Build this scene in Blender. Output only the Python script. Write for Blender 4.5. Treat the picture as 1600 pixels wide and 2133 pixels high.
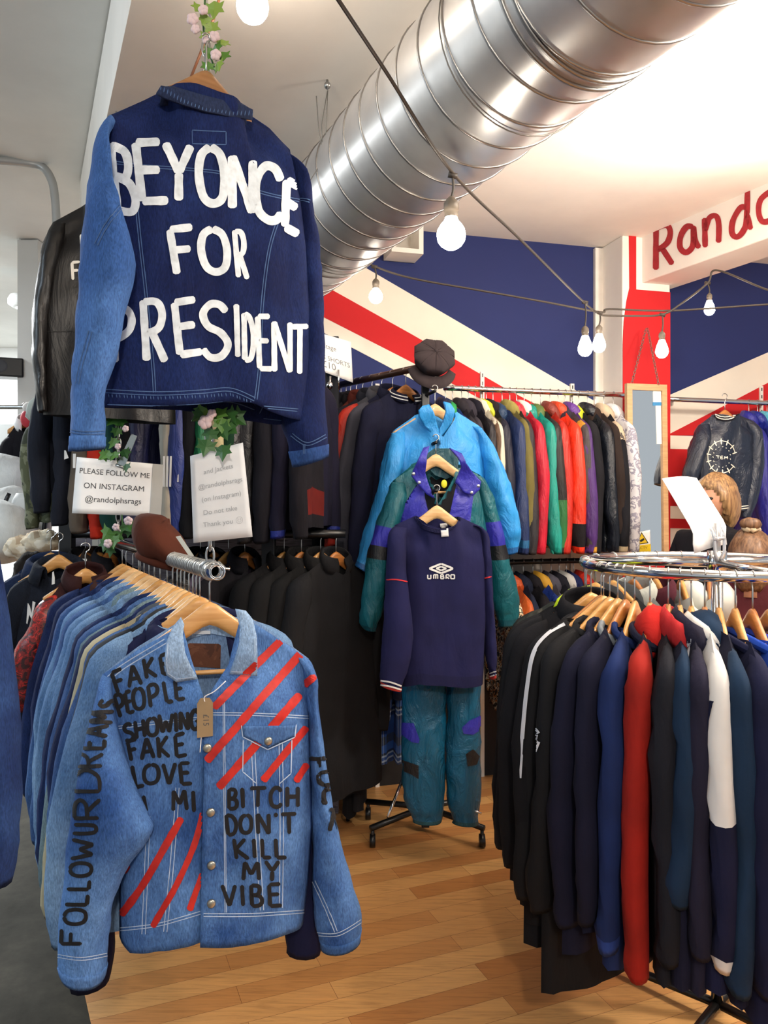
import bpy, bmesh, math, random
from mathutils import Vector, Matrix, noise
from mathutils.bvhtree import BVHTree

for _o in list(bpy.data.objects):
    bpy.data.objects.remove(_o)
SC = bpy.context.scene
COL = SC.collection
random.seed(7)

# ------------------------------------------------------------------ camera
FPX, HOR, EYE = 1600.0, 1045.0, 1.5          # focal length in px (1600x2133), horizon row, eye height
cam_d = bpy.data.cameras.new('camera')
cam_d.sensor_fit = 'HORIZONTAL'
cam_d.sensor_width = 36.0
cam_d.lens = 36.0 * FPX / 1600.0
cam_d.shift_y = (HOR - 1066.5) / 1600.0
cam_d.clip_start = 0.05
cam = bpy.data.objects.new('camera', cam_d)
COL.objects.link(cam)
cam.location = (0, 0, EYE)
cam.rotation_euler = (math.pi / 2, 0, 0)
SC.camera = cam

# ------------------------------------------------------------------ view and world
SC.view_settings.view_transform = 'Standard'
SC.view_settings.look = 'None'
SC.view_settings.gamma = 1.0
SC.view_settings.use_curve_mapping = False
SC.view_settings.exposure = 0.45
world = bpy.data.worlds.new('world')
SC.world = world
world.use_nodes = True
world.node_tree.nodes['Background'].inputs[0].default_value = (0.86, 0.93, 1.0, 1)
world.node_tree.nodes['Background'].inputs[1].default_value = 0.40

def lamp(name, kind, loc, energy, color, size=0.2, aim=None, spot=None):
    d = bpy.data.lights.new(name, kind)
    d.energy = energy
    d.color = color
    if kind == 'AREA':
        d.shape = 'RECTANGLE'
        d.size = size[0]
        d.size_y = size[1]
    elif kind in ('POINT', 'SPOT'):
        d.shadow_soft_size = size
    if spot:
        d.spot_size = math.radians(spot)
        d.spot_blend = 1.0
    o = bpy.data.objects.new(name, d)
    COL.objects.link(o)
    o.location = loc
    if aim is not None:
        o.rotation_euler = (Vector(aim) - Vector(loc)).to_track_quat('-Z', 'Y').to_euler()
    return o

WARM = (1.0, 0.89, 0.76)
# flood lamp on the beam to the right, aimed at the ceiling
lamp('flood_lamp', 'SPOT', (1.75, 2.35, 2.15), 130, (1.0, 0.95, 0.88), 0.12, (1.32, 2.6, 2.95), 92)
# unseen point lamps around the frame: more string bulbs plus added fill
lamp('unseen_lamp', 'POINT', (0.75, 0.7, 2.62), 62, WARM, 0.10)
lamp('unseen_lamp', 'POINT', (1.05, 1.6, 2.52), 36, WARM, 0.08)  # added to brighten the left face of the name beam
lamp('unseen_lamp', 'POINT', (0.25, -1.3, 2.62), 130, WARM, 0.10)  # fill added behind the camera for the surfaces that face it
lamp('unseen_lamp', 'POINT', (2.3, 1.9, 2.55), 90, WARM, 0.10)
# cool tubes of the white shop on the left
lamp('tube_lamp', 'AREA', (-2.9, 1.6, 3.2), 62, (0.70, 0.86, 1.0), (0.5, 2.4), (-1.2, 1.9, 0.9))
lamp('tube_lamp', 'AREA', (-4.2, 6.2, 3.22), 520, (0.92, 0.97, 1.0), (1.6, 2.6), (-4.2, 6.4, 0))

# ------------------------------------------------------------------ geometry helpers
CAM = Vector((0, 0, EYE))

def P(px, py, d):
    return Vector(((px - 800) / FPX * d, d, EYE - (py - HOR) / FPX * d))

def DIR(px, py):
    return Vector(((px - 800) / FPX, 1.0, -(py - HOR) / FPX))

class Fr:
    """upright frame: x along the frame, y away from the viewer, z up"""
    def __init__(s, o, deg):
        s.o = Vector(o)
        s.deg = deg
        a = math.radians(deg)
        s.U = Vector((math.cos(a), math.sin(a), 0))
        s.Y = Vector((-math.sin(a), math.cos(a), 0))
        s.M = Matrix.Translation(s.o) @ Matrix.Rotation(a, 4, 'Z')
        s.Mi = s.M.inverted()
    def px(s, px, py, y=0.0):
        """where the sight line through a pixel meets the plane local-y = y: (x, z)"""
        d = DIR(px, py)
        t = (s.o + s.Y * y - CAM).dot(s.Y) / d.dot(s.Y)
        p = s.Mi @ (CAM + d * t)
        return (p.x, p.z)
    def pl(s, pts, y=0.0):
        return [s.px(a, b, y) for a, b in pts]

def hexc(h):
    h = h.lstrip('#')
    r = []
    for i in (0, 2, 4):
        c = int(h[i:i + 2], 16) / 255.0
        r.append(c / 12.92 if c <= 0.04045 else ((c + 0.055) / 1.055) ** 2.4)
    return (r[0], r[1], r[2], 1.0)

def props(o, label=None, cat=None, group=None, kind=None):
    if label: o['label'] = label
    if cat: o['category'] = cat
    if group: o['group'] = group
    if kind: o['kind'] = kind
    return o

def empty(name, label, cat, loc=(0, 0, 0), deg=0, group=None):
    o = bpy.data.objects.new(name, None)
    COL.objects.link(o)
    o.empty_display_size = 0.05
    o.location = loc
    o.rotation_euler = (0, 0, math.radians(deg))
    return props(o, label, cat, group)

def mesh(name, V, Fc, mats, parent=None, smooth=True, solid=0.0, fm=None, weld=0.0, bevel=0.0):
    me = bpy.data.meshes.new(name)
    me.from_pydata([tuple(v) for v in V], [], [tuple(f) for f in Fc])
    if not isinstance(mats, (list, tuple)):
        mats = [mats]
    for m in mats:
        me.materials.append(m)
    if fm:
        me.polygons.foreach_set('material_index', fm)
    if weld > 0 or True:
        bm = bmesh.new()
        bm.from_mesh(me)
        if weld > 0:
            bmesh.ops.remove_doubles(bm, verts=bm.verts, dist=weld)
            bmesh.ops.dissolve_degenerate(bm, dist=1e-6, edges=bm.edges)
        bmesh.ops.recalc_face_normals(bm, faces=bm.faces)
        bm.to_mesh(me)
        bm.free()
    if smooth:
        me.polygons.foreach_set('use_smooth', [True] * len(me.polygons))
    me.update()
    o = bpy.data.objects.new(name, me)
    COL.objects.link(o)
    if parent is not None:
        o.parent = parent
    if bevel > 0:
        b = o.modifiers.new('bevel', 'BEVEL')
        b.width = bevel
        b.segments = 2
        b.limit_method = 'ANGLE'
    if solid > 0:
        md = o.modifiers.new('solid', 'SOLIDIFY')
        md.thickness = solid
        md.offset = 0.0
    return o

class MB:
    """collects shapes for one mesh"""
    def __init__(s):
        s.V, s.F, s.fm, s.m = [], [], [], 0
    def add(s, V, Fc):
        b = len(s.V)
        s.V += [Vector(v) for v in V]
        s.F += [tuple(i + b for i in f) for f in Fc]
        s.fm += [s.m] * len(Fc)
    def box(s, c, sz, rz=0.0, M=None):
        c = Vector(c)
        R = Matrix.Rotation(rz, 3, 'Z')
        V = []
        for x in (-.5, .5):
            for y in (-.5, .5):
                for z in (-.5, .5):
                    V.append(c + R @ Vector((x * sz[0], y * sz[1], z * sz[2])))
        if M is not None:
            V = [M @ v for v in V]
        s.add(V, [(0, 1, 3, 2), (4, 6, 7, 5), (0, 4, 5, 1), (2, 3, 7, 6), (0, 2, 6, 4), (1, 5, 7, 3)])
    def tube(s, pts, r, n=8, caps=True, closed=False):
        pts = [Vector(p) for p in pts]
        if not isinstance(r, (list, tuple)):
            r = [r] * len(pts)
        V, Fc = [], []
        T = []
        m = len(pts)
        for i in range(m):
            a = pts[(i - 1) % m] if (closed or i > 0) else pts[0]
            b = pts[(i + 1) % m] if (closed or i < m - 1) else pts[-1]
            T.append((b - a).normalized())
        up = Vector((0, 0, 1)) if abs(T[0].z) < 0.9 else Vector((1, 0, 0))
        N = (up - T[0] * up.dot(T[0])).normalized()
        for i in range(m):
            N = (N - T[i] * N.dot(T[i]))
            if N.length < 1e-6:
                N = T[i].orthogonal()
            N.normalize()
            B = T[i].cross(N)
            for k in range(n):
                a = 2 * math.pi * k / n
                V.append(pts[i] + (N * math.cos(a) + B * math.sin(a)) * r[i])
        for i in range(m if closed else m - 1):
            j = (i + 1) % m
            for k in range(n):
                q = (k + 1) % n
                Fc.append((i * n + k, i * n + q, j * n + q, j * n + k))
        if caps and not closed:
            Fc.append(tuple(range(n - 1, -1, -1)))
            Fc.append(tuple((m - 1) * n + k for k in range(n)))
        s.add(V, Fc)
    def ball(s, c, r, nu=12, nv=8, M=None):
        c = Vector(c)
        if not isinstance(r, (tuple, list)):
            r = (r, r, r)
        V, Fc = [], []
        for j in range(nv + 1):
            t = math.pi * j / nv
            for i in range(nu):
                a = 2 * math.pi * i / nu
                p = Vector((r[0] * math.sin(t) * math.cos(a), r[1] * math.sin(t) * math.sin(a), r[2] * math.cos(t)))
                V.append(c + (M @ p if M is not None else p))
        for j in range(nv):
            for i in range(nu):
                q = (i + 1) % nu
                Fc.append((j * nu + i, j * nu + q, (j + 1) * nu + q, (j + 1) * nu + i))
        s.add(V, Fc)
    def lathe(s, prof, c=(0, 0, 0), n=16):
        c = Vector(c)
        V, Fc = [], []
        for r, z in prof:
            for k in range(n):
                a = 2 * math.pi * k / n
                V.append(c + Vector((r * math.cos(a), r * math.sin(a), z)))
        for j in range(len(prof) - 1):
            for k in range(n):
                q = (k + 1) % n
                Fc.append((j * n + k, j * n + q, (j + 1) * n + q, (j + 1) * n + k))
        s.add(V, Fc)
    def prism(s, poly, y0, y1):
        """poly of (x, z), extruded along y"""
        n = len(poly)
        V = [Vector((x, y0, z)) for x, z in poly] + [Vector((x, y1, z)) for x, z in poly]
        Fc = [tuple(range(n)), tuple(range(2 * n - 1, n - 1, -1))]
        for i in range(n):
            j = (i + 1) % n
            Fc.append((i, i + n, j + n, j))
        s.add(V, Fc)
    def build(s, name, mats, parent=None, **k):
        k.setdefault('weld', 1e-5)
        return mesh(name, s.V, s.F, mats, parent, fm=s.fm if isinstance(mats, (list, tuple)) and k['weld'] == 0 else None, **k)

def crom(pts, n):
    """Catmull-Rom resampling of a list of equal-length tuples to n+1 samples"""
    m = len(pts) - 1
    out = []
    for i in range(n + 1):
        t = i / n * m
        k = min(int(t), m - 1)
        f = t - k
        p0 = pts[max(k - 1, 0)]; p1 = pts[k]; p2 = pts[k + 1]; p3 = pts[min(k + 2, m)]
        out.append(tuple(0.5 * ((2 * b) + (-a + c) * f + (2 * a - 5 * b + 4 * c - d) * f * f + (-a + 3 * b - 3 * c + d) * f ** 3)
                         for a, b, c, d in zip(p0, p1, p2, p3)))
    return out

def alen(pts, n):
    """n+1 samples by arc length along a polyline"""
    L = [0.0]
    for a, b in zip(pts, pts[1:]):
        L.append(L[-1] + math.dist(a, b))
    out, k = [], 0
    for i in range(n + 1):
        s = L[-1] * i / n
        while k < len(pts) - 2 and L[k + 1] < s:
            k += 1
        f = (s - L[k]) / max(L[k + 1] - L[k], 1e-9)
        f = min(max(f, 0), 1)
        out.append(tuple(a + (b - a) * f for a, b in zip(pts[k], pts[k + 1])))
    return out

def sstep(a, b, x):
    t = min(max((x - a) / (b - a), 0), 1)
    return t * t * (3 - 2 * t)

# ------------------------------------------------------------------ materials
_M = {}
def mat(key, fn):
    if key not in _M:
        m = bpy.data.materials.new(str(key).replace('#', '').replace("'", '').replace('(', '').replace(')', '').replace(', ', '_')[:50])
        m.use_nodes = True
        nt = m.node_tree
        fn(nt, nt.nodes['Principled BSDF'])
        _M[key] = m
    return _M[key]

def nd(nt, t, **k):
    n = nt.nodes.new(t)
    for a, b in k.items():
        setattr(n, a, b)
    return n

def coords(nt, scale=(1, 1, 1), rot=(0, 0, 0), kind='Object'):
    tc = nd(nt, 'ShaderNodeTexCoord')
    mp = nd(nt, 'ShaderNodeMapping')
    mp.inputs['Scale'].default_value = scale
    mp.inputs['Rotation'].default_value = rot
    nt.links.new(tc.outputs[kind], mp.inputs['Vector'])
    return mp.outputs[0]

def ntex(nt, vec, scale, detail=3, rough=0.5, dist=0.0):
    n = nd(nt, 'ShaderNodeTexNoise')
    n.inputs['Scale'].default_value = scale
    n.inputs['Detail'].default_value = detail
    n.inputs['Roughness'].default_value = rough
    n.inputs['Distortion'].default_value = dist
    nt.links.new(vec, n.inputs['Vector'])
    return n.outputs['Fac']

def ramp(nt, fac, stops, interp='LINEAR'):
    r = nd(nt, 'ShaderNodeValToRGB')
    r.color_ramp.interpolation = interp
    el = r.color_ramp.elements
    while len(el) < len(stops):
        el.new(0.5)
    for e, (p, c) in zip(el, stops):
        e.position = p
        e.color = c
    nt.links.new(fac, r.inputs[0])
    return r.outputs[0]

def mixc(nt, a, b, fac, mode='MIX'):
    m = nd(nt, 'ShaderNodeMix', data_type='RGBA', blend_type=mode)
    for idx, v in ((0, fac), (6, a), (7, b)):
        if isinstance(v, (float, int)):
            m.inputs[idx].default_value = v
        elif isinstance(v, tuple):
            m.inputs[idx].default_value = v
        else:
            nt.links.new(v, m.inputs[idx])
    return m.outputs[2]

def bump(nt, bs, h, strength=0.3, dist=0.01):
    b = nd(nt, 'ShaderNodeBump')
    b.inputs['Strength'].default_value = strength
    b.inputs['Distance'].default_value = dist
    nt.links.new(h, b.inputs['Height'])
    nt.links.new(b.outputs[0], bs.inputs['Normal'])

def sc(c, f):
    return (min(c[0] * f, 1), min(c[1] * f, 1), min(c[2] * f, 1), 1)

def cloth(h, rough=0.88, wr=0.35, var=0.18, spec=0.25):
    def fn(nt, bs):
        c = hexc(h)
        v = coords(nt)
        n = ntex(nt, v, 9, 4)
        col = ramp(nt, n, [(0.3, sc(c, 1 - var)), (0.7, sc(c, 1 + var))])
        nt.links.new(col, bs.inputs['Base Color'])
        bs.inputs['Roughness'].default_value = rough
        bs.inputs['Specular IOR Level'].default_value = spec
        v2 = coords(nt, (1.0, 1.0, 0.35))
        bump(nt, bs, ntex(nt, v2, 16, 5, 0.55, 0.6), wr, 0.02)
    return mat(('cloth', h, rough, wr), fn)

def nylon(h, rough=0.38, wr=0.55):
    def fn(nt, bs):
        c = hexc(h)
        v = coords(nt)
        col = ramp(nt, ntex(nt, v, 7, 4), [(0.3, sc(c, .85)), (0.7, sc(c, 1.15))])
        nt.links.new(col, bs.inputs['Base Color'])
        bs.inputs['Roughness'].default_value = rough
        bs.inputs['Specular IOR Level'].default_value = 0.45
        v2 = coords(nt, (1.0, 1.0, 0.4))
        bump(nt, bs, ntex(nt, v2, 14, 6, 0.6, 1.2), wr, 0.03)
    return mat(('nylon', h, rough, wr), fn)

def denim(dark, light, wr=0.45, lo=0.36, hi=0.68):
    def fn(nt, bs):
        v = coords(nt)
        n1 = ntex(nt, v, 5, 6, 0.6, 0.4)
        col = ramp(nt, n1, [(lo, hexc(dark)), (hi, hexc(light))])
        n2 = ntex(nt, coords(nt, (1, 1, 0.25)), 420, 2)
        col2 = mixc(nt, col, ramp(nt, n2, [(0.3, (0.55, 0.55, 0.55, 1)), (0.7, (1.25, 1.25, 1.25, 1))]), 0.75, 'MULTIPLY')
        nt.links.new(col2, bs.inputs['Base Color'])
        bs.inputs['Roughness'].default_value = 0.92
        bs.inputs['Specular IOR Level'].default_value = 0.15
        v2 = coords(nt, (1.0, 1.0, 0.45))
        bump(nt, bs, ntex(nt, v2, 20, 6, 0.6, 0.8), wr, 0.015)
    return mat(('denim', dark, light, wr, lo), fn)

def plain(h, rough=0.5, metal=0.0, spec=0.5, coat=0.0):
    def fn(nt, bs):
        c = hexc(h)
        col = ramp(nt, ntex(nt, coords(nt), 12, 3), [(0.3, sc(c, .94)), (0.7, sc(c, 1.05))])
        nt.links.new(col, bs.inputs['Base Color'])
        bs.inputs['Roughness'].default_value = rough
        bs.inputs['Metallic'].default_value = metal
        bs.inputs['Specular IOR Level'].default_value = spec
        bs.inputs['Coat Weight'].default_value = coat
    return mat(('plain', h, rough, metal, spec, coat), fn)

def paint(h, rough=0.6):
    def fn(nt, bs):
        c = hexc(h)
        n = ntex(nt, coords(nt), 60, 3)
        col = ramp(nt, n, [(0.25, sc(c, .78)), (0.6, sc(c, 1.05))])
        nt.links.new(col, bs.inputs['Base Color'])
        bs.inputs['Roughness'].default_value = rough
        bump(nt, bs, n, 0.2, 0.002)
    return mat(('paint', h, rough), fn)

def wood(h1, h2, rough=0.42):
    def fn(nt, bs):
        n = ntex(nt, coords(nt, (3, 40, 40)), 2.2, 4, 0.6, 1.0)
        col = ramp(nt, n, [(0.3, hexc(h1)), (0.7, hexc(h2))])
        nt.links.new(col, bs.inputs['Base Color'])
        bs.inputs['Roughness'].default_value = rough
        bs.inputs['Coat Weight'].default_value = 0.25
    return mat(('wood', h1, h2, rough), fn)

def plaidm(cols, period, axis='z'):
    """woven horizontal bands (and thinner vertical ones) along the cloth"""
    def fn(nt, bs):
        def band(sc_, stops, rot):
            v = coords(nt, sc_)
            sx = nd(nt, 'ShaderNodeSeparateXYZ')
            nt.links.new(v, sx.inputs[0])
            fr = nd(nt, 'ShaderNodeMath', operation='FRACT')
            nt.links.new(sx.outputs[rot], fr.inputs[0])
            return ramp(nt, fr.outputs[0], stops, 'CONSTANT')
        st = [(p, hexc(c)) for p, c in cols]
        a = band((1 / period,) * 3, st, 'Z')
        b = band((1.7 / period,) * 3, st, 'X')
        nt.links.new(mixc(nt, a, b, 0.3), bs.inputs['Base Color'])
        bs.inputs['Roughness'].default_value = 0.9
    return mat(('plaid', str(cols), period), fn)

def splotch(stops, scale, rough=0.85, dist=0.8, wr=0.3):
    def fn(nt, bs):
        n = ntex(nt, coords(nt), scale, 3, 0.55, dist)
        nt.links.new(ramp(nt, n, [(p, hexc(c)) for p, c in stops], 'CONSTANT'), bs.inputs['Base Color'])
        bs.inputs['Roughness'].default_value = rough
        bump(nt, bs, ntex(nt, coords(nt), 18, 4), wr, 0.015)
    return mat(('splotch', str(stops), scale), fn)

def glow(color, strength):
    def fn(nt, bs):
        bs.inputs['Base Color'].default_value = (1, 1, 1, 1)
        bs.inputs['Emission Color'].default_value = (*color, 1)
        bs.inputs['Emission Strength'].default_value = strength
    return mat(('glow', color, strength), fn)

CHROME = plain('#d8d8d8', 0.13, 1.0)
STEEL = plain('#b4b4b2', 0.3, 1.0)
BLACKM = plain('#0c0c0e', 0.35, 0.0)
HWOOD = wood('#b9813f', '#cf9c5c')
HWOODP = wood('#c89a63', '#dcb684')
HWOODO = wood('#9c5f2c', '#b9783c')
WHITEP = plain('#e9e4dc', 0.75)
PAPER = plain('#f4f3f1', 0.6)
INK = plain('#4a4a4c', 0.8)
# ------------------------------------------------------------------ garment helpers
def panel_pts(top, bot, left, right, nu, nv):
    """Coons patch of four boundary polylines of (x, z)"""
    T = alen(top, nu); B = alen(bot, nu); L = alen(left, nv); R = alen(right, nv)
    g = []
    for j in range(nv + 1):
        v = j / nv
        row = []
        for i in range(nu + 1):
            u = i / nu
            r = []
            for k in (0, 1):
                r.append((1 - v) * T[i][k] + v * B[i][k] + (1 - u) * L[j][k] + u * R[j][k]
                         - ((1 - u) * (1 - v) * T[0][k] + u * (1 - v) * T[nu][k] + (1 - u) * v * B[0][k] + u * v * B[nu][k]))
            row.append((r[0], r[1]))
        g.append(row)
    return g

def torso(front, back, left, right, hem_f, hem_b, dep, nu=20, nv=22, fold=0.012, seed=0, neck=(0.36, 0.64), ndep=0.045, side=-1, smin=.016):
    """closed-sided shell of a front and a back panel; dep = half thickness at chest; side -1 = front faces the viewer.
    returns V, F, rows: faces are tagged with their v"""
    V, Fc, tag = [], [], []
    for s, top, hem in ((-1, front, hem_f), (1, back, hem_b)):
        g = panel_pts(top, hem, left, right, nu, nv)
        b = len(V)
        for j in range(nv + 1):
            v = j / nv
            for i in range(nu + 1):
                u = i / nu
                x, z = g[j][i]
                e = max(0.0, 1 - abs(2 * u - 1) ** 2.6) ** 0.55
                nk = sstep(neck[0] - .10, neck[0] + .06, u) * (1 - sstep(neck[1] - .06, neck[1] + .10, u))
                k = sstep(0, .22, v)
                y = ndep * nk * (1 - k) + dep * e * (0.35 + 0.65 * k) * (k if nk < .5 else 1)
                y = max(y, smin * min(1, 3 * e) * sstep(0, .06, v))
                n = noise.noise(Vector((x * 13 + seed, z * 2.6, s * 3.1 + seed)))
                n2 = noise.noise(Vector((x * 30 + seed, z * 11, s * 5.1 - seed)))
                pl = math.sin(x * 34 + seed * 1.7 + 1.2 * noise.noise(Vector((seed, z * 3, s))))
                y += e * k * (fold * 1.3 * n + fold * .45 * n2 + fold * .7 * pl * sstep(.2, 1, v))
                V.append(Vector((x, s * y, z)))
        for j in range(nv):
            for i in range(nu):
                a = b + j * (nu + 1) + i
                Fc.append((a, a + 1, a + nu + 2, a + nu + 1))
                tag.append((s, (j + .5) / nv, (i + .5) / nu))
    return V, Fc, tag

def sleeve_tube(st, ns=26, n=14, wr=0.006, seed=0):
    """st: stations (lx, lz, rx, rz, y, depth). returns V, F, tag(v)"""
    S = crom(st, ns)
    V, Fc, tag = [], [], []
    for i, (lx, lz, rx, rz, y, d) in enumerate(S):
        v = i / ns
        cx, cz = (lx + rx) / 2, (lz + rz) / 2
        hx, hz = (rx - lx) / 2, (rz - lz) / 2
        for k in range(n):
            a = 2 * math.pi * k / n
            ca, sa = math.cos(a), math.sin(a)
            w = 0
            if 0 < i < ns:
                p = Vector((cx * 9 + 1.3 * ca + seed, sa * 1.3 + seed, cz * 16 + ca * .8))
                w = wr * (noise.noise(p) * 1.4 + 0.7 * noise.noise(p * 2.3))
            f = 1 + w / max(math.hypot(hx, hz), .02)
            V.append(Vector((cx + hx * ca * (1 + (f - 1) * .5), y + d * sa * f + w * .6, cz + hz * ca)))
    for i in range(ns):
        for k in range(n):
            q = (k + 1) % n
            Fc.append((i * n + k, i * n + q, (i + 1) * n + q, (i + 1) * n + k))
            tag.append((i + .5) / ns)
    # rolled-in dark end of the cuff, closed shoulder end
    b = len(V)
    last = [V[ns * n + k] for k in range(n)]
    c = sum(last, Vector()) / n
    prev = sum([V[(ns - 2) * n + k] for k in range(n)], Vector()) / n
    for p in last:
        V.append(c + (p - c) * .86 + (prev - c) * .5)
    for k in range(n):
        q = (k + 1) % n
        Fc.append((ns * n + k, ns * n + q, b + q, b + k)); tag.append(1)
    Fc.append(tuple(b + k for k in range(n))); tag.append(1)
    Fc.append(tuple(range(n))); tag.append(0)
    return V, Fc, tag

def split(name, V, Fc, keep, m, parent, **k):
    """one part from the faces whose index passes keep"""
    used, F2 = {}, []
    V2 = []
    for i, f in enumerate(Fc):
        if keep(i):
            g = []
            for q in f:
                if q not in used:
                    used[q] = len(V2)
                    V2.append(V[q])
                g.append(used[q])
            F2.append(tuple(g))
    if not F2:
        return None
    k.setdefault('weld', 2e-4)
    return mesh(name, V2, F2, m, parent, **k)

def sweep(sect, ph0, ph1, n=18, closed=False):
    """sect(phi) -> list of points; skin them"""
    V, Fc = [], []
    m = 0
    cnt = n if closed else n + 1
    for i in range(cnt):
        ph = ph0 + (ph1 - ph0) * i / n
        S = sect(ph)
        m = len(S)
        V += S
    for i in range(n):
        j = (i + 1) % cnt
        for k in range(m - 1):
            Fc.append((i * m + k, i * m + k + 1, j * m + k + 1, j * m + k))
    return V, Fc

def ell(cx, cz, rx, ry, ph, dip):
    """point on a neck ellipse, phi = 0 at the back; the front is lower by dip"""
    return Vector((cx + rx * math.sin(ph), ry * math.cos(ph), cz - dip * (1 - math.cos(ph)) / 2))

def add_collar(kind, parent, m, zn, nw=0.07, dip=0.05, ry=0.042, seed=0, flip=1, m2=None):
    """collar round the neck; flip=-1 when the back of the garment faces the viewer"""
    if kind == 'denim':
        def s_(ph):
            b = ell(0, zn, nw, ry, ph, dip); o = Vector((math.sin(ph), math.cos(ph), 0))
            w = .5 + .5 * math.cos(ph)
            fl = 0.05 + .02 * (1 - w)
            return [Vector((p.x, p.y * flip, p.z)) for p in (
                b - Vector((0, 0, .012)), b + Vector((0, 0, .02)), b + o * .008 + Vector((0, 0, .034)),
                b + o * .022 + Vector((0, 0, .024)), b + o * (.034 + .01 * (1 - w)) + Vector((0, 0, .034 - fl)))]
        V, Fc = sweep(s_, -2.62, 2.62, 22)
        mesh('collar', V, Fc, m, parent, solid=.004)
    elif kind in ('stand', 'fur', 'rib'):
        h = {'stand': .055, 'fur': .05, 'rib': .03}[kind]
        def s_(ph):
            b = ell(0, zn, nw, ry, ph, dip); o = Vector((math.sin(ph), math.cos(ph), 0))
            out = []
            for k in range(5):
                t = k / 4
                w = .006 * noise.noise(Vector((ph * 4 + seed, t * 3, seed))) * (3 if kind == 'fur' else 1)
                out.append(b + o * (.012 * math.sin(t * 3.1) - .008 * t + w) + Vector((0, 0, -.012 + (h + .012) * t)))
            return [Vector((p.x, p.y * flip, p.z)) for p in out]
        V, Fc = sweep(s_, -2.9, 2.9, 20)
        mesh('collar' if kind != 'fur' else 'fur_collar', V, Fc, m, parent, solid=.02 if kind == 'fur' else .006)
        if kind == 'rib' and m2 is not None:
            for t in (.35, .7):
                mbs = MB()
                pts = []
                for i in range(25):
                    ph = -2.9 + 5.8 * i / 24
                    b = ell(0, zn, nw, ry, ph, dip); o = Vector((math.sin(ph), math.cos(ph), 0))
                    p = b + o * (.012 * math.sin(t * 3.1) - .008 * t + .004) + Vector((0, 0, -.012 + .042 * t))
                    pts.append(Vector((p.x, p.y * flip, p.z)))
                mbs.tube(pts, .0028, 6)
                mbs.build('stripe', m2, parent)
    elif kind == 'crew':
        def s_(ph):
            b = ell(0, zn, nw, ry, ph, dip); o = Vector((math.sin(ph), math.cos(ph), 0))
            return [Vector((q.x, q.y * flip, q.z)) for q in
                    [b + o * .009 * math.cos(t) + Vector((0, 0, .013 * math.sin(t))) for t in [2 * math.pi * k / 8 for k in range(9)]]]
        V, Fc = sweep(s_, 0, 2 * math.pi, 22, closed=True)
        mesh('collar', V, Fc, m, parent)
    elif kind == 'hood':
        V, Fc = [], []
        nu, nv = 16, 10
        for j in range(nv + 1):
            t = math.pi * j / nv
            for i in range(nu):
                a = 2 * math.pi * i / nu
                d = Vector((math.sin(t) * math.cos(a), math.sin(t) * math.sin(a), math.cos(t)))
                r = 1 + .16 * noise.noise(d * 2.2 + Vector((seed, 0, 0)))
                V.append(Vector((d.x * .092 * r, (d.y * .050 * r + .034) * flip, zn - .030 + d.z * .070 * r)))
        for j in range(nv):
            for i in range(nu):
                q = (i + 1) % nu
                Fc.append((j * nu + i, j * nu + q, (j + 1) * nu + q, (j + 1) * nu + i))
        mesh('hood', V, Fc, m, parent)

# ------------------------------------------------------------------ hangers
def _hz(x):
    return -.17 * (math.sqrt(x * x + .0002) / .23) ** .8

_HM = {}
def hanger_meshes(span, bar=True):
    key = (round(span, 3),)
    if key in _HM:
        return _HM[key]
    V, Fc = [], []
    n = 26
    for i in range(n + 1):
        x = -span + 2 * span * i / n
        t = abs(x) / span
        top = _hz(x) + .012
        h = .052 - .026 * t
        th = .0085 - .0035 * t
        y0 = 0.0
        for (dy, dz) in ((-1, -.25), (-.6, 0), (.6, 0), (1, -.25), (1, -.75), (.6, -1), (-.6, -1), (-1, -.75)):
            V.append(Vector((x, y0 + dy * th, top + dz * h)))
    for i in range(n):
        for k in range(8):
            q = (k + 1) % 8
            Fc.append((i * 8 + k, i * 8 + q, i * 8 + 8 + q, i * 8 + 8 + k))
    Fc.append(tuple(range(8))); Fc.append(tuple(n * 8 + k for k in range(8)))
    w = (V, Fc)
    _HM[key] = w
    return w

_HD = {}
def hanger(label, loc, deg, hk=.06, span=.205, m=None, group=None, rail_r=.013, bar=True):
    """wooden hanger; loc = centre of the rail it hooks over, hk = drop from there to the top of the wood"""
    m = m or HWOOD
    if len(label.split()) > 16:
        label = ' '.join(w for w in label.split() if w not in ('the', 'a', 'wooden'))
    root = empty('coat_hanger', label, 'hanger', loc, deg, group)
    key = (span, m.name, hk, rail_r)
    if key not in _HD:
        V, Fc = hanger_meshes(span)
        a = mesh('shoulder_bar', [v + Vector((0, 0, -hk - .008)) for v in V], Fc, m, root)
        k = MB()
        R = rail_r + .0025
        pts = [(0, 0, -hk - .02), (0, 0, -hk + .004), (0, 0, -R - .012)]
        for i in range(13):
            t = math.radians(-75 + i * 20.5)
            pts.append((R * math.cos(t), 0, R * math.sin(t)))
        k.tube(pts, .0021, 6)
        b = k.build('hook', STEEL, root)
        c = None
        if bar:
            q = MB()
            q.tube([(-span * .9, .006, -hk - .175), (span * .9, .006, -hk - .175)], .0055, 8)
            c = q.build('trouser_bar', m, root)
        _HD[key] = (a.data, b.data, c.data if c else None)
    else:
        for nm, d in zip(('shoulder_bar', 'hook', 'trouser_bar'), _HD[key]):
            if d:
                o = bpy.data.objects.new(nm, d)
                COL.objects.link(o)
                o.parent = root
    return root

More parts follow.
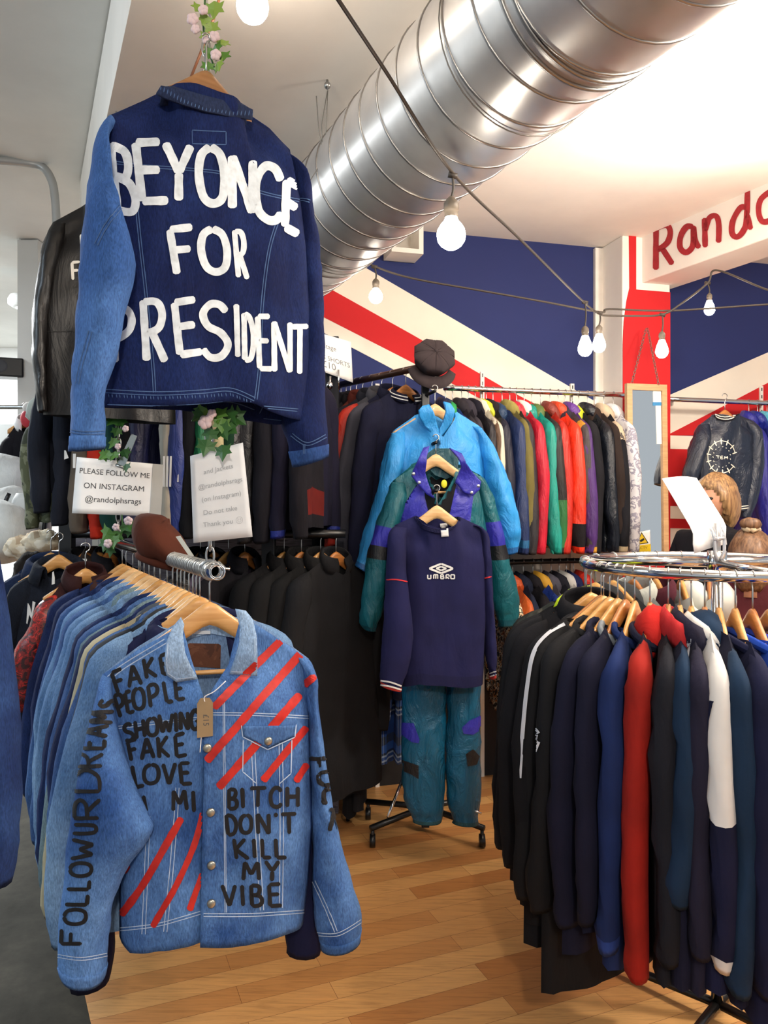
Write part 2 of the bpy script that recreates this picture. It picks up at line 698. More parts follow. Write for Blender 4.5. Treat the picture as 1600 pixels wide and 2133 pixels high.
# ------------------------------------------------------------------ a garment from measurements (for the rails)
def rail_garment(name, label, cat, loc, deg, m, group=None, L=.66, W=.25, SH=.215, SL=.60, dep=.032, hk=.06,
                 sm=None, cm=None, cuff=None, hem=None, collar='stand', seed=0, splay=.05, flip=1, sd=.042, sw=.068, fold=.012,
                 nu=12, nv=14, hanger_label=None, hw=None, hgroup=None, lower=None, c2=None, nosleeve=False, sleeve_lo=None, yoke=None, nwid=.07, wrk=.008):
    root = empty(name, label, cat, loc, deg, group)
    sm = sm or m; cm = cm or m
    zn = -hk - .048 * (nwid / .07) ** .85
    zs = -hk - .136
    front = [(-SH, zs), (-nwid, zn), (-nwid * .65, zn - .04), (0, zn - .06), (nwid * .65, zn - .04), (nwid, zn), (SH, zs)]
    back = [(-SH, zs), (-nwid, zn), (0, zn - .008), (nwid, zn), (SH, zs)]
    if flip < 0:
        front, back = back, front
    zh = zn - L
    lft = [(-SH, zs), (-W * .97, zs - .2), (-W, zh)]
    rgt = [(SH, zs), (W * .97, zs - .2), (W, zh)]
    wv = .008 * math.sin(seed * 3)
    hm = [(-W, zh), (-W * .4, zh - .008 + wv), (W * .3, zh - .006 - wv), (W, zh)]
    V, Fc, tag = torso(front, back, lft, rgt, hm, hm, dep, nu, nv, fold, seed, (.40, .60) if nwid < .08 else (.37, .63), ndep=.035, smin=.021)
    hv = 1 - .055 / L
    split('body', V, Fc, lambda i: tag[i][1] < hv and not (lower and tag[i][1] > lower[0]) and not (yoke and tag[i][1] < yoke[0]), m, root)
    if lower:
        split('lower_panel', V, Fc, lambda i: hv > tag[i][1] > lower[0], lower[1], root)
    if yoke:
        split('yoke', V, Fc, lambda i: tag[i][1] < yoke[0], yoke[1], root)
    split('hem_band', V, Fc, lambda i: tag[i][1] >= hv, hem or m, root)
    if not nosleeve:
        for s in (-1, 1):
            st = []
            for (ix, iz), (ox_, oz), d in (((-.085, -.085), (-.075, .047), .018), ((-.075, -.10), (-.030, .029), .80 * sd), ((-.066, -.118), (.016, -.008), .97 * sd), ((-.055, -.150), (.036, -.085), sd)):
                a_ = (SH + ix, zs + iz); b_ = (SH + ox_, zs + oz)
                st.append((a_[0], a_[1], b_[0], b_[1], .003 * s, d) if s > 0 else (-b_[0], b_[1], -a_[0], a_[1], .003 * s, d))
            for t, ox_, w, d in ((.38, splay * .45, sw * .80, sd), (.62, splay * .8, sw * .74, sd * .95), (.84, splay, sw * .70, sd * .88), (.93, splay, sw * .66, sd * .80), (1, splay, sw * .56, sd * .72)):
                cx = s * (SH - .005 + ox_) + .007 * math.sin(seed * 2.1 + t * 5)
                cz = zs - .012 - t * SL
                st.append((cx - w, cz + .004 * s, cx + w, cz - .004 * s, .004 * s + .008 * math.sin(seed * 1.3 + t * 4 + s), d))
            V, Fc, tg = sleeve_tube(st, 20, 12, wrk, seed + s)
            lo = sleeve_lo[0] if sleeve_lo else 2
            split('sleeve', V, Fc, lambda i: tg[i] < min(.9, lo), sm, root)
            if sleeve_lo:
                split('lower_sleeve', V, Fc, lambda i: lo <= tg[i] < .9, sleeve_lo[1], root)
            split('cuff', V, Fc, lambda i: tg[i] >= .9, cuff or sm, root)
    if collar:
        add_collar(collar, root, cm, zn - (.016 if collar == 'denim' and nwid > .08 else 0), nw=nwid, seed=seed, flip=flip, m2=c2)
    if hanger_label:
        hanger(hanger_label, loc, deg, hk, min(.205, SH - .012), hw, hgroup)
    return root

# ------------------------------------------------------------------ marks laid on a surface
class Skin:
    """finds the front of one thing's surface along the sight line through a pixel (frame-local coordinates)"""
    def __init__(s, fr, shells):
        V, Fc = [], []
        for v, f in shells:
            b = len(V)
            V += [Vector(p) for p in v]
            Fc += [tuple(i + b for i in q) for q in f]
        s.fr = fr
        s.t = BVHTree.FromPolygons(V, Fc)
        s.c = fr.Mi @ CAM
        s.R = fr.Mi.to_3x3()
    def hit(s, px, py, off):
        d = (s.R @ DIR(px, py)).normalized()
        p, n, i, _ = s.t.ray_cast(s.c, d)
        if p is None:
            return None
        if n.dot(d) > 0:
            n = -n
        return p + n * off
    def stroke(s, acc, pts, w, off=.003, smooth=False, jit=.10, step=3.0, seed=0, taper=True):
        if smooth and len(pts) > 2:
            pts = crom([tuple(p) for p in pts], max(12, 6 * len(pts)))
        Ln = sum(math.dist(a, b) for a, b in zip(pts, pts[1:]))
        n = max(2, int(Ln / step))
        Q = alen([tuple(p) for p in pts], n)
        rows = []
        NR = 4
        for i, (x, y) in enumerate(Q):
            a = Q[max(i - 1, 0)]; b = Q[min(i + 1, n)]
            tx, ty = b[0] - a[0], b[1] - a[1]
            l = math.hypot(tx, ty) or 1
            nx, ny = -ty / l, tx / l
            e = min(i, n - i) * Ln / n
            cap = math.sqrt(max(0.0, 1 - max(0, 1 - e / (w * .32)) ** 2)) * .6 + .4 if taper else 1
            hw = w / 2 * cap * (1 + jit * noise.noise(Vector((x * .06 + seed, y * .06, seed))))
            row = []
            for k in range(NR + 1):
                q = (k / NR * 2 - 1) * hw
                row.append(s.hit(x + nx * q, y + ny * q, off))
            rows.append(row)
        for i in range(n):
            for k in range(NR):
                q = (rows[i][k], rows[i][k + 1], rows[i + 1][k + 1], rows[i + 1][k])
                if any(p is None for p in q):
                    continue
                if max((q[0] - q[2]).length, (q[1] - q[3]).length) > .022 + w * .0012:
                    continue
                acc.add(q, [(0, 1, 2, 3)])
    def area(s, acc, poly, off=.003, step=9.0):
        bm = bmesh.new()
        vs = [bm.verts.new((x, y, 0)) for x, y in poly]
        bm.faces.new(vs)
        bmesh.ops.triangulate(bm, faces=bm.faces)
        for _ in range(7):
            es = [e for e in bm.edges if e.calc_length() > step]
            if not es:
                break
            bmesh.ops.subdivide_edges(bm, edges=es, cuts=1)
            bmesh.ops.triangulate(bm, faces=[f for f in bm.faces if len(f.verts) > 3])
        bm.verts.index_update()
        H = [s.hit(v.co.x, v.co.y, off) for v in bm.verts]
        V, ix, Fc = [], {}, []
        for f in bm.faces:
            q = [v.index for v in f.verts]
            if any(H[i] is None for i in q):
                continue
            if max((H[q[0]] - H[q[1]]).length, (H[q[1]] - H[q[2]]).length) > .045:
                continue
            g = []
            for i in q:
                if i not in ix:
                    ix[i] = len(V); V.append(H[i])
                g.append(ix[i])
            Fc.append(tuple(g))
        bm.free()
        acc.add(V, Fc)

GLY = {
 'A': [[(0, 1), (.48, 0), (1, 1)], [(.2, .64), (.8, .64)]],
 'B': [[(.05, 0), (.05, 1)], ['c', (.05, .02), (.7, .06), (.82, .25), (.6, .45), (.05, .48)], ['c', (.05, .48), (.75, .52), (.98, .74), (.75, .95), (.05, 1)]],
 'C': [['c', (.95, .22), (.75, .03), (.4, .02), (.1, .25), (.03, .55), (.15, .88), (.5, 1), (.8, .95), (.97, .8)]],
 'D': [[(.05, 0), (.05, 1)], ['c', (.05, .02), (.6, .06), (.95, .3), (.97, .62), (.65, .93), (.05, 1)]],
 'E': [[(.95, 0), (.05, .03), (.05, 1), (1, .97)], [(.05, .48), (.82, .46)]],
 'F': [[(1, 0), (.05, .03), (.08, 1)], [(.05, .48), (.8, .46)]],
 'G': [['c', (.95, .2), (.6, 0), (.15, .2), (.03, .55), (.2, .92), (.6, 1), (.95, .85), (.95, .6)], [(.55, .58), (1, .58)]],
 'H': [[(.05, 0), (.05, 1)], [(.95, 0), (.95, 1)], [(.05, .5), (.95, .48)]],
 'I': [[(.5, 0), (.5, 1)]],
 'K': [[(.05, 0), (.05, 1)], [(.95, 0), (.1, .52), (1, 1)]],
 'L': [[(.05, 0), (.05, .98), (1, .97)]],
 'M': [[(.02, 1), (.12, 0), (.5, .7), (.88, 0), (.98, 1)]],
 'N': [[(.05, 1), (.08, 0), (.9, 1), (.95, 0)]],
 'O': [['c', (.5, 0), (.15, .15), (.02, .5), (.15, .88), (.5, 1), (.86, .88), (.98, .5), (.85, .13), (.5, 0)]],
 'P': [[(.05, 0), (.08, 1)], ['c', (.05, .03), (.7, .02), (.97, .2), (.85, .42), (.4, .54), (.08, .55)]],
 'R': [[(.05, 0), (.08, 1)], ['c', (.05, .03), (.7, .02), (.95, .2), (.8, .42), (.4, .52), (.08, .53)], [(.42, .53), (1, 1)]],
 'S': [['c', (.93, .15), (.7, .02), (.35, .02), (.08, .2), (.25, .42), (.7, .54), (.95, .75), (.7, .97), (.3, 1), (.03, .85)]],
 'T': [[(0, .03), (1, 0)], [(.5, .02), (.48, 1)]],
 'U': [['c', (.05, 0), (.05, .6), (.2, .95), (.55, 1), (.85, .9), (.95, .6), (.95, 0)]],
 'V': [[(0, 0), (.5, 1), (1, 0)]],
 'W': [[(0, 0), (.25, 1), (.5, .35), (.75, 1), (1, 0)]],
 'Y': [[(0, 0), (.5, .5), (1, 0)], [(.5, .5), (.47, 1)]],
 "'": [[(.5, 0), (.4, .3)]],
 'a': [['c', (.85, .1), (.45, 0), (.08, .3), (.05, .75), (.35, 1), (.7, .8), (.85, .1)], ['c', (.86, .05), (.84, .6), (1, .98)]],
 'n': [[(.08, 0), (.06, 1)], ['c', (.07, .45), (.35, .05), (.75, .06), (.92, .4), (.93, 1)]],
 'd': [['c', (.82, .45), (.5, .36), (.1, .55), (.05, .85), (.35, 1), (.72, .85), (.82, .5)], [(.9, 0), (.82, .6), (.98, .98)]],
 'o': [['c', (.5, 0), (.12, .15), (.02, .5), (.15, .9), (.5, 1), (.88, .88), (.98, .5), (.85, .12), (.5, 0)]],
 'r': [[(.1, 0), (.1, 1)], ['c', (.1, .4), (.4, .06), (.9, .05)]],
 '1': [[(.2, .2), (.5, 0), (.5, 1)]],
}

def letter(skin, acc, ch, tl, tr, bl, br, w, off=.003, jit=.1, seed=0):
    def q(p):
        x, y = p
        return tuple((1 - y) * ((1 - x) * tl[k] + x * tr[k]) + y * ((1 - x) * bl[k] + x * br[k]) for k in (0, 1))
    for st in GLY[ch]:
        sm = st[0] == 'c'
        pts = [q(p) for p in (st[1:] if sm else st)]
        if not sm:
            skin.stroke(acc, pts, w, off, False, jit, seed=seed) if len(pts) == 2 else [skin.stroke(acc, [a, b], w, off, False, jit, seed=seed) for a, b in zip(pts, pts[1:])]
        else:
            skin.stroke(acc, pts, w, off, True, jit, seed=seed)

def let(skin, acc, ch, x, y, w, h, lean=0, drop=0, sw=10, off=.003, jit=.1):
    """box letter: (x, y) top-left px, lean = shift of the foot to the right, drop = fall of the line along the width"""
    letter(skin, acc, ch, (x, y), (x + w, y + drop), (x + lean, y + h), (x + w + lean, y + h + drop), sw, off, jit, seed=x * .13)

# ------------------------------------------------------------------ printed text and sheets of paper
def text_mesh(s, size=1.0, bold=0.0):
    cu = bpy.data.curves.new('text', 'FONT')
    cu.body = s
    cu.size = size
    cu.offset = bold
    cu.align_x = 'CENTER'
    cu.resolution_u = 3
    o = bpy.data.objects.new('text', cu)
    COL.objects.link(o)
    dg = bpy.context.evaluated_depsgraph_get()
    me = bpy.data.meshes.new_from_object(o.evaluated_get(dg))
    V = [v.co.copy() for v in me.vertices]
    Fc = [tuple(p.vertices) for p in me.polygons]
    bpy.data.objects.remove(o)
    bpy.data.curves.remove(cu)
    bpy.data.meshes.remove(me)
    return V, Fc

def sheet(name, label, cat, C, lines, m, th=.0012, group=None, curl=0.0, ink=None, aspect=1.4, sag=None):
    """paper sheet from its corners TL, TR, BL, BR (world); lines: (text, s, t, size) in sheet units (t down, size in sheet heights)"""
    o0 = C[2].copy()
    root = empty(name, label, cat, o0)
    C = [c - o0 for c in C]
    n = ((C[1] - C[0]).cross(C[2] - C[0])).normalized()
    if n.dot(CAM - o0) < 0:
        n = -n
    def at(s, t, e=0.0):
        p = (1 - t) * ((1 - s) * C[0] + s * C[1]) + t * ((1 - s) * C[2] + s * C[3])
        return p + n * (curl * math.sin(math.pi * s) + (sag(s, t) if sag else 0) + e)
    N1, N2 = 10, 10
    V = [at(i / N1, j / N2) for j in range(N2 + 1) for i in range(N1 + 1)]
    Fc = [(j * (N1 + 1) + i, j * (N1 + 1) + i + 1, (j + 1) * (N1 + 1) + i + 1, (j + 1) * (N1 + 1) + i) for j in range(N2) for i in range(N1)]
    mesh('paper', V, Fc, m, root, solid=th)
    for tx, s0, t0, size in lines:
        V, Fc = text_mesh(tx, 1.0)
        mesh('lettering', [at(s0 + v.x * size / aspect, t0 - v.y * size, th * .5 + .0008) for v in V], Fc, ink or INK, root, smooth=False)
    return root, at
# ================================================================== THE SETTING
def struct(o):
    o['kind'] = 'structure'
    return o

VA = math.radians(25)                                   # long axis of the room, to the left of the view
Vx = Vector((-math.sin(VA), math.cos(VA), 0))
Ux = Vector((math.cos(VA), math.sin(VA), 0))

def f_wood(nt, bs):
    v = coords(nt, (1, 1, 1), (0, 0, -math.radians(22)))
    b = nd(nt, 'ShaderNodeTexBrick')
    b.offset = 0.37
    b.offset_frequency = 2
    nt.links.new(v, b.inputs['Vector'])
    b.inputs['Scale'].default_value = 1
    b.inputs['Brick Width'].default_value = 0.74
    b.inputs['Row Height'].default_value = 0.088
    b.inputs['Mortar Size'].default_value = 0.0007
    b.inputs['Color1'].default_value = hexc('#b67843')
    b.inputs['Color2'].default_value = hexc('#dba96b')
    b.inputs['Mortar'].default_value = hexc('#7a4a26')
    g = ntex(nt, coords(nt, (2.2, 34, 1), (0, 0, -math.radians(22))), 2.4, 6, 0.65, 1.2)
    gr = ramp(nt, g, [(0.25, (0.62, 0.55, 0.5, 1)), (0.5, (1, 1, 1, 1)), (0.75, (1.18, 1.14, 1.08, 1))])
    c = mixc(nt, b.outputs['Color'], gr, 0.85, 'MULTIPLY')
    nt.links.new(c, bs.inputs['Base Color'])
    bs.inputs['Roughness'].default_value = 0.42
    bump(nt, bs, g, 0.05, 0.003)
WOODF = mat('wood floor', f_wood)

def f_conc(nt, bs):
    n = ntex(nt, coords(nt), 3.5, 8, 0.65, 0.3)
    n2 = ntex(nt, coords(nt), 26, 5, 0.6)
    c = ramp(nt, n, [(0.3, hexc('#2c2a24')), (0.55, hexc('#3d3a33')), (0.75, hexc('#4d4940'))])
    nt.links.new(mixc(nt, c, ramp(nt, n2, [(0.3, (.8, .8, .8, 1)), (.7, (1.1, 1.1, 1.1, 1))]), .8, 'MULTIPLY'), bs.inputs['Base Color'])
    bs.inputs['Roughness'].default_value = 0.85
    bs.inputs['Specular IOR Level'].default_value = 0.15
CONC = mat('concrete', f_conc)

def f_plaster(h, a=.05):
    def fn(nt, bs):
        c = hexc(h)
        n = ntex(nt, coords(nt), 2.2, 5, 0.6)
        nt.links.new(ramp(nt, n, [(0.3, sc(c, 1 - a)), (0.7, sc(c, 1 + a))]), bs.inputs['Base Color'])
        bs.inputs['Roughness'].default_value = 0.8
        bump(nt, bs, ntex(nt, coords(nt), 30, 4), 0.08, 0.004)
    return mat(('plaster', h), fn)

CEIL = f_plaster('#f8f0e6')
WHITEW = f_plaster('#f5efe6')
GREYC = f_plaster('#e4e3de')
MRED = f_plaster('#c8151c')
MWHITE = f_plaster('#ece3d4')
MBLUE = f_plaster('#1d2a63')

# floor: timber to the right of the slanting edge, concrete to the left
E0 = P(190, 2133, 1600 * EYE / 1088.0); E0.z = 0
E1 = E0 + (P(165, 2020, 1600 * EYE / 975.0) - E0).normalized() * 3.0; E1.z = 0
Eb = E0 - (E1 - E0).normalized() * 4.5; Eb.z = 0
def slab(name, pts, z0, z1, m):
    n = len(pts)
    V = [Vector((p[0], p[1], z1)) for p in pts] + [Vector((p[0], p[1], z0)) for p in pts]
    Fc = [tuple(range(n)), tuple(range(2 * n - 1, n - 1, -1))] + [(i, i + n, (i + 1) % n + n, (i + 1) % n) for i in range(n)]
    return struct(mesh(name, V, Fc, m, None, smooth=False))
slab('floor', [Eb, (5, Eb.y), (5, 6.2), (E1.x, 6.2), E1], -.05, 0, WOODF)
slab('floor_concrete', [Eb, E1, (E1.x, 11), (-8, 11), (-8, Eb.y)], -.05, -.002, CONC)

# ceiling: the near bay is lower; its left edge is the step up to the white shop
def stepx(y):
    return -.73 - .4663 * (y - 2.22)
slab('ceiling', [(stepx(-1.6), -1.6), (4.4, -1.6), (4.4, 5.6), (stepx(4.35), 5.6), (stepx(4.35), 4.35)], 2.95, 3.3, CEIL)
slab('ceiling_left', [(-8, -2), (4.4, -2), (4.4, 11), (-8, 11)], 3.31, 3.4, GREYC)

# wall with the painted flag
W = Fr((0, 4.06, 0), math.degrees(math.atan(.267)))
m = MB()
m.box((1.05, .06, 1.475), (5.0, .12, 2.95))
wall = struct(m.build('wall_back', MBLUE, None, smooth=False))
wall.matrix_world = W.M
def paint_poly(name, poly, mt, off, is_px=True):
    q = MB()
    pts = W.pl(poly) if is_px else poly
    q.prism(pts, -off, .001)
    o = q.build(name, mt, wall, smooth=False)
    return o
paint_poly('painted_lower_wall', [(-1.45, 1.0), (3.55, 1.0), (3.55, 1.43), (-1.45, 1.43)], MWHITE, .0015, False)
paint_poly('painted_lower_shade', [(-1.45, 0), (3.55, 0), (3.55, 1.0), (-1.45, 1.0)], plain('#1d1b1d', .8), .0015, False)  # charcoal strip, painting in the shade behind the hanging clothes
paint_poly('painted_white_band', [(560, 441), (727, 538), (1199, 813), (1237, 835), (1237, 990), (1000, 865), (814, 767), (668, 690), (560, 633)], MWHITE, .003)
paint_poly('painted_red_band', [(560, 530), (666, 590), (858, 697), (1055, 811), (1237, 905), (1237, 958), (980, 820), (858, 755), (668, 658), (560, 601)], MRED, .0045)
paint_poly('painted_white_band', [(1392, 824), (1600, 734), (1760, 665), (1760, 722), (1600, 797), (1491, 854), (1392, 905)], MWHITE, .003)
paint_poly('painted_red_band', [(1392, 905), (1491, 854), (1600, 797), (1760, 722), (1760, 907), (1392, 907)], MRED, .0045)
paint_poly('painted_white_band', [(1392, 907), (1760, 917), (1760, 945), (1392, 935)], MWHITE, .0045)
paint_poly('painted_red_band', [(1392, 935), (1760, 945), (1760, 1062), (1392, 1054)], MRED, .003)
paint_poly('painted_white_band', [(1392, 1054), (1760, 1062), (1760, 1092), (1392, 1080)], MWHITE, .0045)
paint_poly('painted_red_band', [(1392, 1080), (1760, 1092), (1760, 1110), (1392, 1100)], MRED, .003)

def on_wall(px, py, y=0.0):
    x, z = W.px(px, py, y)
    return x, z
# white board and slotted shelving uprights on the wall
m = MB()
xa, _ = on_wall(1236, 700); xb, _ = on_wall(1262, 700)
m.box(((xa + xb) / 2, -.012, 1.47), (xb - xa, .024, 2.94))
o = struct(m.build('trim_1', WHITEP, None, smooth=False)); o.matrix_world = W.M
xa, _ = on_wall(1374, 750); xb, _ = on_wall(1390, 750)
m = MB(); m.box(((xa + xb) / 2, -.012, 1.47), (xb - xa, .024, 2.94))
o = struct(m.build('trim_2', WHITEP, None, smooth=False)); o.matrix_world = W.M
for k, (px, py) in enumerate(((1003, 775), (1583, 805), (785, 800), (1190, 800))):
    x, z = on_wall(px, py)
    m = MB(); m.box((x, -.008, z / 2), (.022, .016, z))
    o = m.build('shelving_upright', WHITEP, None, smooth=False); o.matrix_world = W.M
    lab = ['slotted white upright on the flag wall left of the coloured jackets', 'slotted white upright on the flag wall above the blue satin jackets',
           'slotted white upright on the flag wall behind the flat cap stand', 'slotted white upright on the flag wall behind the coloured jackets'][k]
    props(o, lab, 'upright')
    for j in range(9):
        q = MB(); q.box((x, -.0165, z - .02 - j * .045), (.006, .002, .02))
        q.build('slot', BLACKM, o, smooth=False)

# pillar: white left flank, red front, white head beside the beam
xa, _ = on_wall(1297, 750, -.22); xb, _ = on_wall(1396, 750, -.22)
PX0, PX1 = xa, xb
m = MB()
m.box(((xa + xb) / 2, -.11, 1.475), (xb - xa, .218, 2.95))
pil = struct(m.build('pillar', WHITEW, None, smooth=False, bevel=.006)); pil.matrix_world = W.M
zb = 2.66
q = MB()
pts = [(xa + .001, 0), (xb, 0), (xb, zb)]
zt = [on_wall(1310, y, -.22)[1] for y in (600, 650, 672, 720)]
pts += [(on_wall(1325, 500, -.22)[0], zb), (on_wall(1325, 500, -.22)[0], on_wall(1325, 490, -.22)[1]), (on_wall(1310, 490, -.22)[0], on_wall(1310, 490, -.22)[1]),
        (on_wall(1311, 600, -.22)[0], zt[0]), (on_wall(1305, 625, -.22)[0], zt[0] - .07), (on_wall(1299, 670, -.22)[0], zt[2]), (xa + .001, zt[3])]
q.prism(pts, -.2225, -.2185)
q.build('painted_red_front', MRED, pil, smooth=False)

# beam with the painted shop name
bx = 1.397; by = 4.25
zB = 2.70
bm_ = MB()
t = (Vector((bx, by, 0)))
bw = .24
L0, L1 = -.02, 3.6
c0 = t - Vx * L0
for a in (1,):
    A = t; Bv = t - Vx * L1
    V = []
    for z in (zB, 2.96):
        V += [Vector((A.x, A.y, z)), Vector((Bv.x, Bv.y, z)), Vector(((Bv + Ux * bw).x, (Bv + Ux * bw).y, z)), Vector(((A + Ux * bw).x, (A + Ux * bw).y, z))]
    bm_.add(V, [(0, 1, 2, 3), (4, 5, 6, 7), (0, 1, 5, 4), (1, 2, 6, 5), (2, 3, 7, 6), (3, 0, 4, 7)])
beam = struct(bm_.build('beam', WHITEW, None, smooth=False, bevel=.006))
# letters, laid on the left face of the beam
bfr = Fr((bx, by, 0), 25 - 90)
sk = Skin(bfr, [([bfr.Mi @ v for v in bm_.V], bm_.F)])
acc = MB()
RP = 0.003
for ch, tl, tr, bl, br in (('R', (1366, 474), (1398, 464), (1364, 563), (1402, 551)),
                           ('a', (1416, 478), (1450, 466), (1416, 530), (1458, 518)),
                           ('n', (1466, 455), (1502, 444), (1468, 516), (1500, 505)),
                           ('d', (1524, 415), (1562, 386), (1524, 500), (1566, 480)),
                           ('o', (1580, 408), (1634, 388), (1580, 470), (1634, 448))):
    letter(sk, acc, ch, tl, tr, bl, br, 12, RP, .12, seed=tl[0] * .1)
q = mesh('painted_name', [bfr.M @ v for v in acc.V], acc.F, paint('#a8222c', .6), beam)

# grey timber panel behind the black rack
def f_greyw(nt, bs):
    n = ntex(nt, coords(nt, (1.2, 1, 22)), 3.0, 4, 0.5, 1.6)
    nt.links.new(ramp(nt, n, [(0.35, hexc('#4c454c')), (0.5, hexc('#8d858c')), (0.65, hexc('#665e66'))]), bs.inputs['Base Color'])
    bs.inputs['Roughness'].default_value = .8
m = MB(); m.box((-.87, 3.72, .75), (1.30, .05, 1.5))
struct(m.build('partition', mat('grey wood', f_greyw), None, smooth=False))
m = MB(); m.box((-.87, 3.74, 1.9), (1.30, .05, .8))  # added dark board, standing in for the rack's shaded interior
struct(m.build('rack_dark_backdrop', plain('#1a1a22', .8), None, smooth=False))

# white shop behind on the left
m = MB(); m.box((-4.2, 9.1, 1.65), (7.6, .1, 3.32))
struct(m.build('wall_far', f_plaster('#d6d6d2'), None, smooth=False))
m = MB(); m.box((-7.95, 4.5, 1.65), (.1, 13, 3.32))
struct(m.build('wall_left', f_plaster('#cfd0cd'), None, smooth=False))
m = MB(); m.box((-2.45, 5.35, 1.65), (.14, .14, 3.3))
struct(m.build('pillar_far', f_plaster('#cfcfcb'), None, smooth=False))
m = MB()
a = P(0, 905, 6.0); b = P(62, 905, 6.0)
m.box(((a.x - 2 + b.x) / 2, 6.05, a.z), (b.x - a.x + 2, .1, .16))
struct(m.build('beam_far', f_plaster('#8f918f'), None, smooth=False))

# conduit under the left ceiling
m = MB()
pts = [P(-60, 331, 3.95), P(0, 334, 4.02), P(60, 340, 4.1)]
e = P(60, 340, 4.1)
pts += [P(88, 348, 4.12), P(104, 368, 4.12), P(113, 400, 4.12), P(118, 480, 4.12), P(122, 700, 4.12)]
pts = [Vector(p) for p in crom([tuple(p) for p in pts], 40)]
m.tube(pts, .022, 10)
props(m.build('conduit', plain('#a9a9a6', .4, .3), None), 'grey metal conduit bending down under the left ceiling', 'pipe')

# round lamp of the white shop
c = P(50, 622, 6.0)
r = empty('ceiling_lamp', 'round white ceiling lamp of the white shop, left of the leather jacket', 'lamp', c)
m = MB(); m.lathe([(0, .02), (.10, .02), (.115, -.01), (.115, -.05), (.08, -.075), (0, -.075)], n=24); m.build('housing', plain('#e4e6e4', .4), r)
m = MB(); m.lathe([(0, 3.31 - c.z), (.04, 3.31 - c.z), (.03, .02), (0, .02)], n=12); m.build('stem', plain('#d0d2d0', .4), r)
m = MB(); m.lathe([(.0, -.0765), (.06, -.0765), (.06, -.079), (0, -.079)], n=20); m.build('diffuser', glow((.9, .97, 1), 3.0), r)

# black loudspeaker on a bracket of the far pillar
c = P(18, 768, 5.3)
r = empty('loudspeaker', 'black loudspeaker on a wall bracket at the left edge', 'speaker', c, 20)
m = MB(); m.box((0, 0, 0), (.20, .16, .13)); m.build('cabinet', BLACKM, r, smooth=False, bevel=.01)
m = MB(); m.lathe([(0, 0), (.03, .004), (.042, 0)], n=20)
o = m.build('cone', plain('#3a3d44', .5), r); o.rotation_euler = (math.pi / 2, 0, 0); o.location = (-.04, -.082, .005)
m = MB(); m.tube([(.07, 0, -.05), (.10, .0, -.09), (.16, .02, -.09)], .012, 8); m.tube([(.16, .02, -.12), (.16, .02, .10)], .014, 8); m.build('bracket', BLACKM, r)

# ------------------------------------------------------------------ spiral duct
DA = math.radians(24.5)
Dd = Vector((-math.sin(DA), math.cos(DA), 0)); Du = Vector((math.cos(DA), math.sin(DA), 0)); Dz = Vector((0, 0, 1))
D0 = Vector((.197, 2.25, 2.655)); DR = .226
def f_duct(nt, bs):
    v = coords(nt)
    n = ntex(nt, v, 6, 4)
    nt.links.new(ramp(nt, n, [(0.3, hexc('#c4c2c0')), (0.7, hexc('#dcdad8'))]), bs.inputs['Base Color'])
    bs.inputs['Metallic'].default_value = 0.72
    bs.inputs['Roughness'].default_value = 0.38
    bs.inputs['Anisotropic'].default_value = 0.4
DUCT = mat('duct', f_duct)
r = empty('ventilation_duct', 'big round galvanised spiral duct crossing under the ceiling', 'duct', D0)
def dpt(s, a, rr):
    return Dd * s + (Du * math.cos(a) + Dz * math.sin(a)) * rr
m = MB()
S0, S1 = -3.0, 1.78
ns, nk = 40, 64
V = [dpt(S0 + (S1 - S0) * i / ns, 2 * math.pi * k / nk, DR) for i in range(ns + 1) for k in range(nk)]
Fc = [(i * nk + k, i * nk + (k + 1) % nk, (i + 1) * nk + (k + 1) % nk, (i + 1) * nk + k) for i in range(ns) for k in range(nk)]
m.add(V, Fc); m.build('pipe', DUCT, r)
m = MB()
pitch = .128
turns = int((S1 - S0) / pitch)
pts = [dpt(S0 + .02 + pitch * i / 40, -2 * math.pi * i / 40, DR + .0005) for i in range(turns * 40)]
m.tube(pts, .0042, 6); m.build('spiral_seam', plain('#9a9896', .4, 1.0), r)
m = MB()
for s in (-.62, -.585):
    m.tube([dpt(s, 2 * math.pi * k / 64, DR + .002) for k in range(64)], .006, 6, closed=True)
m.build('joint_ring', plain('#8d8b89', .4, 1.0), r)

def wire(name, label, pts, rad=.0016, mt=None, cat='wire', n=6, group=None):
    q = MB(); q.tube(pts, rad, n)
    return props(q.build(name, mt or plain('#8a8680', .5, .6), None), label, cat, group)
# duct suspension
def hangwire(s, label):
    r = empty('duct_hanger', label, 'wire hanger', D0 + Dd * s)
    L = 2.95 - D0.z
    q = MB()
    ring = [dpt(0, math.radians(-90 + 360 * k / 40), DR + .006) for k in range(40)]
    q.tube(ring, .002, 6, closed=True); q.build('loop', plain('#77736e', .5, .5), r)
    return r
hs = [(.95, 'thin steel wire sling holding up the duct beside the denim jacket'), (-.35, 'thin steel wire sling round the duct above the string light bulb')]
for s, lab in hs:
    r = hangwire(s, lab)
    q = MB()
    top = Vector((0, 0, 2.95 - D0.z))
    q.tube([Du * DR * .9 + Dz * .1, top * .98], .0016, 6); q.tube([-Du * DR * .9 + Dz * .1, top * .98], .0016, 6)
    q.build('wires', plain('#77736e', .5, .5), r)
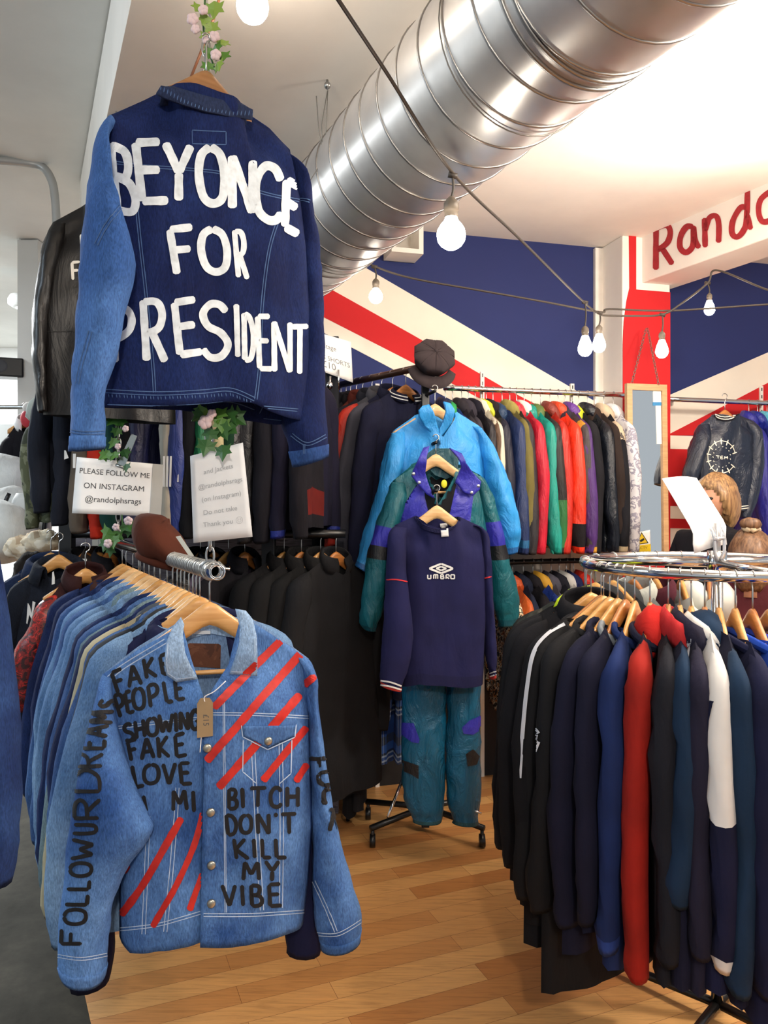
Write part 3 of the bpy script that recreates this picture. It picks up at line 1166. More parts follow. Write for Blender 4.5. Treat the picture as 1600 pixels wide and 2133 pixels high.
# ceiling hook with a wire loop, left of the duct
r = empty('ceiling_hook', 'ceiling hook with a long wire loop and gripper left of the duct', 'hook', P(682, 162, 2.64))
def rel(px, py, d=2.64):
    return P(px, py, d) - P(682, 162, 2.64)
m = MB(); m.tube([Vector((0, 0, 2.95 - P(682, 162, 2.64).z)), rel(682, 186)], .004, 8)
m.ball(rel(682, 178), .012); m.build('hook', STEEL, r)
m = MB(); m.tube([rel(683, 188), rel(681, 230), rel(677, 320)], .0016, 6); m.tube([rel(682, 190), rel(670, 260), rel(672, 318)], .0016, 6)
m.tube([rel(659, 200), rel(664, 270), rel(673, 322)], .0016, 6)
m.tube([rel(673, 334), rel(640, 385)], .0016, 6); m.tube([rel(676, 334), rel(690, 356)], .0016, 6)
m.build('wire_loop', plain('#8a8680', .5, .5), r)
m = MB(); m.ball(rel(674, 326), (.012, .008, .018)); m.build('gripper', STEEL, r)

# white box (old window reveal) on the flag wall under the duct
xa, za = on_wall(799, 470); xb, zt_ = on_wall(863, 452); _, zb_ = on_wall(830, 546)
m = MB()
dd = .16
m.box(((xa + xb) / 2, -.003, (zt_ + zb_) / 2), (xb - xa, .006, zt_ - zb_))
m.box((xa + .012, -dd / 2, (zt_ + zb_) / 2), (.024, dd, zt_ - zb_))
m.box((xb - .012, -dd / 2, (zt_ + zb_) / 2), (.024, dd, zt_ - zb_))
m.box(((xa + xb) / 2, -dd / 2, zb_ + .012), (xb - xa - .048, dd, .024))
m.box(((xa + xb) / 2, -dd / 2, zt_ - .012), (xb - xa - .048, dd, .024))
o = m.build('wall_box', WHITEP, None, smooth=False); o.matrix_world = W.M
props(o, 'open white wooden box on the blue wall under the duct', 'box')
# ================================================================== STRING LIGHTS
BULB = glow((1.0, .90, .76), 38.0)
SOCK = plain('#5d5348', .5)
CABLE = plain('#3b332c', .5)
def bulb(label, px, py, d, r, shape, top, strength=None):
    """px,py = centre of the glass; top = (px, py) of the cable above"""
    c = P(px, py, d)
    root = empty('string_light_bulb', label, 'light bulb', c, 0, 'bulbs of the festoon lights')
    m = MB()
    if shape == 'globe':
        prof = [(0, -r), (r * .38, -r * .93), (r * .71, -r * .71), (r * .93, -r * .38), (r, 0), (r * .93, r * .38), (r * .74, r * .70), (r * .52, r * .95), (r * .42, r * 1.15), (r * .36, r * 1.3)]
        ht = 1.3 * r
    else:
        prof = [(0, -1.4 * r), (r * .45, -1.3 * r), (r * .8, -r), (r, -.5 * r), (r * .97, 0), (r * .8, .6 * r), (r * .55, 1.2 * r), (r * .42, 1.6 * r)]
        ht = 1.6 * r
    m.lathe(prof, n=20); g = m.build('glass', BULB, root)
    m = MB(); s = r * .46
    m.lathe([(s, ht - .004), (s, ht + s * .7), (s * 1.12, ht + s * .75), (s * 1.12, ht + s * 1.9), (s * .8, ht + s * 2.4), (s * .3, ht + s * 2.9), (0, ht + s * 2.9)], n=14)
    m.build('socket', SOCK, root)
    t = P(top[0], top[1], d) - c
    m = MB(); m.tube(crom([(0, 0, ht + s * 2.7), (t.x * .4 + .004, 0, (ht + t.z) / 2 + s), tuple(t)], 8), .0035, 6)
    m.build('drop_cord', CABLE, root)
    m = MB(); m.tube([t + Vector((-.012, 0, .003)), t + Vector((.012, 0, -.002))], .008, 8); m.build('junction', CABLE, root)
    return root
bulb('nearest big round glowing bulb, hanging in front of the spiral duct', 940, 490, 2.05, .039, 'globe', (943, 366))
bulb('small glowing bulb above the white band left of the flat cap', 783, 618, 3.3, .030, 'globe', (780, 556))
bulb('glowing pear-shaped bulb on the left of the close pair by the white pillar', 1219, 722, 3.35, .031, 'pear', (1219, 630))
bulb('glowing bulb on the right of the close pair by the white pillar', 1248, 716, 3.45, .029, 'pear', (1250, 652))
bulb('glowing bulb in front of the red pillar above the mirror', 1379, 728, 3.45, .028, 'pear', (1380, 656))
bulb('glowing bulb hanging under the name beam at the right', 1478, 642, 3.55, .024, 'pear', (1474, 590))
bulb('glowing bulb at the top edge beside the flower chain', 526, 14, 2.0, .042, 'globe', (530, -120))

def cab(name, label, spec, rad=.0045, m=None):
    pts = [tuple(P(*s)) for s in spec]
    q = MB(); q.tube([Vector(p) for p in crom(pts, 12 * (len(pts) - 1))], rad, 8)
    return props(q.build(name, m or CABLE, None), label, 'cable', 'cables of the festoon lights')
cab('festoon_cable', 'cable running from the top edge down past the duct to the white pillar', [(690, -25, 1.5), (705, 0, 1.52), (800, 143, 1.74), (943, 360, 2.05), (1080, 495, 2.6), (1219, 632, 3.35), (1255, 657, 3.42)])
cab('festoon_cable', 'cable looping in front of the red pillar up to the name beam', [(1255, 657, 3.42), (1320, 658, 3.45), (1380, 655, 3.45), (1420, 632, 3.47), (1474, 590, 3.52), (1494, 563, 3.5), (1600, 604, 3.3), (1660, 610, 3.2)])
cab('festoon_cable', 'cable sagging across the blue part of the flag wall', [(765, 545, 3.3), (785, 557, 3.3), (860, 580, 3.35), (1000, 605, 3.4), (1130, 628, 3.45), (1250, 650, 3.48), (1270, 644, 3.5), (1400, 647, 3.5), (1600, 634, 3.5), (1700, 630, 3.5)])
cab('festoon_cable', 'brown cable passing behind the chain at the top left', [(460, -20, 2.1), (448, 30, 2.1), (420, 105, 2.12), (398, 160, 2.14), (330, 330, 2.25)], .004, plain('#6d3f22', .5))

# ================================================================== DENIM RAIL ON CHAINS
RN = P(447, 1190, 1.70)
RFa = P(245, 1131, 2.87); RFa.z = RN.z
RV = (RFa - RN).normalized()
RDEG = math.degrees(math.atan2(-RV.x, RV.y))
RL = (RFa - RN).length
r = empty('hanging_rail', 'shiny chrome rail hung on chains, full of denim jackets', 'clothes rail', RN)
m = MB()
a, b = -RV * .02, RV * (RL + .05)
q = [a + (b - a) * i / 12 for i in range(13)]
m.tube(q, .017, 20, caps=False)
m.tube([a, a + RV * .1], .0135, 20, caps=False)
# rolled lip of the open end
m.build('tube', CHROME, r, solid=.002)
m = MB(); m.tube([a + Vector((.017 * math.cos(t), 0, .017 * math.sin(t))) for t in [2 * math.pi * k / 24 for k in range(24)]], .0022, 6, closed=True); m.build('rim', CHROME, r)
m = MB()
random.seed(3)
for i in range(26):
    s = .01 + .45 * i / 26 + random.uniform(-.004, .004)
    c = RV * s
    Ns = Vector((RV.y, -RV.x, 0))
    m.tube([c + Ns * .0192 * math.cos(t) + Vector((0, 0, .0192 * math.sin(t))) for t in [2 * math.pi * k / 18 for k in range(18)]], .0016, 5, closed=True)
m.build('wire_wrap', STEEL, r)

def chain(name, label, top, bot, pitch=.034, lw=.011, wr=.0028, hookend=True):
    root = empty(name, label, 'chain', bot)
    V = top - bot
    n = int(V.length / pitch)
    D = V.normalized()
    A = Vector((1, 0, 0)); A = (A - D * A.dot(D)).normalized(); Bx = D.cross(A)
    m = MB()
    h = pitch * .64
    for i in range(n + 1):
        c = D * (i * pitch + pitch * .5)
        s = A if i % 2 == 0 else Bx
        pts = []
        for k in range(14):
            t = 2 * math.pi * k / 14
            pts.append(c + s * lw * math.cos(t) * .82 + D * (h * math.sin(t)))
        m.tube(pts, wr, 6, closed=True)
    m.build('links', STEEL, root)
    return root
c1b = RN + RV * .035 + Vector((0, 0, .014))
c1t = Vector((P(432, 0, 1.74).x - .008, c1b.y + .02, 2.95))
r = chain('chain', 'steel chain from the ceiling to the near end of the denim rail', c1t, c1b)
m = MB(); m.tube([Vector((0, 0, 0)), Vector((.02, 0, .004)), Vector((.035, -.005, -.01)), Vector((.045, -.005, -.012))], .003, 6)
m.tube([Vector((.021 * math.cos(t), 0, -.014 + .021 * math.sin(t))) for t in [2 * math.pi * k / 16 for k in range(16)]], .003, 6, closed=True)
m.build('hook', STEEL, r)
c2b = RN + RV * (RL - .02) + Vector((0, 0, .014))
r = chain('chain', 'steel chain at the far end of the denim rail, behind the paper notice', Vector((c2b.x, c2b.y, 2.95)), c2b)

# ------------------------------------------------------------------ hero jackets from outlines
def stn(fr, L):
    """sleeve stations from pixels: ((lx, ly), (rx, ry), y, depth)"""
    out = []
    for l, rr, y, d in L:
        a = fr.px(l[0], l[1], y); b = fr.px(rr[0], rr[1], y)
        out.append((a[0], a[1], b[0], b[1], y, d))
    return out
DA_ = denim('#0f183e', '#182755', .35)
DA_LIT = denim('#2f5088', '#476ca6', .5)  # left sleeve: paler denim with the cool side light in its colour
STITCH = cloth('#40587f', .9, .1)
WPAINT = paint('#c6cfd6', .65)

# --- A: denim jacket with white capitals, back to the viewer
fa = Fr(P(430, 150, 1.655), 36)
ra = empty('denim_jacket', 'dark blue denim jacket high on the chain, white capitals painted on its back', 'jacket', fa.o, 36)
top_b = fa.pl([(226, 243), (300, 210), (340, 190), (430, 222), (520, 246), (560, 270), (603, 312)], .0)
top_f = fa.pl([(226, 243), (300, 210), (345, 186), (430, 205), (515, 236), (560, 266), (603, 312)], .0)
lft = fa.pl([(226, 243), (222, 340), (238, 450), (238, 600), (222, 730), (214, 848)])
rgt = fa.pl([(603, 312), (622, 420), (634, 520), (642, 660), (640, 790), (632, 880)])
hem_b = fa.pl([(214, 848), (300, 852), (380, 850), (450, 842), (500, 846), (535, 862), (585, 874), (632, 880)])
hem_f = fa.pl([(214, 848), (300, 846), (400, 848), (480, 862), (540, 872), (590, 882), (632, 880)])
V, Fc, tag = torso(top_b, top_f, lft, rgt, hem_b, hem_f, .062, 44, 44, .008, 2.3, (.36, .64), .05)
split('back_and_front', V, Fc, lambda i: True, DA_, ra, solid=.003)
skA = Skin(fa, [(V, Fc)])
lsA = stn(fa, [((228, 240), (240, 262), .0, .012), ((210, 264), (224, 290), -.02, .03), ((194, 328), (224, 340), -.035, .045), ((184, 405), (240, 420), -.045, .06), ((176, 465), (256, 476), -.055, .068),
               ((168, 560), (277, 556), -.06, .07), ((160, 650), (258, 655), -.06, .066), ((153, 740), (236, 748), -.055, .06), ((150, 820), (217, 826), -.05, .05),
               ((146, 890), (216, 896), -.048, .046), ((145, 938), (215, 934), -.046, .046)])
V, Fc, tg = sleeve_tube(lsA, 44, 22, .007, 3)
split('sleeve', V, Fc, lambda i: tg[i] < .93, DA_LIT, ra)
split('cuff', V, Fc, lambda i: tg[i] >= .93, DA_LIT, ra, solid=.004)
skAl = Skin(fa, [(V, Fc)])
rsA = stn(fa, [((575, 318), (606, 330), .02, .02), ((588, 345), (628, 380), .03, .05), ((600, 430), (643, 450), .03, .055), ((610, 540), (656, 545), .03, .055),
               ((612, 660), (666, 655), .025, .055), ((600, 770), (671, 762), .02, .05), ((588, 860), (674, 850), .01, .046), ((600, 915), (677, 905), .005, .045), ((613, 972), (679, 948), .0, .042)])
V, Fc, tg = sleeve_tube(rsA, 40, 20, .007, 9)
split('sleeve', V, Fc, lambda i: tg[i] < .92, DA_, ra)
split('cuff', V, Fc, lambda i: tg[i] >= .92, denim('#223a6b', '#34568c', .4), ra, solid=.004)
skAr = Skin(fa, [(V, Fc)])
# collar: folded band with a ribbed edge
up = [(330, 190), (345, 180), (375, 184), (430, 200), (480, 206), (503, 208), (518, 226), (528, 244)]
acc = MB()
outer = fa.pl([(328, 192), (345, 205), (380, 224), (420, 240), (470, 248), (528, 247)], -.060)
inner = fa.pl([(340, 181), (362, 181), (400, 187), (440, 199), (485, 207), (520, 224)], -.036)
back_ = fa.pl([(352, 186), (380, 184), (415, 190), (450, 203), (480, 212), (500, 222)], .04)
n = 24
O = alen(outer, n); I = alen(inner, n); Bk = alen(back_, n)
rows = []
for i in range(n + 1):
    bow = math.sin(math.pi * i / n)
    rows.append([Vector((O[i][0], -.052 - .025 * bow, O[i][1])), Vector(((O[i][0] + I[i][0]) / 2, -.052 - .02 * bow, (O[i][1] + I[i][1]) / 2 + .004)), Vector((I[i][0], -.03 - .012 * bow, I[i][1])),
                 Vector((I[i][0], -.022 - .008 * bow, I[i][1] + .002)), Vector((I[i][0] * .97 + Bk[i][0] * .03, -.016, I[i][1] - .03))])
V = [p for r_ in rows for p in r_]
Fc = [(i * 5 + k, i * 5 + k + 1, i * 5 + k + 6, i * 5 + k + 5) for i in range(n) for k in range(4)]
mesh('collar', V, Fc, denim('#1b2540', '#2b3654', .4), ra, solid=.005)
skc = Skin(fa, [(V, Fc)])
acc = MB()
for i in range(26):
    t = i / 25
    a = alen([(334, 192), (385, 222), (425, 238), (475, 244), (524, 243)], 100)[int(t * 100)]
    skc.stroke(acc, [(a[0] + 2, a[1] - 12), (a[0], a[1] - 2)], 2.0, .003, jit=0)
acc.build('collar_ribs', STITCH, ra, weld=0)
# seams and waistband
acc = MB()
def dbl(sk_, a_, pts, w=1.8, gap=5, off=.0022, smooth=True):
    for g in (-gap / 2, gap / 2):
        q = []
        for i, p in enumerate(pts):
            p0 = pts[max(i - 1, 0)]; p1 = pts[min(i + 1, len(pts) - 1)]
            l = math.hypot(p1[0] - p0[0], p1[1] - p0[1]) or 1
            q.append((p[0] - (p1[1] - p0[1]) / l * g, p[1] + (p1[0] - p0[0]) / l * g))
        sk_.stroke(a_, q, w, off, smooth, .25, taper=False)
dbl(skA, acc, [(232, 338), (290, 346), (400, 354), (470, 364), (540, 400), (622, 418)])
dbl(skA, acc, [(282, 400), (292, 500), (305, 620), (318, 760), (322, 818)])
dbl(skA, acc, [(585, 440), (560, 520), (545, 640), (540, 760), (532, 832)])
dbl(skA, acc, [(222, 815), (330, 820), (420, 816), (480, 812), (530, 832)], gap=7)
skA.stroke(acc, [(225, 843), (330, 846), (420, 842), (480, 838), (530, 854)], 2.0, .0022, True)
for k in range(40):
    t = k / 39
    a = alen([(228, 821), (330, 826), (420, 822), (480, 818), (530, 838)], 100)[int(t * 100)]
    skA.stroke(acc, [(a[0], a[1]), (a[0] + 1, a[1] + 7)], 2.0, .0022, jit=0)
skA.stroke(acc, [(400, 272), (400, 300)], 1.2, .0022); skA.stroke(acc, [(470, 275), (470, 302)], 2, .0022)
skA.stroke(acc, [(400, 272), (470, 275)], 2, .0022); skA.stroke(acc, [(400, 300), (470, 302)], 2, .0022)
# tab at the hem, right
for a_, b_ in (((548, 846), (620, 852)), ((548, 846), (540, 862)), ((548, 872), (618, 880)), ((556, 851), (618, 857))):
    skA.stroke(acc, [a_, b_], 1.8, .0026)
dbl(skAl, acc, [(202, 510), (222, 470), (252, 430)], gap=7)
dbl(skAl, acc, [(163, 800), (172, 755), (190, 690)], gap=7)
dbl(skAl, acc, [(148, 898), (180, 902), (216, 900)], gap=6)
dbl(skAr, acc, [(608, 905), (640, 925), (678, 908)], gap=6)
dbl(skAr, acc, [(634, 925), (634, 945)], gap=3)
dbl(skAr, acc, [(606, 420), (630, 416), (645, 420)], gap=5)
acc.build('seams', STITCH, ra, weld=0)
acc = MB()
Z = 18
for a in (('B', 228, 300, 44, 138, 16, 14), ('E', 280, 296, 56, 124, 14, 2), ('O', 409, 306, 56, 118, 6, 2),
          ('N', 478, 324, 50, 110, 2, 12), ('C', 530, 340, 56, 112, 0, 14), ('E', 594, 372, 30, 100, -4, 20)):
    let(skA, acc, a[0], a[1], a[2], a[3], a[4], a[5], a[6], Z)
letter(skA, acc, 'Y', (344, 300), (397, 304), (350, 418), (396, 420), Z)
for a in (('F', 350, 476, 50, 96, 14, -2), ('O', 413, 476, 56, 90, 8, 2), ('R', 486, 480, 20, 98, 8, 4)):
    let(skA, acc, a[0], a[1], a[2], a[3], a[4], a[5], a[6], Z - 2 if a[1] < 480 else 11.5)
for a in (('P', 230, 648, 44, 108, 8, -8), ('R', 296, 626, 42, 126, 6, 2), ('E', 360, 628, 48, 112, 12, -4), ('S', 416, 632, 58, 112, 4, 2), ('D', 506, 652, 20, 98, 2, 6), ('E', 534, 656, 28, 112, 4, 4),
          ('N', 566, 670, 38, 104, 2, 2), ('T', 606, 678, 34, 100, 0, 2)):
    let(skA, acc, a[0], a[1], a[2], a[3], a[4], a[5], a[6], Z - 2 if a[1] < 500 else 11.5)
skA.stroke(acc, [(491, 634), (495, 744)], 11.5, .003)
acc.build('painted_words', WPAINT, ra, weld=0)
hanger('wooden hanger on the chain, carrying the jacket with white capitals', fa.o + fa.Y * .0 + Vector((0, 0, .075)), 36, .06, .105, wood('#8d5f35', '#a5774a'), rail_r=.006)

# --- B: pale denim jacket facing the viewer, black words and red stripes
hB = P(437, 1240, 1.735)
fb = Fr(hB, 14)
rb = empty('denim_jacket', 'pale blue denim jacket at the front of the rail, black words and red stripes', 'jacket', fb.o, 14)
DB = denim('#294a84', '#628cc6', .6, .30, .72)
DBD = denim('#34558a', '#5478ac', .5, .32, .7)
left_top = fb.pl([(218, 1402), (285, 1352), (345, 1318), (380, 1300)])
left_in = fb.pl([(380, 1300), (398, 1365), (424, 1438), (424, 1560), (420, 1740), (418, 1925)])
left_out = fb.pl([(218, 1402), (232, 1500), (246, 1620), (248, 1760), (250, 1860), (250, 1950)])
left_hem = fb.pl([(250, 1950), (275, 1962), (340, 1945), (418, 1925)])
right_top = fb.pl([(497, 1292), (530, 1296), (580, 1328), (642, 1372)])
right_in = fb.pl([(497, 1292), (474, 1375), (424, 1440), (424, 1560), (420, 1740), (416, 1930)])
right_out = fb.pl([(642, 1372), (644, 1480), (648, 1600), (650, 1720), (642, 1830), (630, 1925)])
right_hem = fb.pl([(416, 1930), (480, 1932), (560, 1926), (630, 1925)])
def half(top, bot, l, r_, nu, nv, dep, inner, yo, seed):
    g = panel_pts(top, bot, l, r_, nu, nv)
    V, Fc = [], []
    for j in range(nv + 1):
        v = j / nv
        for i in range(nu + 1):
            u = i / nu
            x, z = g[j][i]
            w = (1 - u) if inner == 'l' else u                       # 0 at the side seam, 1 at the placket
            w = u if inner == 'r' else 1 - u
            e = min(1, (1 - (1 - w) ** 2.6)) ** .6
            k = sstep(0, .25, v)
            y = dep * e * (.2 + .8 * k) * (.35 + .65 * k) + .02 * e * (1 - k)
            n = noise.noise(Vector((x * 12 + seed, z * 4, seed)))
            y += e * k * (.011 * n + .005 * noise.noise(Vector((x * 28, z * 13, seed))))
            V.append(Vector((x, -y + yo * w, z)))
    for j in range(nv):
        for i in range(nu):
            a = j * (nu + 1) + i
            Fc.append((a, a + 1, a + nu + 2, a + nu + 1))
    return V, Fc
VL, FL = half(left_top, left_hem, left_out, left_in, 24, 46, .075, 'r', .004, 1.2)
VR, FR = half(right_top, right_hem, right_in, right_out, 24, 46, .075, 'l', -.006, 4.4)
mesh('front_panel', VL, FL, DB, rb, solid=.003)
mesh('front_panel', VR, FR, DB, rb, solid=.003)
back_top = fb.pl([(218, 1402), (285, 1352), (345, 1316), (385, 1292), (437, 1300), (492, 1288), (535, 1296), (580, 1328), (642, 1372)])
hemB = fb.pl([(250, 1950), (340, 1940), (437, 1930), (530, 1925), (630, 1925)])
g = panel_pts(back_top, hemB, left_out, right_out, 30, 30)
V, Fc = [], []
for j in range(31):
    for i in range(31):
        x, z = g[j][i]; u = i / 30; v = j / 30
        e = max(0, 1 - abs(2 * u - 1) ** 2.6) ** .55
        V.append(Vector((x, e * (.014 * sstep(0, .3, v) + .03), z)))
for j in range(30):
    for i in range(30):
        a = j * 31 + i
        Fc.append((a, a + 1, a + 32, a + 31))
mesh('back_panel', V, Fc, denim('#5674a0', '#7f9cc2', .3), rb, solid=.003)
skBk = Skin(fb, [(V, Fc)])
skB = Skin(fb, [(VL, FL), (VR, FR)])
skBL = Skin(fb, [(VL, FL)]); skBR = Skin(fb, [(VR, FR)])
lsB = stn(fb, [((214, 1404), (236, 1412), .0, .02), ((203, 1432), (236, 1448), -.02, .045), ((186, 1510), (248, 1525), -.04, .06), ((168, 1590), (272, 1612), -.06, .07), ((152, 1670), (308, 1690), -.065, .072),
               ((143, 1740), (318, 1728), -.065, .07), ((134, 1810), (268, 1800), -.062, .064), ((126, 1880), (240, 1870), -.06, .056), ((120, 1950), (228, 1945), -.056, .05), ((122, 1995), (224, 1990), -.055, .05), ((128, 2030), (216, 2036), -.055, .048)])
V, Fc, tg = sleeve_tube(lsB, 46, 24, .006, 5)
split('sleeve', V, Fc, lambda i: tg[i] < .93, DB, rb)
split('cuff', V, Fc, lambda i: tg[i] >= .93, DBD, rb, solid=.004)
skBl = Skin(fb, [(V, Fc)])
rsB = stn(fb, [((610, 1362), (646, 1376), .0, .02), ((628, 1400), (658, 1412), .01, .045), ((636, 1480), (664, 1482), .012, .05), ((642, 1570), (676, 1565), .012, .055), ((648, 1660), (690, 1650), .01, .058),
               ((651, 1750), (704, 1738), .005, .058), ((652, 1830), (727, 1816), .0, .055), ((655, 1890), (745, 1872), -.005, .052), ((660, 1940), (753, 1915), -.01, .05), ((668, 1975), (750, 1952), -.01, .046)])
V, Fc, tg = sleeve_tube(rsB, 44, 22, .006, 8)
split('sleeve', V, Fc, lambda i: tg[i] < .93, DB, rb)
split('cuff', V, Fc, lambda i: tg[i] >= .93, DBD, rb, solid=.004)
skBr = Skin(fb, [(V, Fc)])
# collar leaves and stand
def flatpart(name, fr, poly, yf, m, parent, th=.005, step=.012):
    pts = [fr.px(a, b, yf(None, None)) if False else fr.px(a, b, -.06) for a, b in poly]
    bm = bmesh.new()
    bm.faces.new([bm.verts.new((x, z, 0)) for x, z in pts])
    bmesh.ops.triangulate(bm, faces=bm.faces)
    for _ in range(5):
        es = [e for e in bm.edges if e.calc_length() > step]
        if not es: break
        bmesh.ops.subdivide_edges(bm, edges=es, cuts=1)
        bmesh.ops.triangulate(bm, faces=[f for f in bm.faces if len(f.verts) > 3])
    bm.verts.index_update()
    V = [Vector((v.co.x, yf(v.co.x, v.co.y), v.co.y)) for v in bm.verts]
    Fc = [tuple(v.index for v in f.verts) for f in bm.faces]
    bm.free()
    mesh(name, V, Fc, m, parent, solid=th)
    return V, Fc
def leafy(x, z):
    n = noise.noise(Vector((x * 25, z * 25, 3))) * .004
    return -.058 - .25 * max(0, .02 - (z + .06)) * .35 - .02 * math.exp(-((z + .11) / .05) ** 2) + n
DCOL = denim('#6d8eb8', '#9db6d2', .4, .3, .7)
LC1 = [(377, 1285), (360, 1305), (347, 1335), (343, 1375), (347, 1402), (368, 1417), (412, 1411), (398, 1385), (386, 1355), (381, 1320), (384, 1300)]
LC2 = [(490, 1268), (512, 1272), (526, 1290), (534, 1325), (535, 1404), (477, 1400), (487, 1370), (497, 1335), (499, 1305)]
VC1, FC1 = flatpart('collar', fb, LC1, lambda x, z: -.06 if x is None else leafy(x, z), DCOL, rb)
VC2, FC2 = flatpart('collar', fb, LC2, lambda x, z: -.06 if x is None else leafy(x, z), DCOL, rb)
skBc = Skin(fb, [(VC1, FC1), (VC2, FC2)])
acc = MB()
skBk.area(acc, [(380, 1292), (437, 1305), (494, 1288), (500, 1330), (437, 1318), (382, 1332)], .006); acc.build('collar_stand', DCOL, rb, weld=0)
acc = MB(); skBk.area(acc, [(391, 1341), (395, 1339), (456, 1340), (460, 1344), (459, 1391), (398, 1387), (392, 1380)], .004); acc.build('leather_patch', splotch([(0, '#4a2a1d'), (.45, '#5d3726'), (.6, '#6b4331')], 26), rb, weld=0)
acc = MB(); skBk.area(acc, [(404, 1312), (438, 1312), (438, 1319), (404, 1319)], .01); acc.build('label', plain('#c9d0d8', .7), rb, weld=0)
# red stripes, black words
RED = paint('#b52018', .6)
acc = MB()
for a, b, w in (((586, 1332), (445, 1474), 16), ((628, 1358), (430, 1585), 17), ((624, 1446), (455, 1640), 17), ((637, 1514), (546, 1626), 15), ((638, 1590), (614, 1628), 14)):
    skBR.stroke(acc, [a, b], w, .0035, jit=.12, seed=a[0])
skBr.stroke(acc, [(655, 1408), (634, 1428)], 15, .003)
for pts, w in (([(424, 1690), (404, 1760), (366, 1845), (318, 1930)], 13), ([(378, 1702), (340, 1770), (300, 1840), (254, 1906)], 15), ([(428, 1806), (410, 1850), (394, 1896)], 13), ([(271, 1802), (262, 1818)], 8)):
    skBL.stroke(acc, pts, w, .003, True, jit=.15)
skBc.stroke(acc, [(536, 1380), (508, 1406)], 15, .005)
acc.build('red_stripes', RED, rb, weld=0)
acc = MB()
BK = 8.5
def word(sk_, w_, boxes, sw):
    for ch, b in zip(w_, boxes):
        let(sk_, acc, ch, *b, sw)
word(skB, 'FAKE', [(232, 1400, 22, 44, 14, -8), (264, 1388, 26, 44, 6, -6), (298, 1372, 22, 42, 8, -4), (332, 1366, 18, 40, 8, -6)], BK)
word(skB, 'PEOPLE', [(238, 1448, 16, 46, 14, -4), (260, 1442, 14, 44, 8, -4), (276, 1434, 24, 44, 4, -2), (308, 1428, 20, 46, 6, -4), (340, 1420, 14, 44, 8, -2), (364, 1416, 18, 42, 4, -2)], BK)
word(skB, 'SHOWING', [(258, 1510, 18, 34, 6, -4), (282, 1502, 18, 36, 4, -4), (306, 1496, 22, 36, 2, -2), (332, 1488, 28, 38, 0, -2), (364, 1484, 4, 40, 2, 0), (374, 1482, 18, 38, 2, 0), (398, 1478, 16, 40, 0, 0)], BK)
word(skB, 'FAKE', [(266, 1542, 20, 42, 8, -4), (294, 1538, 26, 44, 2, -4), (328, 1534, 22, 44, 4, -2), (364, 1530, 22, 46, 4, -4)], BK)
word(skB, 'LOVE', [(276, 1594, 18, 46, 8, -4), (300, 1592, 32, 40, 0, -2), (340, 1590, 26, 44, 0, -2), (374, 1588, 22, 44, 4, 0)], BK)
word(skBL, 'IM', [(298, 1656, 4, 34, 6, 0), (358, 1646, 30, 42, 2, -2)], BK)
skBL.stroke(acc, [(402, 1646), (404, 1690)], BK)
word(skBR, 'BITCH', [(476, 1642, 18, 42, 0, 0), (502, 1640, 4, 42, 2, 0), (520, 1640, 34, 40, 0, 0), (562, 1640, 24, 40, 0, 0), (596, 1638, 24, 42, 0, 0)], BK)
word(skBR, "DON'T", [(470, 1696, 20, 42, 4, 0), (500, 1696, 24, 38, 0, 0), (534, 1694, 26, 42, 2, 0), (570, 1692, 8, 30, 0, 0), (584, 1694, 32, 42, 2, 0)], BK)
word(skBR, 'KILL', [(486, 1746, 26, 42, 6, 0), (526, 1746, 4, 40, 2, 0), (544, 1746, 18, 40, 2, 0), (572, 1746, 22, 40, 2, 0)], BK)
word(skBR, 'MY', [(506, 1794, 34, 38, 0, 0), (552, 1792, 28, 42, 0, 0)], BK)
word(skBR, 'VIBE', [(462, 1842, 28, 44, 2, 0), (502, 1842, 4, 44, 2, 0), (522, 1842, 22, 44, 2, 0), (558, 1840, 26, 46, 2, 0)], BK)
# up the left sleeve (letter tops point to the left)
for ch, xr, xl, yb, ytp in (('F', 170, 128, 1966, 1934), ('O', 178, 134, 1924, 1892), ('L', 182, 138, 1884, 1862), ('L', 186, 142, 1852, 1832), ('O', 190, 146, 1824, 1796), ('W', 194, 150, 1788, 1748),
                            ('U', 200, 154, 1736, 1716), ('R', 206, 156, 1706, 1664), ('D', 208, 152, 1650, 1604), ('R', 212, 156, 1598, 1570), ('E', 216, 162, 1560, 1540), ('A', 222, 176, 1534, 1512), ('M', 232, 188, 1506, 1482)):
    letter(skBl, acc, ch, (xl, yb), (xl + 3, ytp), (xr, yb), (xr + 3, ytp), BK - .5)
letter(skBl, acc, 'S', (206, 1474), (212, 1458), (240, 1472), (240, 1460), BK)
# down the right sleeve
for ch, xl, xr, yt, yb in (('F', 646, 682, 1578, 1602), ('U', 664, 692, 1606, 1636), ('C', 672, 698, 1642, 1676), ('K', 684, 704, 1684, 1730)):
    letter(skBr, acc, ch, (xr, yt), (xr + 2, yb), (xl, yt), (xl + 2, yb), BK)
acc.build('painted_words', paint('#0e0d12', .85), rb, weld=0)
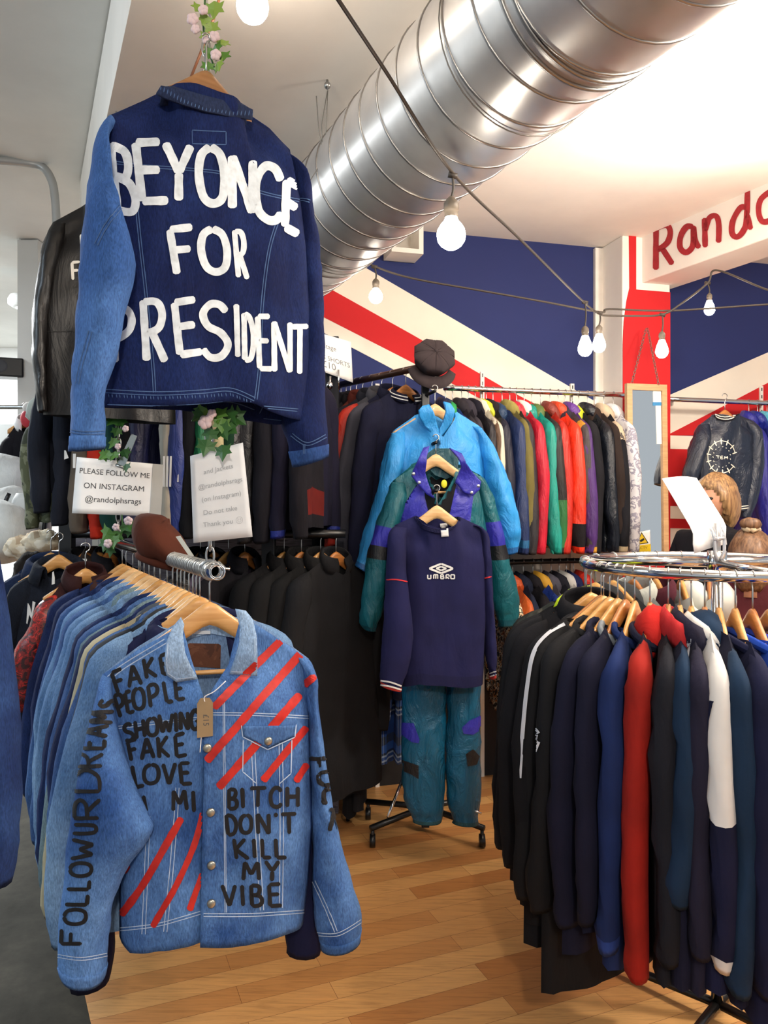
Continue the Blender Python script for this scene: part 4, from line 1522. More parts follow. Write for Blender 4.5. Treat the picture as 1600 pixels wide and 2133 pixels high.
# seams, pocket flap, waistband
acc = MB()
LST = cloth('#a9bcd4', .9, .1)
dbl(skBR, acc, [(436, 1486), (540, 1488), (642, 1494)], w=1.5, gap=5)
dbl(skBL, acc, [(246, 1515), (330, 1505), (420, 1495)], w=1.5, gap=5)
for pl_ in ([(502, 1510), (505, 1534), (556, 1560), (612, 1535), (615, 1508)], [(506, 1540), (505, 1606), (532, 1630)], [(606, 1540), (604, 1610), (580, 1632)]):
    for a, b in zip(pl_, pl_[1:]):
        skBR.stroke(acc, [a, b], 2.0, .0045)
dbl(skBR, acc, [(526, 1545), (535, 1720), (545, 1895)], w=1.5, gap=7)
dbl(skBR, acc, [(584, 1545), (586, 1720), (584, 1890)], w=1.5, gap=7)
dbl(skBR, acc, [(466, 1445), (468, 1680), (470, 1900)], w=1.4, gap=3)
dbl(skBR, acc, [(424, 1905), (520, 1905), (632, 1898)], w=1.6, gap=6)
dbl(skBL, acc, [(370, 1640), (360, 1780), (345, 1940)], w=1.5, gap=7)
dbl(skBL, acc, [(310, 1700), (305, 1830), (300, 1945)], w=1.5, gap=7)
dbl(skBL, acc, [(252, 1935), (330, 1925), (418, 1900)], w=1.6, gap=6)
dbl(skBL, acc, [(228, 1412), (262, 1385), (345, 1335)], w=2.0, gap=9)
dbl(skBl, acc, [(122, 1990), (170, 1996), (222, 1988)], w=1.6, gap=6)
dbl(skBr, acc, [(662, 1945), (705, 1945), (752, 1918)], w=1.6, gap=6)
dbl(skBr, acc, [(655, 1835), (680, 1890), (700, 1940)], w=1.6, gap=6)
for pl_ in ([(349, 1400), (368, 1413), (408, 1408)], [(350, 1340), (347, 1375), (350, 1400)], [(481, 1397), (531, 1400)], [(531, 1330), (531, 1398)]):
    for a, b in zip(pl_, pl_[1:]):
        skBc.stroke(acc, [a, b], 1.6, .004)
acc.build('seams', LST, rb, weld=0)
acc = MB()
skBR.area(acc, [(504, 1512), (507, 1531), (556, 1556), (610, 1532), (613, 1510)], .004)
mesh('pocket_flap', acc.V, acc.F, DBD, rb, solid=.004)
for (bx_, by_, sk_) in ((433, 1557, skBR), (556, 1542, skBR), (438, 1690, skBR), (440, 1800, skBR), (440, 1880, skBR)):
    p = sk_.hit(bx_, by_, .007)
    if p:
        m = MB(); m.lathe([(0, .003), (.006, .003), (.009, .001), (.0095, -.003), (0, -.003)], n=18)
        o = m.build('button', plain('#a7a59a', .35, .8), rb); o.location = p; o.rotation_euler = (math.pi / 2, 0, 0)
hB2 = hB + Vector((0, 0, .06))
hanger('wooden hanger at the front of the chrome rail, in the pale painted denim jacket', hB2, 14, .06, .2, wood('#c08a4c', '#d6a468'), rail_r=.018)
# kraft price tag
pc = skBR.hit(428, 1490, .012) or Vector((-.01, -.1, -.27))
tg_o = fb.M @ pc
rt = empty('price_tag', 'brown card price tag on a white string on the front denim jacket', 'price tag', tg_o, 14)
poly = [(-.016, .030), (-.009, .041), (.010, .041), (.017, .030), (.017, -.041), (-.016, -.043)]
m = MB(); m.prism(poly, -.0008, .0008); m.build('card', plain('#8f795a', .8), rt, smooth=False)
V, Fc = text_mesh('£15', 1.0)
mesh('lettering', [Vector((v.y * .017 - .003, -.0012, -v.x * .017 - .006)) for v in V], Fc, INK, rt, smooth=False)
m = MB(); m.tube(crom([(.044, .0, .075), (.02, -.004, .055), (.0, -.004, .045), (0, -.003, .034)], 12), .0011, 5); m.tube(crom([(0, .003, .03), (-.006, .004, -.03), (-.010, .002, -.075)], 10), .0011, 5); m.build('string', plain('#e8e8ea', .7), rt)
# ================================================================== GARMENTS FROM OUTLINES
def pix_garment(name, label, cat, fr, front, back, lft, rgt, hem, dep, m, sl=None, sr=None, sm=None, cuffm=None, cuffv=.92, nu=26, nv=30, fold=.01, seed=0, nk=(.36, .64), ndep=.045,
                hemm=None, hemv=.95, bands=None, wr=.007):
    """garment whose panels follow pixel outlines on its own plane; returns root and surfaces"""
    root = empty(name, label, cat, fr.o, fr.deg)
    pl = fr.pl
    V, Fc, tag = torso(pl(front), pl(back), pl(lft), pl(rgt), pl(hem), pl(hem), dep, nu, nv, fold, seed, nk, ndep)
    split('body', V, Fc, lambda i: tag[i][1] < hemv, m, root)
    split('hem_band', V, Fc, lambda i: tag[i][1] >= hemv, hemm or m, root)
    sk = Skin(fr, [(V, Fc)])
    out = []
    for k, s in enumerate((sl, sr)):
        if not s:
            out.append(None); continue
        V, Fc, tg = sleeve_tube(stn(fr, s), 34, 18, wr, seed + k)
        if bands:
            lo = 0
            for hi, bm_, nm in bands:
                split(nm, V, Fc, lambda i: lo <= tg[i] < min(hi, cuffv), bm_, root)
                lo = hi
        else:
            split('sleeve', V, Fc, lambda i: tg[i] < cuffv, sm or m, root)
        split('cuff', V, Fc, lambda i: tg[i] >= cuffv, cuffm or sm or m, root)
        out.append(Skin(fr, [(V, Fc)]))
    return root, sk, out[0], out[1]

# ---- three-arm stand
post = P(886, 800, 3.50)
PX_, PY_ = post.x, post.y
r = empty('garment_stand', 'black garment stand with arms behind the blue tracksuits, flat cap on its top', 'clothes stand', (PX_, PY_, 0))
m = MB(); m.box((0, 0, 1.06), (.036, .036, 2.08)); m.build('post', BLACKM, r, smooth=False, bevel=.004)
AN = P(868, 767, 3.46) - Vector((PX_, PY_, 0)); AF = P(700, 804, 3.98) - Vector((PX_, PY_, 0)); AF.z = AN.z
m = MB(); m.tube([Vector((0, 0, AN.z)), AN, AF], .0165, 14); m.build('arm', plain('#4a342b', .35, .6), r)
hooks = [P(906, 815, 3.36), P(908, 922, 3.21), P(909, 1022, 3.06)]
m = MB()
for h in hooks:
    q = h - Vector((PX_, PY_, 0))
for h in hooks:
    q = h - Vector((PX_, PY_, 0))
    m = MB(); m.tube([Vector((0, 0, q.z)), q + Vector((0, -.012, 0))], .0075, 8); m.build('peg', BLACKM, r)
m = MB()
for a in (35, 155, 215, 325):
    d = Vector((math.cos(math.radians(a)), math.sin(math.radians(a)), 0))
    m.tube([Vector((0, 0, .11)), d * .30 + Vector((0, 0, .085))], .014, 8)
m.build('feet', BLACKM, r)
for a in (35, 155, 215, 325):
    d = Vector((math.cos(math.radians(a)), math.sin(math.radians(a)), 0)) * .29
    m = MB(); m.tube([d + Vector((-.012, 0, .03)), d + Vector((.012, 0, .03))], .028, 12); m.tube([d + Vector((0, 0, .03)), d + Vector((0, 0, .085))], .008, 8)
    m.build('caster', BLACKM, r)
m = MB(); a0 = P(808, 1702, 3.3); a1 = P(838, 1625, 3.42)
m.tube([a0 - Vector((PX_, PY_, 0)), a1 - Vector((PX_, PY_, 0))], .007, 8); m.build('brace', CHROME, r)

# ---- C: navy sweatshirt
fc = Fr(P(910, 1040, 3.06), 8)
NAVY = cloth('#191a42', .9, .25)
NAVYD = cloth('#15163a', .9, .25)
rC, skC, sCl, sCr = pix_garment('sweatshirt', 'plain navy sweatshirt with a small white diamond emblem, front of the stand', 'sweatshirt', fc,
    [(822, 1094), (866, 1074), (885, 1092), (915, 1101), (940, 1094), (957, 1076), (1004, 1098)], [(822, 1094), (866, 1074), (890, 1080), (930, 1080), (957, 1076), (1004, 1098)],
    [(822, 1094), (842, 1200), (846, 1300), (838, 1430)], [(1004, 1098), (1013, 1180), (1014, 1280), (1006, 1425)],
    [(838, 1430), (870, 1420), (920, 1423), (960, 1428), (1006, 1425)], .055, NAVY,
    [((822, 1096), (850, 1100), .0, .02), ((810, 1112), (846, 1130), -.01, .045), ((806, 1160), (846, 1180), -.02, .05), ((803, 1220), (850, 1230), -.025, .055), ((799, 1290), (859, 1295), -.03, .055),
     ((795, 1345), (860, 1345), -.03, .05), ((792, 1390), (850, 1395), -.03, .045), ((791, 1413), (838, 1426), -.03, .04), ((793, 1428), (836, 1440), -.03, .038)],
    [((985, 1094), (1004, 1098), .0, .02), ((995, 1110), (1018, 1118), .02, .045), ((1000, 1180), (1022, 1182), .02, .05), ((1003, 1260), (1026, 1258), .02, .05), ((1008, 1330), (1031, 1328), .015, .045),
     ((1014, 1380), (1033, 1376), .01, .04), ((1020, 1400), (1033, 1394), .01, .036), ((1020, 1414), (1032, 1408), .01, .034)],
    cuffm=plain('#a5261f', .85), cuffv=.90, seed=1.5, fold=.009, nk=(.30, .68), hemm=NAVYD, hemv=.93)
acc = MB()
skC.stroke(acc, [(866, 1075), (878, 1092), (895, 1102), (915, 1106), (935, 1101), (948, 1090), (957, 1077)], 9, .004, True, 0)
mesh('collar', acc.V, acc.F, NAVYD, rC, solid=.005)
acc = MB(); WP = plain('#d8d8d6', .7)
dm = [(919, 1174), (944, 1184), (919, 1194), (894, 1184)]
def ring(sk_, a_, pts, w, off=.0035):
    for p, q in zip(pts, pts[1:] + pts[:1]):
        sk_.stroke(a_, [p, q], w, off, False, 0, 1.5)
ring(skC, acc, dm, 4.2)
ring(skC, acc, [(919, 1180), (930, 1184), (919, 1188), (908, 1184)], 3.6)
acc.build('diamond_emblem', WP, rC, weld=0)
acc = MB()
x0 = 891
U_ = {'U': [[(0, 0), (0, 9), (8, 9), (8, 0)]], 'M': [[(0, 9), (0, 0), (11, 0), (11, 9)], [(5.5, 0), (5.5, 9)]], 'B': [[(0, 0), (0, 9), (8, 9), (8, 4.5), (0, 4.5)], [(0, 0), (7, 0), (7, 4.5)]],
      'R': [[(0, 9), (0, 0), (8, 0), (8, 4.5)], [(2, 5), (8, 9)]], 'O': [[(0, 0), (10, 0), (10, 9), (0, 9), (0, 0)]]}
for ch, ox in (('U', 0), ('M', 12), ('B', 27), ('R', 38), ('O', 48)):
    for st_ in U_[ch]:
        for p, q in zip(st_, st_[1:]):
            skC.stroke(acc, [(x0 + ox + p[0] * .78, 1197 + p[1] * .92), (x0 + ox + q[0] * .78, 1197 + q[1] * .92)], 2.6, .0035, False, 0, 1.5, taper=False)
acc.build('emblem_lettering', WP, rC, weld=0)
acc = MB(); sCl.stroke(acc, [(806, 1208), (825, 1207), (848, 1212)], 2.6, .003, True, 0); sCr.stroke(acc, [(1004, 1206), (1024, 1201)], 2.6, .003, False, 0)
acc.build('red_piping', plain('#b3242c', .8), rC, weld=0)
acc = MB()
for k in (0, 1):
    sCl.stroke(acc, [(791, 1417 + k * 9), (815, 1421 + k * 9), (838, 1430 + k * 8)], 3.4, .003, True, 0)
    sCr.stroke(acc, [(1021, 1403 + k * 7), (1033, 1398 + k * 7)], 2.6, .003, False, 0)
acc.build('cuff_stripes', WP, rC, weld=0)
acc = MB(); skC.area(acc, [(916, 1091), (932, 1090), (934, 1117), (919, 1118)], .007, 6); mesh('label', acc.V, acc.F, plain('#d4d4d4', .7), rC, solid=.001)
hanger('pale wooden hanger in the navy sweatshirt', fc.o + Vector((0, 0, .045)), 8, .055, .185, HWOODP, rail_r=.010)

# ---- D: light blue shell jacket
fd = Fr(P(906, 832, 3.36), 12)
LB = nylon('#2a8fd6', .5, .6); LBD = nylon('#1d5fa0', .5, .6)
rD, skD, sDl, sDr = pix_garment('shell_jacket', 'bright light blue shell jacket, highest on the front of the stand', 'jacket', fd,
    [(818, 898), (870, 862), (888, 880), (912, 915), (935, 880), (948, 856), (1003, 890)], [(818, 898), (870, 862), (905, 852), (948, 856), (1003, 890)],
    [(818, 898), (826, 1000), (830, 1200)], [(1003, 890), (1016, 1000), (1022, 1180)], [(830, 1200), (925, 1205), (1022, 1180)], .07, LB,
    [((815, 902), (845, 900), .0, .02), ((806, 930), (842, 940), -.01, .06), ((793, 985), (834, 1000), -.015, .07), ((779, 1040), (822, 1055), -.015, .07), ((765, 1090), (806, 1105), -.01, .065), ((753, 1130), (790, 1145), -.01, .055),
     ((746, 1160), (776, 1172), -.01, .045), ((738, 1178), (766, 1196), -.01, .045)],
    [((980, 888), (1004, 892), .0, .02), ((990, 910), (1022, 925), .01, .06), ((1002, 965), (1042, 962), -.02, .07), ((1015, 1020), (1061, 1012), -.04, .075), ((1026, 1070), (1075, 1062), -.05, .075), ((1036, 1110), (1083, 1102), -.055, .065),
     ((1046, 1132), (1081, 1126), -.055, .05), ((1048, 1156), (1077, 1150), -.055, .045)],
    cuffm=LBD, cuffv=.9, seed=6, fold=.012, nk=(.30, .70), ndep=.05, wr=.012)
acc = MB()
V1, F1 = flatpart('collar', fd, [(868, 856), (876, 848), (890, 845), (900, 862), (913, 896), (912, 914), (896, 900), (880, 884), (870, 870)], lambda x, z: -.06 if x is None else -.062 - .03 * math.exp(-((z + .06) / .05) ** 2), LB, rD, .012)
V1, F1 = flatpart('collar', fd, [(922, 838), (936, 842), (944, 856), (940, 880), (926, 900), (914, 914), (914, 896), (922, 876), (926, 858)], lambda x, z: -.06 if x is None else -.06 - .02 * math.exp(-((z + .06) / .05) ** 2), LB, rD, .012)
acc = MB(); skD.stroke(acc, [(913, 914), (912, 960), (912, 1010)], 5, .004, False, .1); acc.build('zip', plain('#2a5d86', .4, .4), rD, weld=0)
p = skD.hit(912, 912, .012)
m = MB(); m.tube([p + Vector((0, 0, .01)), p + Vector((.004, -.004, -.03))], .005, 8); m.build('zip_pull', plain('#3f7fae', .3, .6), rD)
hanger('light wooden hanger in the light blue shell jacket', fd.o + Vector((0, 0, .05)), 12, .055, .19, HWOODP, rail_r=.010)

# ---- E: teal and purple track jacket
fe = Fr(P(908, 936, 3.21), 10)
TEAL = nylon('#0c5863', .42, .6); PURP = nylon('#2b2a9c', .45, .5); BLK = nylon('#0d0e14', .5, .4); TEALD = nylon('#0a4450', .42, .6)
rE, skE, sEl, sEr = pix_garment('track_jacket', 'teal and purple track jacket between the light blue jacket and the navy sweatshirt', 'jacket', fe,
    [(818, 1002), (862, 972), (880, 985), (905, 1050), (935, 1000), (956, 972), (1001, 990)], [(818, 1002), (862, 966), (905, 950), (956, 966), (1001, 990)],
    [(818, 1002), (832, 1120), (836, 1290)], [(1001, 990), (1016, 1110), (1020, 1280)], [(836, 1290), (925, 1296), (1020, 1280)], .06, TEAL,
    [((816, 1004), (846, 1006), .0, .02), ((806, 1030), (846, 1040), .0, .055), ((790, 1080), (834, 1090), .0, .06), ((776, 1118), (822, 1128), .0, .062), ((764, 1175), (814, 1180), .0, .062),
     ((755, 1230), (806, 1232), .0, .058), ((750, 1275), (796, 1278), .0, .05), ((752, 1296), (786, 1300), .0, .045), ((760, 1312), (784, 1314), .0, .04)],
    [((978, 988), (1002, 992), .0, .02), ((988, 1010), (1020, 1020), .02, .055), ((998, 1070), (1034, 1068), .03, .06), ((1008, 1120), (1048, 1116), .03, .062), ((1014, 1180), (1062, 1176), .03, .062),
     ((1020, 1230), (1076, 1226), .03, .06), ((1028, 1266), (1080, 1262), .03, .052), ((1034, 1284), (1080, 1280), .03, .045), ((1038, 1306), (1076, 1300), .03, .04)],
    cuffm=TEALD, cuffv=.92, seed=11, fold=.012, nk=(.28, .72), ndep=.05, wr=.012,
    bands=[(.28, TEAL, 'sleeve'), (.40, PURP, 'purple_band'), (.485, BLK, 'black_band'), (1.1, TEAL, 'lower_sleeve')])
acc = MB()
skE.area(acc, [(868, 1010), (893, 1020), (905, 1060), (905, 1090), (835, 1090), (838, 1060), (868, 1040)], .004)
skE.area(acc, [(946, 1005), (975, 1005), (985, 1030), (978, 1090), (925, 1090), (925, 1050)], .004)
acc.build('purple_yoke', PURP, rE, weld=0)
acc = MB(); skE.area(acc, [(886, 985), (908, 1000), (930, 990), (948, 1010), (932, 1090), (898, 1090), (886, 1040)], .006); acc.build('black_lining', cloth('#101116', .9, .2), rE, weld=0)
acc = MB(); skE.stroke(acc, [(910, 1015), (912, 1080)], 4, .012, False, 0); acc.build('zip', plain('#6a6e74', .35, .8), rE, weld=0)
VL_, FL_ = flatpart('collar', fe, [(880, 934), (893, 930), (884, 955), (884, 985), (892, 1010), (905, 1040), (888, 1030), (872, 1012), (856, 992), (858, 982), (868, 955)], lambda x, z: -.06 if x is None else -.07 - .03 * math.exp(-((z + .05) / .04) ** 2), PURP, rE, .008)
VR_, FR_ = flatpart('collar', fe, [(935, 934), (958, 946), (966, 965), (984, 985), (1001, 1003), (998, 1020), (984, 1033), (965, 1026), (948, 1003), (958, 975), (950, 955)], lambda x, z: -.06 if x is None else -.065 - .03 * math.exp(-((z + .05) / .04) ** 2), PURP, rE, .008)
g = fe.pl([(888, 946), (905, 934), (938, 934), (956, 950), (954, 985), (930, 998), (906, 990), (890, 972)], .02)
m = MB(); m.prism(g, .018, .024); m.build('teal_lining', TEALD, rE, smooth=False)
skEc = Skin(fe, [(VL_, FL_), (VR_, FR_)])
for k, (x, y) in enumerate(((996, 1012), (982, 1026), (861, 986), (873, 1005))):
    p = skEc.hit(x, y, .004)
    if p:
        m = MB(); m.lathe([(0, .003), (.005, .003), (.0075, .0), (.008, -.002), (0, -.002)], n=14)
        o = m.build('snap_button', plain('#b9bcc4', .3, .8), rE); o.location = p; o.rotation_euler = (math.pi / 2, 0, 0)
p = Vector((*fe.px(924, 1008, -.075), 0)); p = Vector((p.x, -.085, p.y))
m = MB(); m.ball(p, (.013, .004, .017), 12, 8); m.build('yellow_tag', plain('#c9c41e', .6), rE)
hanger('wooden hanger tilted in the teal and purple track jacket', fe.o + Vector((0, 0, .05)), 10, .055, .19, HWOODP, rail_r=.010)

# ---- F: teal tracksuit trousers
ff = Fr(P(918, 1440, 3.2), 10)
rF = empty('track_trousers', 'teal shiny track trousers with purple patches below the navy sweatshirt', 'trousers', ff.o, 10)
TEALP = nylon('#0b5577', .28, 1.0)
legs = []
for k, L in enumerate(([((836, 1330), (925, 1330), .0, .05), ((838, 1434), (929, 1437), -.01, .055), ((837, 1512), (928, 1512), -.015, .06), ((837, 1587), (926, 1587), -.02, .06), ((841, 1650), (926, 1650), -.02, .06), ((846, 1680), (924, 1682), -.02, .052), ((858, 1696), (920, 1696), -.02, .042), ((860, 1712), (918, 1712), -.02, .04)],
                       [((922, 1330), (1000, 1330), .0, .05), ((931, 1437), (1000, 1434), -.01, .055), ((930, 1512), (1000, 1512), -.015, .06), ((929, 1587), (1001, 1580), -.02, .06), ((931, 1650), (1001, 1650), -.02, .058), ((935, 1680), (999, 1684), -.02, .05), ((940, 1696), (996, 1698), -.02, .042), ((942, 1714), (996, 1716), -.02, .04)])):
    V, Fc, tg = sleeve_tube(stn(ff, L), 40, 22, .014, 20 + k)
    split('leg', V, Fc, lambda i: tg[i] < .93, TEALP, rF)
    split('ankle_cuff', V, Fc, lambda i: tg[i] >= .93, TEALD, rF)
    legs.append(Skin(ff, [(V, Fc)]))
for nm_, mm_, lg_, pl_ in (('purple_patch', PURP, 0, [(838, 1505), (862, 1506), (874, 1540), (872, 1548), (858, 1545), (838, 1530)]), ('purple_patch', PURP, 1, [(962, 1515), (978, 1500), (1000, 1490), (1000, 1520), (985, 1530), (966, 1528)]),
                          ('black_patch', BLK, 0, [(838, 1582), (872, 1594), (872, 1622), (856, 1612), (838, 1604)]), ('black_patch', BLK, 1, [(970, 1570), (985, 1560), (998, 1575), (992, 1592), (974, 1596)])):
    acc = MB(); legs[lg_].area(acc, pl_, .004, 6); acc.build(nm_, mm_, rF, weld=0)
p = legs[1].hit(992, 1692, .006)
m = MB(); m.tube([p + Vector((-.012, 0, .01)), p + Vector((.016, -.004, -.002))], .005, 8); m.build('zip_pull', CHROME, rF)

# ---- G: black leather jacket at the far chain, back to the viewer
fg = Fr(P(226, 440, 2.80), 26)
LEATH = nylon('#110e0e', .40, .2)
rG, skG, sGl, sGr = pix_garment('leather_jacket', 'black leather jacket with white letters hanging behind the denim jacket with capitals', 'jacket', fg,
    [(112, 462), (190, 420), (222, 425), (256, 422), (340, 470)], [(112, 462), (190, 420), (222, 414), (256, 422), (340, 470)],
    [(112, 462), (82, 640), (90, 864)], [(340, 470), (362, 640), (366, 884)], [(90, 864), (200, 872), (300, 880), (366, 884)], .06, LEATH,
    [((110, 463), (140, 468), .0, .02), ((92, 500), (132, 512), .0, .05), ((76, 580), (112, 590), -.01, .055), ((66, 680), (98, 682), -.01, .055), ((68, 770), (96, 770), -.01, .05), ((76, 830), (97, 830), -.01, .045), ((80, 858), (98, 858), -.01, .042)],
    [((316, 468), (342, 472), .0, .02), ((330, 520), (372, 515), .0, .05), ((345, 620), (385, 620), .0, .055), ((350, 740), (386, 740), .0, .05), ((352, 820), (380, 820), .0, .042)],
    seed=14, fold=.012)
acc = MB(); let(skG, acc, 'F', 149, 546, 18, 38, 2, 0, 6, .004)
skG.stroke(acc, [(170, 490), (172, 536)], 7, .004); acc.build('painted_words', plain('#e2ddd2', .6), rG, weld=0)
acc = MB(); skG.stroke(acc, [(86, 692), (150, 690), (240, 696)], 2, .003); acc.build('seam', plain('#0c0908', .6), rG, weld=0)
hanger('wooden hanger on the far chain, in the black leather jacket', fg.o + Vector((0, 0, .10)), 26, .06, .2, HWOODO, rail_r=.006)

# ---- H: dark satin bomber on the right wall rail
fh = Fr(P(1510, 842, 3.98), 14)
SAT = nylon('#1b2233', .32, .5)
rH, skH, sHl, sHr = pix_garment('bomber_jacket', 'dark navy satin bomber with a round white emblem on its back', 'jacket', fh,
    [(1458, 884), (1488, 862), (1510, 872), (1532, 862), (1568, 876)], [(1458, 884), (1488, 862), (1510, 866), (1532, 862), (1568, 876)],
    [(1458, 884), (1452, 960), (1452, 1060)], [(1568, 876), (1570, 960), (1560, 1062)], [(1452, 1060), (1510, 1066), (1560, 1062)], .06, SAT,
    [((1458, 884), (1478, 884), .0, .02), ((1448, 905), (1476, 915), -.01, .05), ((1440, 935), (1466, 945), -.015, .055), ((1432, 965), (1458, 972), -.02, .055), ((1427, 985), (1450, 996), -.02, .05), ((1426, 1005), (1446, 1012), -.02, .045)],
    [((1548, 874), (1568, 878), .0, .02), ((1556, 900), (1582, 900), -.01, .05), ((1556, 960), (1586, 960), -.015, .055), ((1548, 1020), (1578, 1022), -.02, .05), ((1540, 1060), (1566, 1062), -.02, .045), ((1538, 1078), (1560, 1078), -.02, .04)],
    seed=17, fold=.016, hemm=SAT, hemv=.93)
acc = MB()
skH.stroke(acc, [(1488, 861), (1498, 869), (1511, 872), (1524, 869), (1533, 860)], 11, .006, True, 0); mesh('collar', acc.V, acc.F, cloth('#1d1a22', .9), rH, solid=.006)
acc = MB()
for dy in (-2, 3):
    skH.stroke(acc, [(1489, 861 + dy), (1499, 868 + dy), (1511, 871 + dy), (1523, 868 + dy), (1532, 861 + dy)], 2, .011, True, 0, 2)
skH.stroke(acc, [(1455, 1052), (1510, 1058), (1558, 1053)], 2, .005, True, 0, 3); skH.stroke(acc, [(1455, 1058), (1510, 1063), (1558, 1058)], 2, .005, True, 0, 3)
acc.build('rib_stripes', plain('#d9d4c8', .8), rH, weld=0)
acc = MB()
cx, cy, ex, ey = 1503, 952, 29, 34
pts = [(cx + ex * math.cos(t), cy + ey * math.sin(t)) for t in [math.radians(35 + 310 * k / 12) for k in range(13)]]
for p, q in zip(pts, pts[1:]):
    skH.stroke(acc, [p, q], 1.8, .0035, False, 0, 2, taper=False)
for p in pts:
    d = (p[0] - cx, p[1] - cy)
    skH.stroke(acc, [(cx + d[0] * .76, cy + d[1] * .76), (cx + d[0] * 1.14, cy + d[1] * 1.14)], 2.4, .004, False, 0, 2)
for a in range(0, 360, 24):
    t = math.radians(a + 8)
    skH.stroke(acc, [(cx + 17 * math.cos(t), cy + 21 * math.sin(t)), (cx + 18.5 * math.cos(t + .12), cy + 22 * math.sin(t + .12))], 1.8, .0035, False, 0, 1.5)
let(skH, acc, 'T', 1491, 949, 8, 6, 1, 1, 2, .004, 0); let(skH, acc, 'E', 1500, 950, 6, 6, 0, 0, 1.8, .004, 0); let(skH, acc, 'M', 1508, 950.5, 7, 6, 0, 0, 1.8, .004, 0)
acc.build('round_emblem', plain('#d8d6c8', .7), rH, weld=0)
hanger('wooden hanger in the dark satin bomber', fh.o + Vector((0, 0, .04)), 14, .055, .16, HWOODO)

# ================================================================== HATS
c = P(905, 742, 3.40)
r = empty('flat_cap', 'dark grey eight-panel cap on top of the garment stand', 'cap', c)
V, Fc = [], []
nr, na = 10, 64
Mx = Matrix.Rotation(math.radians(60), 3, 'X') @ Matrix.Rotation(math.radians(10), 3, 'Y')
for j in range(nr + 1):
    t = j / nr
    for k in range(na):
        a = 2 * math.pi * k / na
        s = .93 + .07 * math.cos(math.pi / 8) / math.cos(((a + math.pi / 8) % (math.pi / 4)) - math.pi / 8) * 1.0
        f = abs(((a / (math.pi / 4)) % 1) - .5) * 2
        R = .098 * min(1, t * 1.25) * s * (1 - .14 * f ** 4 * 0)
        poly = math.cos(math.pi / 8) / math.cos(((a + math.pi / 8) % (math.pi / 4)) - math.pi / 8)
        R = .1 * poly * math.sin(min(1, t * 1.15) * math.pi / 2) if t < .87 else .1 * poly * (1 - (t - .87) * 1.6)
        z = .035 * math.cos(min(1, t * 1.15) * math.pi / 2) ** .8 if t < .87 else -.001 - (t - .87) * .38
        z += -.006 * (f ** 8) * t + .004 * noise.noise(Vector((math.cos(a) * 2, math.sin(a) * 2, t * 2)))
        V.append(Mx @ Vector((R * math.cos(a), R * math.sin(a) * .96, z)))
Fc = [(j * na + k, j * na + (k + 1) % na, (j + 1) * na + (k + 1) % na, (j + 1) * na + k) for j in range(nr) for k in range(na)]
Fc.append(tuple(nr * na + k for k in range(na)))
CAPM = cloth('#3b3234', .9, .25)
mesh('crown', V, Fc, CAPM, r, weld=1e-5)
m = MB(); m.ball(Mx @ Vector((0, 0, .037)), (.009, .006, .009), 10, 6); m.build('button', CAPM, r)
V, Fc = [], []
for i in range(17):
    a = math.radians(200 + 140 * i / 16)
    for k, (q, dz) in enumerate(((.80, -.045), (1.0, -.052), (1.16, -.058))):
        e = 1 + (q - .8) * .5 * math.sin(math.pi * i / 16)
        V.append(Mx @ Vector((.1 * q * e * math.cos(a), .1 * q * e * math.sin(a), dz)))
Fc = [(i * 3 + k, i * 3 + k + 1, i * 3 + k + 4, i * 3 + k + 3) for i in range(16) for k in range(2)]
mesh('peak', V, Fc, CAPM, r, solid=.005)
m = MB()
for k in range(8):
    a = math.pi / 4 * k
    pts = []
    for j in range(8):
        t = j / 8 * .86
        pl_ = 1
        pts.append(Mx @ Vector((.1 * math.cos(math.pi / 8) / math.cos(((a + math.pi / 8) % (math.pi / 4)) - math.pi / 8) * math.sin(t * 1.15 * math.pi / 2) * math.cos(a), .096 * math.cos(math.pi / 8) / math.cos(((a + math.pi / 8) % (math.pi / 4)) - math.pi / 8) * math.sin(t * 1.15 * math.pi / 2) * math.sin(a), .035 * math.cos(t * 1.15 * math.pi / 2) ** .8 - .0055 * t + .0005)))
    m.tube(pts, .0012, 5)
m.build('panel_seams', cloth('#2b2426', .9, .2), r)

# brown felt beret on the denim rail
c = P(338, 1128, 2.12)
r = empty('beret', 'soft brown felt beret lying on the chrome rail', 'hat', c)
FELT = cloth('#4a2418', .95, .3, .2)
V, Fc = [], []
nu_, nv_ = 32, 16
Mb = Matrix.Rotation(math.radians(18), 3, 'Y')
for j in range(nv_ + 1):
    t = math.pi * j / nv_
    for k in range(nu_):
        a = 2 * math.pi * k / nu_
        d = Vector((math.sin(t) * math.cos(a), math.sin(t) * math.sin(a), math.cos(t)))
        rr = 1 + .09 * noise.noise(d * 1.6 + Vector((3, 1, 0))) - .13 * math.exp(-((d.x - .25 + .4 * d.z) / .10) ** 2) * max(0, d.z + .2) * (1 if d.y < .3 else .4)
        p = Vector((d.x * .094 * rr, d.y * .08 * rr, d.z * .058 * rr * (1.15 if d.x < 0 else .9)))
        p.z += -.020 * max(0, d.x) - .02 * d.x
        V.append(Mb @ p)
for j in range(nv_):
    for k in range(nu_):
        q = (k + 1) % nu_
        Fc.append((j * nu_ + k, j * nu_ + q, (j + 1) * nu_ + q, (j + 1) * nu_ + k))
mesh('crown', V, Fc, FELT, r)
m = MB()
pts = [Mb @ Vector((.062 * math.cos(t) + .012, .052 * math.sin(t), -.054)) for t in [2 * math.pi * k / 32 for k in range(32)]]
m.tube(pts, .010, 8, closed=True); m.build('band', FELT, r)
a = P(366, 1118, 2.03) - c; b_ = P(376, 1116, 2.03) - c; d_ = P(395, 1160, 2.02) - c; e_ = P(404, 1158, 2.02) - c
mesh('price_strip', [a, b_, e_, d_], [(0, 1, 2, 3)], plain('#b9bcb4', .7), r, smooth=False, solid=.001)

